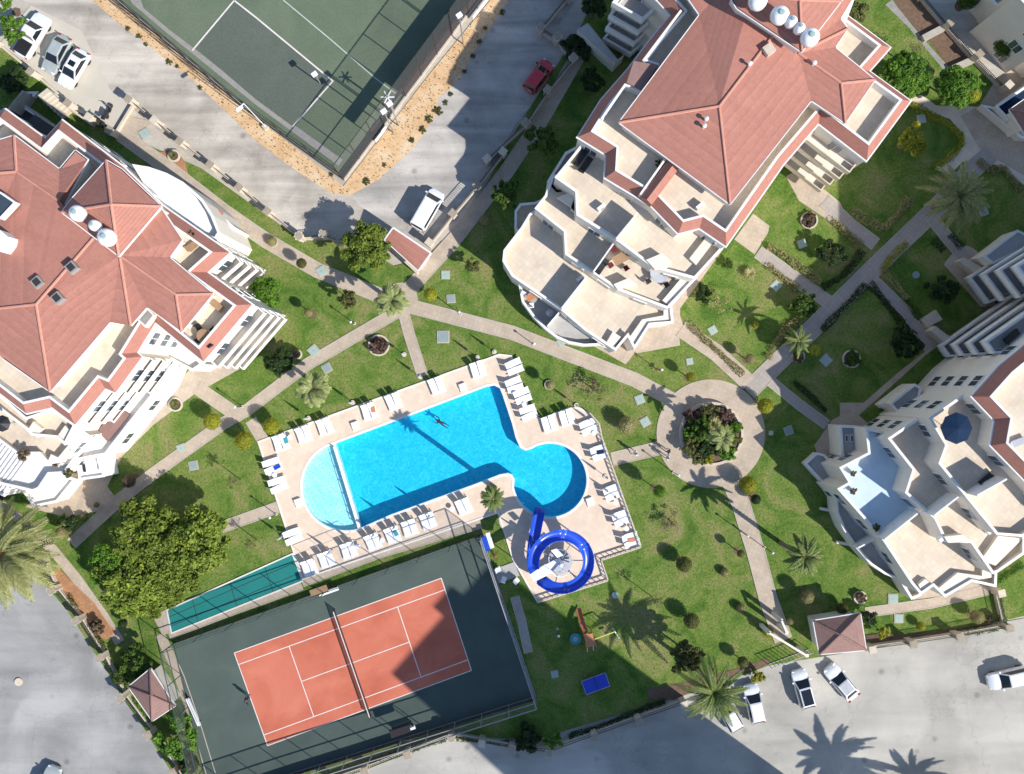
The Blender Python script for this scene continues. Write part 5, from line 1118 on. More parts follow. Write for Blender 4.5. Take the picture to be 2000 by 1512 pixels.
for kx, (tag, x, y, s_) in enumerate((('A2', 1600, 415, 6), ('A2', 1540, 530, 5), ('A2', 1440, 700, 6), ('A2', 1345, 820, 10), ('A2', 1280, 880, 9), ('A2', 1230, 960, 8), ('A2', 1150, 1040, 7), ('A2', 950, 1220, 5), ('A2', 820, 1340, 9), ('A2', 560, 1290, 5), ('A2', 1690, 210, 5), ('A2', 1650, 310, 6), ('A1', 950, 215, 6), ('A1', 1030, 270, 6), ('A1', 1080, 330, 5), ('A1', 1250, 460, 7), ('A1', 1310, 495, 5), ('A1', 1480, 650, 5), ('A2', 1820, 90, 7), ('A2', 1400, 760, 6))):
    c = P(*Z(tag, x, y)); o = inst('weed_clump', mesh_for('bush', 'olive', kx % 2), None, (c.x, c.y, .1), kx*1.3, (s_/S, s_/S, s_/S*.7)); o['group'] = 'weed clumps on the orange verge'; o['label'] = 'low dark weed clump growing on the orange dirt verge round the pitch'; o['category'] = 'weed'
# ================================================================ fences and walls
def fence(label, xy, h, rails, step, m='metal', name='fence', netto=None, panels=(), z0=.05, pr=.05, rr=.035):
    o = empty(name, label, 'fence', (xy[0].x, xy[0].y, z0)); me_post = MB().tube([(0, 0, 0), (0, 0, h)], pr, 6).mesh('post', M[m])
    for a, b in zip(xy, xy[1:]):
        L = (b-a).length; n = max(1, round(L/step)); d = (b-a).normalized(); nn = Vector((-d.y, d.x))
        for i in range(n+1):
            c = a.lerp(b, i/n); inst('post', me_post, o, (c.x-o.location.x, c.y-o.location.y, 0))
        for zz in rails: MB().bar(Vector((a.x, a.y, zz+z0))-o.location, Vector((b.x, b.y, zz+z0))-o.location, rr*2).build('rail', M[m], o)
        for i in range(n):
            c, e = a.lerp(b, i/n), a.lerp(b, (i+1)/n)
            if netto: MB().bar(Vector((c.x, c.y, z0+netto/2))-o.location, Vector((e.x, e.y, z0+netto/2))-o.location, .012, netto-.06).build('mesh_panel', M['mesh'], o)
            for (u0, u1, za, zb, mm) in panels:
                u = (i+.5)/n
                if u0 <= u <= u1:
                    q_ = nn*.04; MB().bar(Vector((c.x+q_.x, c.y+q_.y, z0+(za+zb)/2))-o.location, Vector((e.x+q_.x, e.y+q_.y, z0+(za+zb)/2))-o.location, .02, zb-za).build('screen_panel', M[mm], o)
    return o
XFB = XY(q('X', (672, 352), (500, 229), (227, 0), (130, -80))); XFE = XY(q('X', (672, 352), (945, -14), (985, -70)))
fence('tall grey mesh fence along the left side of the sports pitch', XFB, 6.0, (.1, 3.2, 6.0), 3.4, 'darkmetal', netto=6.0, panels=((.0, 1, .05, .9, 'screen'),), pr=.06)
fence('tall grey mesh fence with dark screens along the right side of the sports pitch', XFE, 6.0, (.1, 3.2, 6.0), 2.9, 'darkmetal', netto=6.0, panels=((0, .36, .05, .7, 'screen'), (.22, 1, 2.1, 3.1, 'screen'), (.5, 1, .05, 3.1, 'screen')), pr=.06)
struct('fence_kerb', MB().sweep(XFE, [(.1, -.02), (.1, .3), (-.15, .3), (-.15, -.02)]), M['stone'])
struct('fence_kerb', MB().sweep(XFB, [(-.1, -.02), (-.1, .3), (.12, .3), (.12, -.02)]), M['greystone'])
for (tag, x, y, lb) in (('A2', 1500, 110, 'square floodlight head on the pitch fence near the top edge'), ('A2', 985, 765, 'upper of two white floodlights side by side on the right pitch fence'), ('A2', 942, 820, 'lower of two white floodlights side by side on the right pitch fence'), ('A2', 430, 545, 'pale floodlight standing by the penalty line of the pitch')):
    hh = 7.5 if '430' not in str(x) else 3.0; c = P(*Z(tag, x, y), hh); o = empty('floodlight', lb, 'lamp', (c.x, c.y, .05))
    MB().tube([(0, 0, 0), (0, 0, hh-.3)], .07, 8).build('pole', M['metal'], o); MB().box((0, 0, hh-.15), (.6, .42, .25), R(35)).build('lamp_head', M['plastic'], o); MB().bar((0, 0, hh-.4), (.3, -.2, hh-.4), .1).build('bracket', M['metal'], o)
c = P(520, 249); o = empty('lamp_post', 'white street lamp with a slanted arm standing by the left pitch fence', 'lamp', (c.x, c.y, .03)); MB().box((0, 0, .2), (.6, .6, .4), R(40)).build('base', M['stone'], o)
MB().tube([(0, 0, .4), (0, 0, 8)], .045, 8).build('pole', M['plastic'], o); hd_ = P(468, 212, 8.1)-o.location; MB().bar((0, 0, 8), hd_, .07).build('arm', M['plastic'], o); MB().box(hd_, (.7, .3, .14), R(35)).build('lamp_head', M['plastic'], o)
goal = empty('floodlight_mast', 'white crossed antenna mast on the right pitch fence beside the signs', 'mast', P(*Z('A2', 1020, 830), .05))
MB().tube([(0, 0, 0), (0, 0, 5.2)], .1, 8).build('pole', M['metal'], goal)
for a_ in (0, 1.1, 2.1): MB().bar((-.7*math.cos(a_), -.7*math.sin(a_), 5), (.7*math.cos(a_), .7*math.sin(a_), 5), .09).build('arm', M['plastic'], goal)
for (x, y, w_, lb) in ((905, 985, 1.6, 'longer white sign board on the right pitch fence'), (935, 940, .8, 'short white sign board on the right pitch fence'), (1655, 35, 3.0, 'large white sign board on the pitch fence near the top edge')):
    c = P(*Z('A2', x, y), 1.2); o = empty('sign_board', lb, 'sign', (c.x+.1, c.y-.1, .8)); MB().box((0, 0, 0), (w_, .06, .8), R(52)).build('board', M['plastic'], o); MB().box((0, 0, -.5), (.08, .1, .5)).build('bracket', M['metal'], o)
XCT = XY(CT)
fence('tall fence with dark screen along the upper side of the tennis court', [XCT[0], XCT[1]], 3.8, (.1, 2.0, 3.8), 3.6, 'greenmetal', netto=3.8, panels=((0, 1, .05, .55, 'screen'),))
fence('tall fence at the right-hand end of the tennis court', [XCT[1], XCT[2]], 3.8, (.1, 2.0, 3.8), 3.6, 'metal', netto=3.8, rr=.05)
fence('tall fence with double rails along the lower side of the tennis court', [XCT[2], XCT[3], XCT[4]], 3.8, (.1, 2.0, 3.8), 2.9, 'metal', netto=3.8, panels=((0, 1, .05, 1.0, 'screen'),), rr=.045)
fence('tall fence at the left-hand end of the tennis court', [XCT[4], XCT[0]], 3.8, (.1, 2.0, 3.8), 3.6, 'greenmetal', netto=3.8)
XD = ccw(DK)
fence('low stone-coloured balustrade along the right edge of the pool deck', XY(q('C3', (570, 250), (640, 330), (660, 430), (945, 1235), (655, 1330), (700, 1465)) + q('E5', (1275, 1180), (340, 1470))), .6, (.05, .6), .55, 'stone', z0=.15, pr=.055, rr=.06, name='balustrade')
fence('thin low railing along the lower edge of the pool deck', XY(q('C2', (330, 1275), (700, 1130))), .9, (.9,), 2, 'metal', z0=.11, pr=.02, rr=.02, name='railing')
def bwall(label, px, h=.75, step=3.9, m='stone', pillars=None, railh=.7):
    """boundary wall: low stone base, square pillars with caps, bars between"""
    xy = XY(px); o = empty('boundary_wall', label, 'wall', (xy[0].x, xy[0].y, 0)); lo = lambda v: Vector(v)-o.location
    mb = MB().sweep(xy, [(-.12, 0), (-.12, h), (.12, h), (.12, 0)]); mb.v = [tuple(Vector(v)-o.location) for v in mb.v]; mb.build('base_wall', M[m], o)
    pm = MB().box((0, 0, .85), (.62, .62, 1.7)).mesh('pillar', M[m]); cm = MB().box((0, 0, 1.76), (.78, .78, .12)).mesh('pillar_cap', M[m])
    for a, b in zip(xy, xy[1:]):
        L = (b-a).length; n = max(1, round(L/step)); d = (b-a).normalized(); ang = math.atan2(d.y, d.x)
        for i in range(n+1):
            c = a.lerp(b, i/n); p_ = inst('pillar', pm, o, (c.x-o.location.x, c.y-o.location.y, 0), ang); inst('pillar_cap', cm, o, (c.x-o.location.x, c.y-o.location.y, 0), ang)
        if railh:
            for zz in (h+.12, h+railh): MB().bar(lo((a.x, a.y, zz)), lo((b.x, b.y, zz)), .05).build('rail', M['darkmetal'], o)
            mbb = MB(); nb = int(L/.22)
            for i in range(nb): c = a.lerp(b, (i+.5)/nb); mbb.box(lo((c.x, c.y, h+.1+railh/2)), (.035, .035, railh))
            mbb.build('bars', M['darkmetal'], o, kind='stuff')
    return o
bwall('pillared boundary wall along the upper left road', q('A1', (1000, 770), (1370, 1075), (1590, 1245), (1800, 1410)) + q('B2', (115, 185), (345, 365)))
bwall('curved white boundary wall at the road end above the yellow-green tree', q('B2', (345, 365), (520, 350), (640, 400), (760, 430)), step=5, railh=.4)
bwall('pillared wall between the shaded road and the large upper block', q('A3', (410, 10), (210, 250)) , .8)
bwall('pillared wall round the bay where the red car stands', q('A3', (210, 250), (330, 320), (445, 470), (260, 700), (100, 940), (-180, 1200)), .8)
bwall('pillared wall between the white van and the garden path', q('A2', (1825, 1150), (1640, 1390)) + q('B2', (1460, 200), (1290, 410)), .8)
bwall('boundary wall with stone pillars along the lower left road, upper part', q('C1', (350, 1340)) + q('D1', (440, 130), (620, 350), (790, 620)), .6)
bwall('boundary wall with stone pillars along the lower left road, lower part', q('D1', (790, 620), (940, 910), (1140, 1180), (1320, 1450), (1420, 1600)), .6)
bwall('boundary wall with grey pillars below the tennis court', q('D2', (560, 1530), (820, 1440), (1130, 1320), (1450, 1200)), .6)
bwall('boundary wall in the tower shadow below the playground lawn', q('D2', (1450, 1200), (1890, 1280)) + q('D3', (270, 1310), (600, 1190), (920, 1075), (1250, 960)), .6)
bwall('boundary wall beside the parking area to the right of the gatehouse', q('D4', (725, 560), (1020, 520), (1360, 470), (1720, 405)), .6)
bwall('short return wall at the far right end of the parking area', q('D4', (1720, 405), (1660, 150)), .6)
bwall('pillared wall round the lower corner of the upper left car park', q('A1', (560, 800), (860, 1000), (1000, 770)), .5, step=3, railh=0)
bwall('low wall along the lower edge of the upper left car park', q('A1', (0, 330), (290, 570), (560, 800)), .5, step=6, railh=0)
bwall('thin wall along the sloping bank at the upper right', q('E6', (590, -20), (900, 350), (1240, 740), (1600, 1110)), .5, step=7, railh=.4)
for (a, b, lb) in (((640, 480), (915, 335), 'concrete cross beam over the upper soil bed near the top right'), ((990, 860), (1255, 740), 'concrete cross beam over the lower soil bed near the top right')):
    pa, pb = [P(*p, .3) for p in q('E6', a, b)]; o = empty('cross_beam', lb, 'wall', ((pa.x+pb.x)/2, (pa.y+pb.y)/2, 0)); MB().bar(pa-o.location, pb-o.location, .7, .5).build('beam', M['ground'], o)
gt = empty('sliding_gate', 'dark sliding gate between path and parking area left of the gatehouse', 'gate', P(*Z('D4', 150, 700), 0))
ga, gb = P(*Z('D4', 0, 700)), P(*Z('D4', 300, 590)); gl = gt.location
for k in range(12): c = ga.lerp(gb, k/11); MB().box(c-gl+Vector((0, 0, .75)), (.05, .05, 1.4)).build('bar', M['metal'], gt)
for zz in (.1, 1.45): MB().bar(ga-gl+Vector((0, 0, zz)), gb-gl+Vector((0, 0, zz)), .06).build('rail', M['metal'], gt)
arch = empty('entrance_arch', 'white curved entrance canopy left of the gatehouse', 'arch', P(*Z('D4', 130, 560), 0)); al = arch.location
for s_, (x0, y0, x1, y1) in enumerate(((10, 470, 290, 640), (100, 380, 140, 470))):
    pa, pb = P(x0/3.78+1500, y0/3.78+1112, 3.2), P(x1/3.78+1500, y1/3.78+1112, 3.2); MB().bar(pa-al, pb-al, .22, .2).build('beam', M['wall'], arch)
    for c in (pa, pb): MB().box((c.x-al.x, c.y-al.y, 1.55), (.35, .35, 3.1)).build('pillar', M['wall'], arch)
# ================================================================ vehicles
def car(label, px, py, hx, hy, L, W_, kind='sedan', paint='carwhite', z=.01, cat='car', roofm=None, sun_roof=False):
    """hx,hy: direction the nose points to in the photo"""
    c = P(px, py, .8); o = empty({'van': 'van', 'pickup': 'pickup_truck'}.get(kind, 'parked_car'), label, cat, (c.x, c.y, z), math.atan2(-hy, hx), None)
    hw = W_/2; ht = {'sedan': 1.45, 'hatch': 1.5, 'suv': 1.7, 'van': 1.95, 'pickup': 1.75}[kind]; belt = {'sedan': .88, 'hatch': .95, 'suv': 1.02, 'van': 1.1, 'pickup': 1.05}[kind]
    st = []
    N_ = 15
    for i in range(N_):
        t = i/(N_-1); x = -L/2+L*t; e = min(t, 1-t)
        w_ = hw*(1-.30*max(0, 1-e/.10)**2.0) ; zt = belt*(1-.04*abs(t-.5)) - (.16*max(0, (t-.72)/.28)**1.4) - (.10*max(0, (.12-t)/.12)**2)
        if e == 0: zt -= .18
        st.append((x, w_, zt))
    mb = MB(); m_ = 9; prof = lambda w_, zt: [(-w_*.9, .22), (-w_, .42), (-w_, zt-.16), (-w_*.93, zt-.03), (0, zt+.035), (w_*.93, zt-.03), (w_, zt-.16), (w_, .42), (w_*.9, .22)]
    vs = []
    for x, w_, zt in st: vs += [(x, y, zz) for y, zz in prof(w_, zt)]
    fs = [(i*m_+j, (i+1)*m_+j, (i+1)*m_+j+1, i*m_+j+1) for i in range(N_-1) for j in range(m_-1)] + [((i)*m_+m_-1, (i+1)*m_+m_-1, (i+1)*m_, i*m_) for i in range(N_-1)]
    fs += [tuple(range(m_)), tuple(range((N_-1)*m_+m_-1, (N_-1)*m_-1, -1))]
    mb.add(vs, fs)
    body = mb.build('body', M[paint], o, smooth=True); body.modifiers.new('b', 'EDGE_SPLIT').split_angle = R(40)
    xs = {'sedan': (-.40, -.26, .06, .24), 'hatch': (-.47, -.38, .08, .27), 'suv': (-.47, -.40, .08, .25), 'van': (-.485, -.46, .22, .36), 'pickup': (-.10, -.06, .12, .26)}[kind]
    x0, x1, x2, x3 = [L*v for v in xs]; wb, wr = hw*.92, hw*(.74 if kind != 'van' else .82); zb = belt-.03
    cv = [(x0, -wb, zb), (x0, wb, zb), (x3, wb, zb), (x3, -wb, zb), (x1, -wr, ht-.05), (x1, wr, ht-.05), (x2, wr, ht-.05), (x2, -wr, ht-.05)]
    xi = (x1*.93+x2*.07, x2*.93+x1*.07); cv += [(xi[0], -wr*.82, ht), (xi[0], wr*.82, ht), (xi[1], wr*.82, ht), (xi[1], -wr*.82, ht)]
    MB().add(cv, [(0, 4, 5, 1), (1, 5, 6, 2), (2, 6, 7, 3), (3, 7, 4, 0), (4, 8, 9, 5), (5, 9, 10, 6), (6, 10, 11, 7), (7, 11, 8, 4)]).build('cabin', M[paint], o)
    MB().add(cv[8:12], [(0, 3, 2, 1)]).build('roof', M[roofm or paint], o)
    def pane(a, b, c_, d, name, k=.86, up=.012):
        P4 = [Vector(cv[i]) for i in (a, b, c_, d)]; ct = sum(P4, Vector())/4; n_ = (P4[1]-P4[0]).cross(P4[2]-P4[0]).normalized()
        if n_.dot(ct-Vector((0, 0, ht*.55))) < 0: n_ = -n_
        MB().add([ct+(p-ct)*k+n_*up for p in P4] + [ct+(p-ct)*k-n_*.01 for p in P4], [(0, 1, 2, 3), (0, 1, 5, 4), (1, 2, 6, 5), (2, 3, 7, 6), (3, 0, 4, 7)]).build(name, M['glass'], o)
    pane(2, 6, 7, 3, 'windshield', .9); pane(0, 4, 5, 1, 'rear_window', .84)
    pane(1, 5, 6, 2, 'side_window', .82); pane(3, 7, 4, 0, 'side_window', .82)
    if sun_roof: MB().box(((xi[0]+xi[1])/2+L*.03, 0, ht+.008), (L*.13, wr*1.1, .016)).build('sunroof', M['glass'], o)
    if kind == 'pickup': MB().box((-L*.31, 0, belt+.03), (L*.30, hw*1.62, .07)).build('bed_cover', M['black'], o)
    wm = MB().tube([(0, -.11, 0), (0, .11, 0)], .33, 14).mesh('wheel', M['rubber'])
    for sx in (-.31, .31):
        for sy in (-1, 1): inst('wheel', wm, o, (L*sx, sy*(hw-.13), .33))
    for sy in (-1, 1):
        MB().box((L/2-.17, sy*hw*.66, .62), (.24, .34, .14), -sy*.35).build('headlight', M['lamp'], o)
        MB().box((-L/2+.10, sy*hw*.72, .72), (.14, .3, .16), sy*.25).build('tail_light', M['redlamp'], o)
        MB().box((x3-.12, sy*(hw+.07), belt+.05), (.16, .2, .14)).build('mirror', M[paint if paint != 'carred' else 'black'], o)
    return o
car('white pickup truck with a dark cargo cover, leftmost of three parked at the upper left', 62, 69, 160, -265, 5.1, 1.9, 'pickup', cat='pickup')
car('pale silver-green car parked between the white pickup and the car with a sunroof', 109, 105, -150, 290, 4.4, 1.75, 'sedan', 'carsilver')
car('white car with a small dark sunroof, rightmost of three parked at the upper left', 143, 133, -160, 270, 4.5, 1.78, 'sedan', sun_roof=True)
car('white van parked beside the red-roofed shed', 835, 410, 150, -260, 4.7, 1.85, 'van', cat='van')
car('dark red hatchback in the shaded bay beside the boundary wall', 1052, 148, 165, -220, 3.9, 1.7, 'hatch', 'carred')
car('white car with a dark windscreen, nose up against the wall by the big palm', 1474, 1376, -60, -270, 4.3, 1.75, 'hatch')
car('white car half hidden under the fronds of the big palm', 1424, 1396, -100, -170, 4.0, 1.72, 'hatch')
car('white car with a dark glass roof, left of two parked below the gatehouse', 1570, 1347, -75, -270, 4.3, 1.78, 'hatch', roofm='glass', sun_roof=False)
car('white car with a grey roof panel, parked aslant below the gatehouse', 1645, 1334, -190, -230, 4.4, 1.78, 'sedan', roofm='fabricgrey')
car('white car driving out at the right edge of the parking area', 1972, 1325, -300, 70, 4.6, 1.8, 'suv')
car('pale car with a dark windscreen cut off by the lower edge at the left', 92, 1535, 60, -150, 4.2, 1.75, 'hatch', 'carsilver')
def scooter(label, px, py, ang):
    o = empty('scooter', label, 'scooter', P(px, py, .0)+Vector((0, 0, .013)), ang)
    wm = MB().tube([(0, -.06, 0), (0, .06, 0)], .25, 12).mesh('wheel', M['rubber'])
    inst('wheel', wm, o, (.62, 0, .25)); inst('wheel', wm, o, (-.6, 0, .25))
    MB().add([(-.85, -.16, .55), (-.85, .16, .55), (-.05, .2, .5), (-.05, -.2, .5), (-.8, -.1, .82), (-.8, .1, .82), (-.1, .14, .8), (-.1, -.14, .8)], [(0, 3, 2, 1), (4, 5, 6, 7), (0, 1, 5, 4), (1, 2, 6, 5), (2, 3, 7, 6), (3, 0, 4, 7)]).build('body', M['black'], o)
    MB().box((-.4, 0, .86), (.7, .26, .1)).build('seat', M['rubber'], o); MB().box((.12, 0, .3), (.4, .36, .1)).build('footboard', M['black'], o)
    MB().bar((.3, 0, .3), (.5, 0, 1.0), .34, .1).build('front_shield', M['darkmetal'], o); MB().tube([(.42, -.36, 1.05), (.5, 0, 1.02), (.42, .36, 1.05)], .03, 6).build('handlebar', M['metal'], o); MB().box((-.95, 0, 1.0), (.36, .36, .3)).build('top_box', M['black'], o)
scooter('black scooter nearer the car park corner, right one of two', *Z('A1', 815, 830), R(70)); scooter('black scooter standing aslant, left one of two by the low wall', *Z('A1', 745, 900), R(130))
# ================================================================ pool furniture
def make_lounger():
    o = empty('sun_lounger', 'x', 'sun lounger', (0, 0, .115))
    MB().box((.28, 0, .33), (1.25, .66, .07)).build('seat', M['plastic'], o)
    for sy in (-1, 1): MB().box((.05, sy*.335, .30), (1.85, .05, .12)).build('side_rail', M['plastic'], o)
    bk = MB().bar((-.36, 0, .36), (-.86, 0, .86), .64, .06).build('backrest', M['plastic'], o)
    for sx in (-.72, .78):
        for sy in (-1, 1): MB().box((sx, sy*.3, .15), (.09, .06, .3)).build('leg', M['plastic'], o)
    return o
LG = make_lounger(); first = [True]
def lounger(x, y, ang, label, group):
    c = P(x, y, .4)
    if first[0]: o = LG; first[0] = False
    else: o = copy_tree(LG)
    o.location = (c.x, c.y, .115); o.rotation_euler = (0, 0, ang); o['label'] = label; o['group'] = group; return o
def pairs(lst, out_deg, side, group, gap=14.5):
    """two loungers side by side at each spot; heads point to out_deg (degrees, photo plane, y up)"""
    a = R(out_deg); nx, ny = -math.sin(a), math.cos(a); n = len(lst); words_ = ['first', 'second', 'third', 'fourth', 'fifth', 'sixth', 'seventh', 'eighth']
    for i, (x, y) in enumerate(lst):
        for s_, sd_ in ((-1, 0), (1, 1)):
            dx, dy = s_*gap/2*nx, -s_*gap/2*ny; 
            if abs(dx) > abs(dy): w_ = 'left' if dx < 0 else 'right'
            else: w_ = 'upper' if dy < 0 else 'lower'
            lounger(x+dx, y+dy, a+math.pi+R(random.uniform(-4, 4)), 'white lounger, %s one of the %s pair %s' % (w_, words_[i], side), group)
pairs([Z('C2', 185, 470), Z('C2', 355, 410), Z('C2', 510, 352), Z('C2', 838, 240), Z('C2', 1018, 168), Z('C2', 1335, 50), Z('B2', 1640, 1330)], 110, 'from the left along the upper pool side', 'white loungers along the upper side of the pool')
pairs([Z('C2', 122, 640), Z('C2', 165, 780), Z('C2', 275, 1160)], 200, 'down the left pool side', 'white loungers along the left side of the pool')
pairs([Z('C2', 395, 1390), Z('C2', 520, 1330), Z('C2', 685, 1262), Z('C2', 865, 1200), Z('C2', 1010, 1148), Z('C2', 1135, 1098), Z('C2', 1270, 1045), Z('C2', 1535, 940)], 110, 'from the left along the lower pool side', 'white loungers along the lower side of the pool')
pairs([Z('B3', 15, 1310), Z('C3', 15, 45), Z('C3', 75, 125), Z('C3', 120, 250)], 200, 'down the deck right of the main pool', 'white loungers right of the main pool')
pairs([Z('C3', 275, 330), Z('C3', 405, 285)], 110, 'on the notch above the round basin', 'white loungers above the round basin')
pairs([Z('C3', 560, 355), Z('C3', 640, 545), Z('C3', 735, 840), Z('C3', 800, 1030), Z('C3', 875, 1190)], 200, 'down the far right deck edge', 'white loungers along the far right edge of the deck')
def side_table(x, y, label, parasol=None):
    o = empty('side_table', label, 'table', P(x, y, .4)); o.location.z = .115; o['group'] = 'white side tables by the loungers'
    MB().tube([(0, 0, .42), (0, 0, .47)], .27, 14).build('table_top', M['plastic'], o); MB().tube([(0, 0, 0), (0, 0, .42)], .05, 8).build('leg', M['plastic'], o)
for tag, x, y, lb in (('C2', 255, 430, 'small white side table between the first two upper pairs of loungers'), ('C2', 755, 1235, 'small white side table right of the third lower pair'), ('C2', 935, 1190, 'small white side table between the fourth and fifth lower pairs'), ('C2', 1450, 960, 'small white side table left of the last lower pair'),
    ('C3', 605, 400, 'small white side table beneath the first far right pair'), ('C3', 765, 915, 'small white side table between the third and fourth far right pairs'), ('C3', 845, 1105, 'small white side table above the last far right pair'), ('C3', 90, 190, 'small white side table right of the main pool'), ('C2', 140, 710, 'small white side table on the left pool side')): side_table(*Z(tag, x, y), lb)
def closed_parasol(x, y, label, h=2.5):
    c = P(x, y, 0.1); o = empty('closed_parasol', label, 'parasol', (c.x, c.y, .115)); o['group'] = 'furled parasols round the pool'
    MB().tube([(0, 0, 0), (0, 0, h)], .03, 8).build('pole', M['plastic'], o); MB().lathe((0, 0, 0), [(.04, 1.0), (.14, 1.1), (.12, 1.7), (.04, h)], 8).build('canopy', M['fabricgrey'], o); MB().tube([(0, 0, 0), (0, 0, .1)], .26, 12).build('base', M['stone'], o)
CP = [('C2', 390, 290, 'left of the third upper pair'), ('C2', 715, 175, 'left of the fourth upper pair'), ('C2', 555, 1270, 'between the first two lower pairs'), ('C2', 725, 1205, 'behind the third lower pair'), ('C2', 880, 1140, 'behind the fourth lower pair'), ('C2', 1030, 1085, 'behind the fifth lower pair'), ('C2', 1285, 1000, 'behind the seventh lower pair'),
      ('B2', 1095, 1220, 'in the grass below the little cross path'), ('B2', 1215, 1385, 'at the end of the little cross path'), ('B2', 1635, 1240, 'left of the topmost upper pair'), ('B2', 1760, 1200, 'at the top corner of the deck'), ('C3', 475, 195, 'above the notch loungers'), ('C3', 690, 720, 'on the bare deck right of the round basin'), ('C3', 610, 330, 'at the first far right pair'), ('C3', 750, 860, 'at the third far right pair'), ('C3', 820, 1060, 'at the fourth far right pair'), ('C2', 200, 1160, 'beside the lowest left pair')]
for tag, x, y, lb in CP: closed_parasol(*Z(tag, x, y), 'furled grey parasol ' + lb)
# ---------------------------------------------------------------- water slide
SC = P(*Z('E5', 632, 868), 0); sl = empty('water_slide', 'blue spiral water slide with white stairs beside the round basin', 'water slide', (SC.x, SC.y, .11))
cen = []; a0 = R(190); Rm = 2.93; zs, ze = 4.6, 1.5
for i in range(49):
    t = i/48; a = a0 - t*R(358); z = zs+(ze-zs)*t; r_ = Rm - .0*t; cen.append(Vector((r_*math.cos(a), r_*math.sin(a), z-.11)))
endp = P(*Z('E5', 378, 215), .5)-SC; endp.z = .45
last = cen[-1]; tan = (cen[-1]-cen[-2]).normalized()
mid_p = P(*Z('E5', 335, 420), .9)-SC; mid_p.z = .85
for i in range(1, 11):
    t = i/10; b0, b1, b2, b3 = last, last+tan*1.1, mid_p-(endp-mid_p)*.3, endp
    cen.append(b0*(1-t)**3+b1*3*t*(1-t)**2+b2*3*t*t*(1-t)+b3*t**3)
def trough(cen, rad, th=.05):
    vs = []; m_ = 18
    for i, p in enumerate(cen):
        d = (cen[min(i+1, len(cen)-1)]-cen[max(0, i-1)]); d.z = 0; d.normalize(); n_ = Vector((-d.y, d.x, 0))
        for k in range(9): 
            a = math.pi*(k/8); vs.append(p + n_*(-rad*math.cos(a)) + Vector((0, 0, -rad*.95*math.sin(a)+rad*.5)))
        for k in range(9):
            a = math.pi*(1-k/8); vs.append(p + n_*(-(rad+th)*math.cos(a)) + Vector((0, 0, -(rad+th)*.95*math.sin(a)+rad*.5)))
    fs = [(i*m_+j, i*m_+(j+1) % m_, (i+1)*m_+(j+1) % m_, (i+1)*m_+j) for i in range(len(cen)-1) for j in range(m_)]
    fs += [tuple(range(m_)), tuple(range((len(cen)-1)*m_, len(cen)*m_))]
    return vs, fs
segs = 8; n_all = len(cen)
for k in range(segs):      # bolted sections
    i0 = k*(n_all-1)//segs; i1 = (k+1)*(n_all-1)//segs; v_, f_ = trough(cen[i0:i1+1], .56); MB().add(v_, f_).build('slide_section', M['slide'], sl, smooth=True)
for k in range(1, segs):
    i0 = k*(n_all-1)//segs; d = (cen[i0+1]-cen[i0-1]).normalized(); v_, f_ = trough([cen[i0]-d*.04, cen[i0]+d*.04], .59, .08); MB().add(v_, f_).build('flange', M['slide'], sl)
for a in (150, 60, 0, -50, -100):
    t = ((190-a) % 360)/358; z = zs+(ze-zs)*t-.7; x, y = Rm*math.cos(R(a)), Rm*math.sin(R(a)); MB().tube([(x, y, 0), (x, y, z)], .07, 8).build('support_post', M['plastic'], sl); MB().tube([(0, 0, z-.1), (x, y, z)], .05, 6).build('strut', M['metal'], sl)
MB().tube([(0, 0, 0), (0, 0, 5.0)], .16, 10).build('centre_pole', M['plastic'], sl)
for k in range(16):
    a = R(200-k*22); z = .28*k+.2; MB().bar((.15*math.cos(a), .15*math.sin(a), z), (1.15*math.cos(a), 1.15*math.sin(a), z), .42, .05).build('stair_tread', M['fabricgrey'], sl)
MB().tube([(1.2*math.cos(R(200-k*22)), 1.2*math.sin(R(200-k*22)), .28*k+1.1) for k in range(17)], .03, 6).build('handrail', M['plastic'], sl)
pq = [P(x, y, 4.3)-SC for x, y in q('E5', (240, 1118), (450, 975), (560, 1085), (300, 1215))]; MB().prism([p.xy for p in pq], 4.05, 4.17, bot=True).build('platform', M['plastic'], sl)
pq = [P(x, y, 4.5)-SC for x, y in q('E5', (520, 795), (600, 770), (690, 860), (610, 895))]; MB().prism([p.xy for p in pq], 4.2, 4.3, bot=True).build('platform', M['plastic'], sl)
pq = [P(x, y, 4.3)-SC for x, y in q('E5', (450, 985), (600, 905), (660, 960), (560, 1080))]; MB().prism([p.xy for p in pq], 4.10, 4.20, bot=True).build('platform', M['plastic'], sl)
cp = Vector((2.0*math.cos(R(195)), 2.0*math.sin(R(195)), 0)); 
for (x, y) in ((-2.6, -1.9), (-1.2, -1.2)): MB().tube([(x, y, 0), (x, y, 4.1)], .06, 8).build('support_post', M['plastic'], sl)
# white umbrella-like round structure and tables in the shade left of the slide
rt = P(*Z('E5', 30, 370), 0)
o = empty('round_rug', 'pale round patch of crazy paving under the shade left of the slide', 'paving', (rt.x, rt.y, .115)); MB().lathe((0, 0, 0), [(.001, .01), (1.6, .01), (1.7, -.02)], 26).build('disc', M['tilefloor'], o)
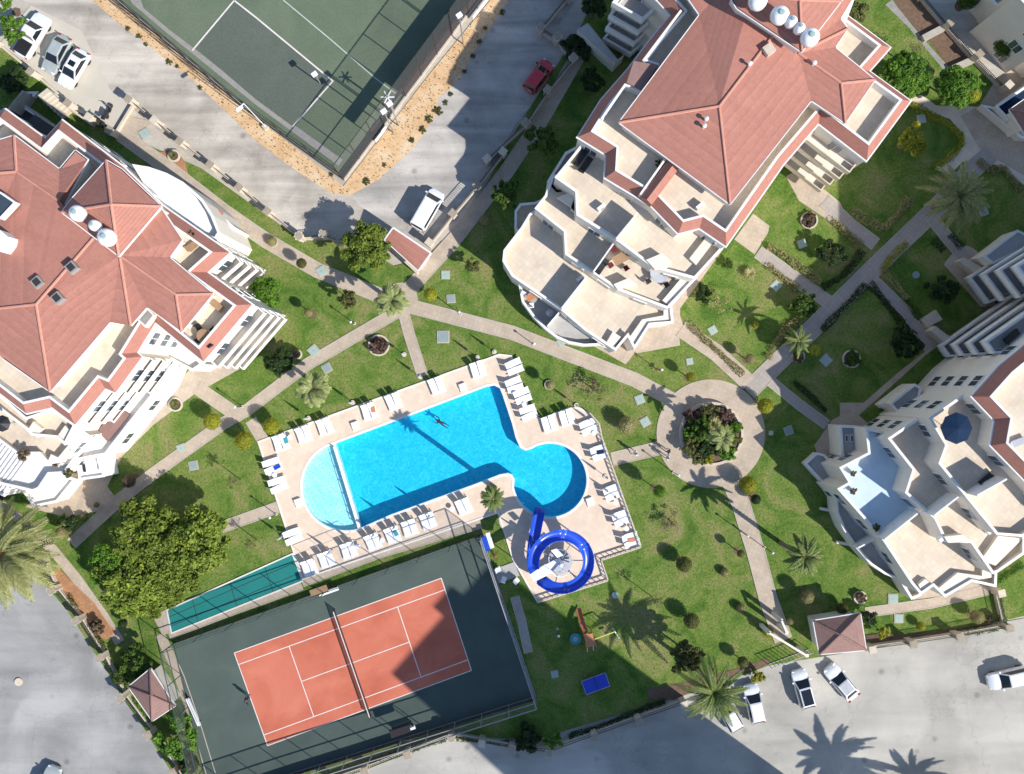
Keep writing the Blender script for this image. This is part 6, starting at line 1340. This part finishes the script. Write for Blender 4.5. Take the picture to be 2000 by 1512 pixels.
# ---------------------------------------------------------------- playground, ping-pong table
pg = empty('play_frame', 'wooden play frame with a brown slide and yellow swing bar on the lawn', 'playground', P(*Z('D3', 570, 520), .05)); gl = pg.location
def pz(x, y, z): return P(*Z('D3', x, y), z)-gl
pts = [pz(545, 470, 1.5), pz(520, 400, 1.1), pz(500, 330, .6), pz(490, 290, .35)]; v_, f_ = trough(pts, .26, .03); MB().add(v_, f_).build('slide_chute', M['brownplastic'], pg)
MB().prism([pz(*p, 1.5).xy for p in ((530, 480), (590, 465), (620, 560), (550, 580))], 1.35, 1.5, bot=True).build('platform', M['orange'], pg)
for p in ((530, 480), (590, 465), (620, 560), (550, 580)): v = pz(*p, 1.6); MB().tube([(v.x, v.y, 0), (v.x, v.y, 2.1)], .06, 6).build('post', M['orange'], pg)
MB().tube([pz(610, 515, 2.1), pz(760, 460, 2.1)], .07, 6).build('swing_bar', M['yellow'], pg)
for p in ((740, 430), (790, 510)): MB().tube([pz(760, 460, 2.1), pz(*p, 0)], .05, 6).build('swing_leg', M['plastic'], pg)
for p in ((680, 470), (710, 460)):
    a = pz(*p, 2.05); MB().tube([a, (a.x, a.y, .5)], .02, 5).build('rope', M['metal'], pg)
a = pz(695, 465, .5); MB().box(a, (.5, .2, .05), .3).build('swing_seat', M['black'], pg)
for p in ((556, 610), (600, 600)): MB().tube([pz(p[0], p[1]-40, 1.4), pz(*p, 0)], .04, 6).build('ladder_rail', M['plastic'], pg)
tt = empty('table_tennis_table', 'blue table tennis table on the shaded lawn', 'table', P(*Z('D3', 617, 842), .7)); tt.location.z = .04; tt.rotation_euler = (0, 0, R(20))
for sx in (-1, 1): MB().box((sx*.70, 0, .76), (1.37, 1.55, .05)).build('table_half', M['bluetop'], tt)
for sx in (-1, 1): MB().box((0, sx*.765, .79), (2.74, .03, .012)).build('edge_line', M['line'], tt); MB().box((sx*1.36, 0, .792), (.03, 1.5, .012)).build('edge_line', M['line'], tt)
MB().box((0, 0, .86), (.015, 1.7, .15)).build('net', M['tennismesh'], tt)
for sx in (-1, 1):
    for sy in (-1, 1): MB().box((sx*1.0, sy*.6, .37), (.06, .06, .73)).build('leg', M['metal'], tt)
bt = empty('round_trampoline', 'round turquoise play tub beside the wooden play frame', 'toy', P(*Z('D3', 468, 515), .3)); bt.location.z = .04
MB().lathe((0, 0, 0), [(.001, .2), (.5, .2), (.6, .3), (.62, .25), (.55, 0)], 20).build('tub', M['cyan'], bt); MB().lathe((0, 0, .22), [(.001, .01), (.3, .01), (.3, 0)], 12).build('drain', M['cover'], bt)
# ---------------------------------------------------------------- lamps, covers
def garden_lamp(tag, x, y, h, label):
    c = P(*Z(tag, x, y)); o = empty('garden_lamp', label, 'lamp', (c.x, c.y, .05)); MB().tube([(0, 0, 0), (0, 0, .12)], .16, 10).build('base', M['stone'], o)
    MB().tube([(0, 0, .1), (0, 0, h)], .045, 8).build('pole', M['darkmetal'], o); MB().lathe((0, 0, h), [(.001, -.05), (.08, 0), (.14, .15), (.08, .26), (.001, .3)], 12).build('lamp_head', M['plastic'], o)
for t_ in (('B2', 1510, 920, 2.2, 'garden lamp on the lawn edge above the curved path'), ('B2', 730, 992, 2.3, 'garden lamp on the upper edge of the diagonal path'), ('C3', 1190, 690, 3.0, 'garden lamp at the lower left rim of the plaza'), ('C3', 1862, 1245, 3.0, 'garden lamp right of the south-east path'), ('C1', 1790, 205, 2.4, 'garden lamp on the lawn at the western path crossing'),
   ('B3', 1080, 1335, 2.2, 'garden lamp on the triangular lawn'), ('C3', 1695, 1130, 2.4, 'garden lamp standing on the south-east path'), ('D3', 335, 440, 2.6, 'garden lamp in the shaded corner near the tennis court'), ('B3', 160, 1145, 1.8, 'short lamp on the path under the curved terrace'), ('C2', 150, 1000, 2.4, 'lamp at the left corner of the deck by the little path')): garden_lamp(*t_)
def cover(tag, x, y, lab, s_=.95, m='cover', rz=None, rnd=False):
    c = P(*Z(tag, x, y)); o = empty('inspection_cover', lab, 'cover', (c.x, c.y, .045), R(rz if rz is not None else random.uniform(0, 90)))
    if rnd: MB().lathe((0, 0, 0), [(.001, .08), (s_/2, .08), (s_/2, -.02)], 20).build('lid', M[m], o)
    else: MB().box((0, 0, .03), (s_, s_, .08)).build('frame', M['kerb'], o); MB().box((0, 0, .085), (s_*.82, s_*.82, .03)).build('lid', M[m], o); MB().box((0, 0, .11), (s_*.2, .04, .02)).build('handle', M['metal'], o)
for t_ in (('B2', 1400, 632, 'pale square cover alone on the lawn below the shed path', .95, 'cover', 0), ('B2', 1440, 808, 'grey square cover right of the yellow ball tree', .95, 'cover2', 5), ('B2', 485, 603, 'pale square cover at the edge of the wall path', 1.05, 'cover', 30), ('B2', 428, 1190, 'pale grey cover beside the dark tree', 1.1, 'cover', 40), ('B2', 525, 1320, 'grey-green cover below the diagonal path', 1.0, 'cover2', 30), ('B2', 1383, 1090, 'large grey cover with a round lid between the two curved paths', 1.35, 'cover2', 0),
    ('C1', 1340, 512, 'grey-green cover on the upper side of the long diagonal path', .9, 'cover', 20), ('C1', 1430, 640, 'grey-green cover on the lower side of the long diagonal path', 1.0, 'cover2', 10), ('C3', 942, 152, 'pale oval cover near the palm shadow left of the plaza', 1.0, 'cover', 20), ('C3', 982, 318, 'turquoise cover left of the plaza', 1.0, 'cover', 30), ('D3', 315, 772, 'grey cover on the shaded lawn left of the table tennis table', .8, 'cover', 10),
    ('D3', 760, 190, 'pale round cover on the lawn above the playground', .75, 'cover', 0, True), ('B4', 250, 402, 'grey-green cover on the shaded bed right of the ring planter', .9, 'cover', 20), ('B4', 1090, 632, 'dark teal cover on the dark lawn', .8, 'cover2', 0, True), ('B4', 58, 712, 'pale cover at the corner of the shaded hedge', 1.0, 'cover', 45), ('B4', 425, 1262, 'grey cover beside the yellow agave', 1.1, 'cover', 45), ('B4', 1590, 165, 'blue-grey cover under the stiff palm', .9, 'cover2', 20),
    ('B3', 1480, 1040, 'pale turquoise cover beside the yellow hedge', .9, 'cover', 30), ('B3', 1310, 1270, 'turquoise cover on the triangular lawn', .75, 'cover', 10), ('B3', 360, 1130, 'grey-green cover below the curved terrace', .8, 'cover', 30), ('C4', 150, 382, 'faint cover on the shaded lawn left of the skylight roof', .95, 'cover2', 20), ('D4', 920, 215, 'blue-grey cover beside the narrow walkway', 1.1, 'cover', 0), ('D4', 962, 362, 'pale cover in the narrow lawn', 1.0, 'cover', 0), ('A1', 1072, 990, 'pale cover on the upper left garden bed', 1.1, 'cover', 30), ('A4', 1130, 880, 'turquoise cover above the round yellow-green tree', .95, 'cover', 10), ('D1', 140, 830, 'pale round manhole in the lower left road', .85, 'tilefloor', 0, True), ('C4', 20, 400, 'tiny white cover in the dark lawn', .5, 'tilefloor', 0)): cover(*t_)
# ---------------------------------------------------------------- people
def person(px, py, label, cloth='cloth1', legs='cloth1', ang=0, h=1.72, pose='walk', z=.08):
    c = P(px, py, z); o = empty('person', label, 'person', (c.x, c.y, z), ang); k = h/1.75
    sw = .22 if pose == 'walk' else .05
    J = {'pel': (0, 0, .95), 'che': (.02, 0, 1.3), 'nek': (.03, 0, 1.5), 'hed': (.05, 0, 1.64), 'top': (.04, 0, 1.75), 'hl': (0, .10, .9), 'kl': (sw*.8, .11, .5), 'al': (sw*.7, .11, .08), 'tl': (sw*.7+.17, .12, .04), 'hr': (0, -.10, .9), 'kr': (-sw*.1, -.11, .5), 'ar': (-sw*1.4, -.11, .1), 'tr': (-sw*1.4+.16, -.12, .04),
         'sl': (.02, .2, 1.42), 'el': (-sw*.6, .27, 1.14), 'wl': (-sw*.2, .28, .9), 'fl': (0, .28, .8), 'sr': (.02, -.2, 1.42), 'er': (sw*.7, -.27, 1.15), 'wr': (sw*1.4, -.25, .95), 'fr': (sw*1.7, -.25, .88)}
    if pose == 'swim':
        J = {a_: (z_-1.0, y_*1.3, .12*x_) for a_, (x_, y_, z_) in J.items()}; J['el'] = (.55, .35, 0); J['wl'] = (.8, .3, 0); J['fl'] = (.9, .28, 0); J['er'] = (.55, -.35, 0); J['wr'] = (.8, -.3, 0); J['fr'] = (.9, -.28, 0)
    if pose == 'serve': J['er'] = (.15, -.4, 1.5); J['wr'] = (.25, -.45, 1.75); J['fr'] = (.27, -.46, 1.85)
    names = list(J); E_ = [('pel', 'che'), ('che', 'nek'), ('nek', 'hed'), ('hed', 'top'), ('pel', 'hl'), ('hl', 'kl'), ('kl', 'al'), ('al', 'tl'), ('pel', 'hr'), ('hr', 'kr'), ('kr', 'ar'), ('ar', 'tr'), ('che', 'sl'), ('sl', 'el'), ('el', 'wl'), ('wl', 'fl'), ('che', 'sr'), ('sr', 'er'), ('er', 'wr'), ('wr', 'fr')]
    rad = dict(pel=.15, che=.17, nek=.06, hed=.10, top=.07, hl=.10, kl=.065, al=.045, tl=.035, hr=.10, kr=.065, ar=.045, tr=.035, sl=.07, el=.045, wl=.032, fl=.03, sr=.07, er=.045, wr=.032, fr=.03)
    me = bpy.data.meshes.new('body'); me.from_pydata([tuple(v*k for v in J[n_]) for n_ in names], [(names.index(a_), names.index(b_)) for a_, b_ in E_], []); me.materials.append(M[cloth])
    b_ = bpy.data.objects.new('body', me); COL.objects.link(b_); b_.parent = o; md = b_.modifiers.new('skin', 'SKIN')
    for i, n_ in enumerate(names): me.skin_vertices[0].data[i].radius = (rad[n_]*k, rad[n_]*k)
    me.skin_vertices[0].data[0].use_root = True; b_.modifiers.new('sub', 'SUBSURF').levels = 1; b_.modifiers['sub'].render_levels = 1
    hd = Vector(J['hed'])*k; V, F = ico(.108*k, hd+Vector((-.012, 0, .03)), 2); mb = MB(); mb.add(V, F); mb.build('hair', M['black'], o, smooth=True)
    V, F = ico(.095*k, hd+Vector((.035, 0, -.005)), 2); MB().add(V, F).build('face', M['skin'], o, smooth=True)
    MB().lathe(tuple(Vector(J['pel'])*k), [(.001, .12), (.165*k, .06), (.17*k, -.05), (.15*k, -.16), (.001, -.17)], 12).build('trousers', M[legs], o)
    return o
person(1303, 881, 'person in dark clothes walking on the plaza edge, upper of two side by side', ang=R(150)); person(1301, 893, 'person in pale shirt walking beside another at the plaza edge', 'cloth3', ang=R(150))
person(1238, 884, 'person in white walking alone on the short path to the pool', 'cloth3', ang=R(10)); person(487, 1360, 'tennis player in dark clothes standing at the left baseline', ang=R(20), pose='serve', z=.085)
person(862, 826, 'swimmer seen dark in the middle of the pool', 'cloth1', ang=R(150), pose='swim', z=-.12)
person(966, 1082, 'person in orange-red shirt beside the tennis court corner', 'cloth2', ang=R(80)); person(927, 1303, 'person in pale clothes in the tower shadow right of the tennis court lines', 'cloth3', 'cloth3', ang=R(60)) if False else None
# bench, screens and clutter by the courts
def bench(tag, x, y, ang, L, label, m='plastic'):
    o = empty('bench', label, 'bench', P(*Z(tag, x, y), .4), R(ang)); o.location.z = .08; MB().box((0, 0, .45), (L, .4, .06)).build('seat', M[m], o); MB().box((0, .2, .7), (L, .05, .35)).build('backrest', M[m], o)
    for sx in (-1, 1): MB().box((sx*L*.42, 0, .21), (.06, .36, .42)).build('leg', M['metal'], o)
bench('D2', 1105, 1185, 19, 2.2, 'white bench under a dark canopy at the lower side of the tennis court'); bench('D2', 540, 165, 19, 2.2, 'white bench at the upper side of the tennis court'); bench('D1', 1430, 1050, -66, 3.2, 'long white bench at the left end of the tennis court')
cn = empty('bench_canopy', 'dark canopy over the white bench at the lower side of the court', 'canopy', P(*Z('D2', 1080, 1140), 0)); cn.rotation_euler = (0, 0, R(19)); MB().box((0, 0, 2.0), (2.2, .9, .06)).build('roof', M['screen'], cn)
for sx in (-1, 1): MB().tube([(sx*1, 0, 0), (sx*1, 0, 2)], .04, 6).build('post', M['darkmetal'], cn)
cn = empty('bench_canopy', 'dark canopy beside the white bench at the upper side of the court', 'canopy', P(*Z('D2', 495, 130), 0)); cn.rotation_euler = (0, 0, R(19)); MB().box((0, 0, 2.0), (1.9, .8, .06)).build('roof', M['wood'], cn)
for sx in (-1, 1): MB().tube([(sx*.85, 0, 0), (sx*.85, 0, 2)], .04, 6).build('post', M['darkmetal'], cn)
ub = empty('blue_parasol', 'white and blue sun shade at the corner between court and slide', 'parasol', P(*Z('C2', 1715, 1185), 0)); ub.rotation_euler = (0, 0, R(-72))
MB().box((0, .22, 1.1), (1.7, .45, .06)).build('shade_half', M['plastic'], ub); MB().box((.2, -.3, 1.1), (1.6, .55, .06)).build('shade_half', M['slide'], ub); MB().tube([(0, 0, 0), (0, 0, 1.1)], .05, 8).build('pole', M['metal'], ub)
for i_, (tag, x, y, lb) in enumerate((('C2', 1790, 1400, 'stack of white chairs behind the slide, upper one'), ('E5', 60, 1180, 'stack of white chairs beside the slide wall'), ('C2', 1830, 1470, 'white crate of pool gear right of the tennis court fence'))):
    o = empty('chair_stack', lb, 'chairs', P(*Z(tag, x, y), .1), R(20+i_*25))
    for k in range(3): MB().box((0, 0, .3+.25*k), (.5, .5, .05)).build('seat', M['plastic'], o); MB().bar((-.22, 0, .3+.25*k), (-.3, 0, .7+.25*k), .48, .04).build('backrest', M['plastic'], o)
pv = empty('paved_corner', 'grey stone slab corner right of the tennis court', 'paving', P(*Z('C2', 1850, 1430), .1)); MB().box((0, 0, .0), (1.6, 2.4, .06), R(-70)).build('slab', M['greyfloor'], pv)
# ---------------------------------------------------------------- terrace furniture
def table_set(tag, x, y, z, r_, label, n=4, m='fabricgrey', mc='darkred', rnd=True, cr_=.9, short=None):
    c = P(*Z(tag, x, y), z+.7); o = empty('terrace_table', label, 'table', (c.x, c.y, z))
    if rnd: MB().tube([(0, 0, .7), (0, 0, .75)], r_, 18).build('table_top', M[m], o)
    else: MB().box((0, 0, .72), (r_*2, r_*1.3, .05), .5).build('table_top', M[m], o)
    MB().tube([(0, 0, 0), (0, 0, .7)], .06, 8).build('leg', M['metal'], o)
    for k in range(n):
        a = 6.283*k/n+.6; ch = empty('terrace_chair', '%s chair number %s round the %s' % ({'darkred': 'dark red', 'black': 'black', 'plastic': 'white'}.get(mc, 'pale'), k+1, label), 'chair', (c.x+(r_+.35)*math.cos(a), c.y+(r_+.35)*math.sin(a), z), a+math.pi)
        ch['label'] = '%s chair %s of the %s' % ({'darkred': 'dark red', 'black': 'black', 'plastic': 'white'}.get(mc, 'pale'), ('right', 'upper', 'left', 'lower')[int(((a+.785) % 6.283)/1.5708) % 4], short or label)
        MB().box((0, 0, .42), (.5, .5, .07)).build('seat', M[mc], ch); MB().box((-.25, 0, .68), (.06, .5, .5)).build('backrest', M[mc], ch)
        for sx in (-1, 1):
            for sy in (-1, 1): MB().box((sx*.2, sy*.2, .2), (.04, .04, .4)).build('leg', M['metal'], ch)
table_set('B3', 800, 510, FL[2], .75, 'brown table on the middle terrace in shade', 4, 'wood', 'darkred', False)
table_set('B3', 1090, 620, FL[2], .95, 'grey oval table on the sunny terrace', 4, 'fabricgrey', 'black')
table_set('B3', 140, 795, FL[0], .5, 'orange table on the lowest curved terrace', 3, 'orange', 'plastic', False)
table_set('B1', 1500, 1080, FL[4], .62, 'wooden table on the left building roof terrace', 4, 'wood', 'black')
def parasol(tag, x, y, z, r_, m, label, h=2.4, n=8):
    c = P(*Z(tag, x, y), z+h); o = empty('open_parasol', label, 'parasol', (c.x, c.y, z)); MB().tube([(0, 0, 0), (0, 0, h)], .035, 8).build('pole', M['metal'], o)
    mb = MB(); vs = [(0, 0, h+.3)]+[(r_*math.cos(6.283*k/n), r_*math.sin(6.283*k/n), h-.1) for k in range(n)]; mb.add(vs, [(0, 1+k, 1+(k+1) % n) for k in range(n)]); mb.build('canopy', M[m], o)
    MB().tube([(0, 0, 0), (0, 0, .1)], .3, 12).build('base', M['stone'], o)
parasol('C4', 1395, 365, FLC[3], 1.5, 'navy', 'navy octagonal parasol on the right building terrace')
parasol('C1', 12, 330, FL[3], .8, 'black', 'dark parasol at the left edge on the left building terrace')
parasol('B3', 278, 912, FL[0], .42, 'fabricgrey', 'small grey parasol table on the lowest curved terrace', 1.2)
for tag, x, y, z, lb, mm, ang in (('A3', 505, 1165, FL[3], 'dark lounger left one of two on the shaded upper terrace', 'black', 55), ('A3', 545, 1215, FL[3], 'dark lounger right one of two on the shaded upper terrace', 'black', 55), ('B3', 665, 565, FL[2], 'dark lounger beside the divider on the middle terrace', 'black', 55),
    ('B1', 1440, 400, FL[4], 'brown reclining chair on the left building roof terrace', 'wood', 40), ('B1', 1590, 850, FL[4], 'wooden folding frame on the left building roof terrace', 'wood', -40), ('C4', 1620, 740, FLC[3], 'black sofa in the corner of the right building terrace', 'black', 40), ('C4', 1850, 470, FLC[4], 'pale cushioned armchair on the right building roof terrace', 'fabricgrey', 20), ('E4', 1820, 200, FL[3], 'black sofa on the balcony between the two right buildings', 'black', 40)):
    c = P(*Z(tag, x, y), z+.4); o = empty('terrace_lounger', lb, 'lounger', (c.x, c.y, z), R(ang)); MB().box((0, 0, .3), (1.7, .62, .12)).build('seat', M[mm], o); MB().bar((-.55, 0, .36), (-.95, 0, .75), .6, .07).build('backrest', M[mm], o)
    for sx in (-1, 1):
        for sy in (-1, 1): MB().box((sx*.7, sy*.26, .12), (.06, .06, .24)).build('leg', M['metal'], o)
for tag, x, y, z, r_, col, lb in (('C4', 800, 1100, FLC[1], 9, 'olive', 'potted palm at the divider of the right building terrace'), ('C4', 1620, 900, FLC[2], 8, 'olive', 'potted plant casting a shadow on the right building terrace'), ('C4', 640, 700, FLC[1], 7, 'brown', 'small potted plant on the sunlit blue-edged terrace'), ('C4', 640, 830, FLC[1], 8, 'brown', 'second potted plant on the sunlit blue-edged terrace'),
    ('C1', 190, 560, FL[2], 14, 'brown', 'group of dry potted plants on the left building terrace'), ('C1', 415, 620, FL[1], 9, 'brown', 'brown potted plant by the white terrace edge'), ('C1', 500, 700, FL[1], 11, 'olive', 'green potted shrubs at the lower white terrace'), ('B3', 880, 740, FL[1], 5, 'pale', 'tiny white potted plant on the lower terrace'), ('C1', 25, 850, .1, 16, 'brown', 'dry brown shrub at the left edge above the date palm'), ('B1', 1400, 330, FL[4], 8, 'dark', 'potted shrub on the left building roof terrace'), ('D4', 1590, -10, FL[1], 6, 'dark', 'small potted plant near the lower corner of the right building'),
    ('C4', 1730, 1060, FLC[2], 8, 'brown', 'dried potted shrubs near the right edge terrace'), ('A3', 1090, 1210, FL[4], 9, 'dark', 'dark potted plant in the shaded corner of the upper roof terrace'), ('B4', 1780, 1060, FL[2], 14, 'dark', 'dark potted plants on the balcony between the right buildings')):
    c = P(*Z(tag, x, y), z+.8); o = empty('potted_plant', lb, 'plant', (c.x, c.y, z)); r = r_/S; MB().lathe((0, 0, 0), [(.001, 0), (.16, 0), (.24, .4), (.2, .42), (.18, .36), (.001, .36)], 12).build('pot', M['stone'], o)
    inst('foliage', mesh_for('bush', col, 0), o, (0, 0, .4+r*.6), 1, (r, r, r*.9))

for k, (tag, x, y, cl_, lb) in enumerate((('C2', 205, 455, 'cyan', 'turquoise towel on the first upper pair of loungers'), ('C2', 850, 225, 'orange', 'orange towel on the fourth upper pair of loungers'), ('C2', 140, 655, 'bluetop', 'blue towel on the topmost left pair of loungers'), ('C3', 640, 545, 'navy', 'navy towel on the second far right pair of loungers'), ('C2', 1015, 1140, 'cyan', 'turquoise towel on the fifth lower pair of loungers'), ('C3', 870, 1195, 'orange', 'orange towel on the last far right pair of loungers'))):
    c = P(*Z(tag, x, y), .6); MBt = MB().box((0, 0, 0), (.75, .42, .03)); o = MBt.build('towel', M[cl_]); o.location = (c.x+.2, c.y+.05, .53); o.rotation_euler = (0, 0, AX+random.uniform(-.3, .3)+(1.57 if k in (0, 1, 4) else 0)); o['label'] = lb; o['category'] = 'towel'
for tag, x, y, z, lb in (('B3', 660, 130, FL[3], 'outdoor cooling unit on the second highest cream terrace'), ('B3', 505, 655, FL[1], 'outdoor cooling unit by the divider of the lower cream terrace'), ('C4', 1290, 1180, FLC[2], 'outdoor cooling unit on the right building middle terrace'), ('C4', 1650, 1120, FLC[2], 'outdoor cooling unit beside the long parapet of the right building'), ('B3', 1390, 120, FL[4], 'outdoor cooling unit on the upper right roof terrace')):
    c = P(*Z(tag, x, y), z+.6); o = empty('cooling_unit', lb, 'air conditioner', (c.x, c.y, z), R(38)); MB().box((0, 0, .38), (.85, .35, .62)).build('casing', M['plastic'], o); MB().tube([(0, -.19, .38), (0, -.17, .38)], .22, 14).build('fan_grille', M['darkmetal'], o)
    for sx in (-1, 1): MB().box((sx*.3, 0, .035), (.08, .35, .07)).build('foot', M['metal'], o)
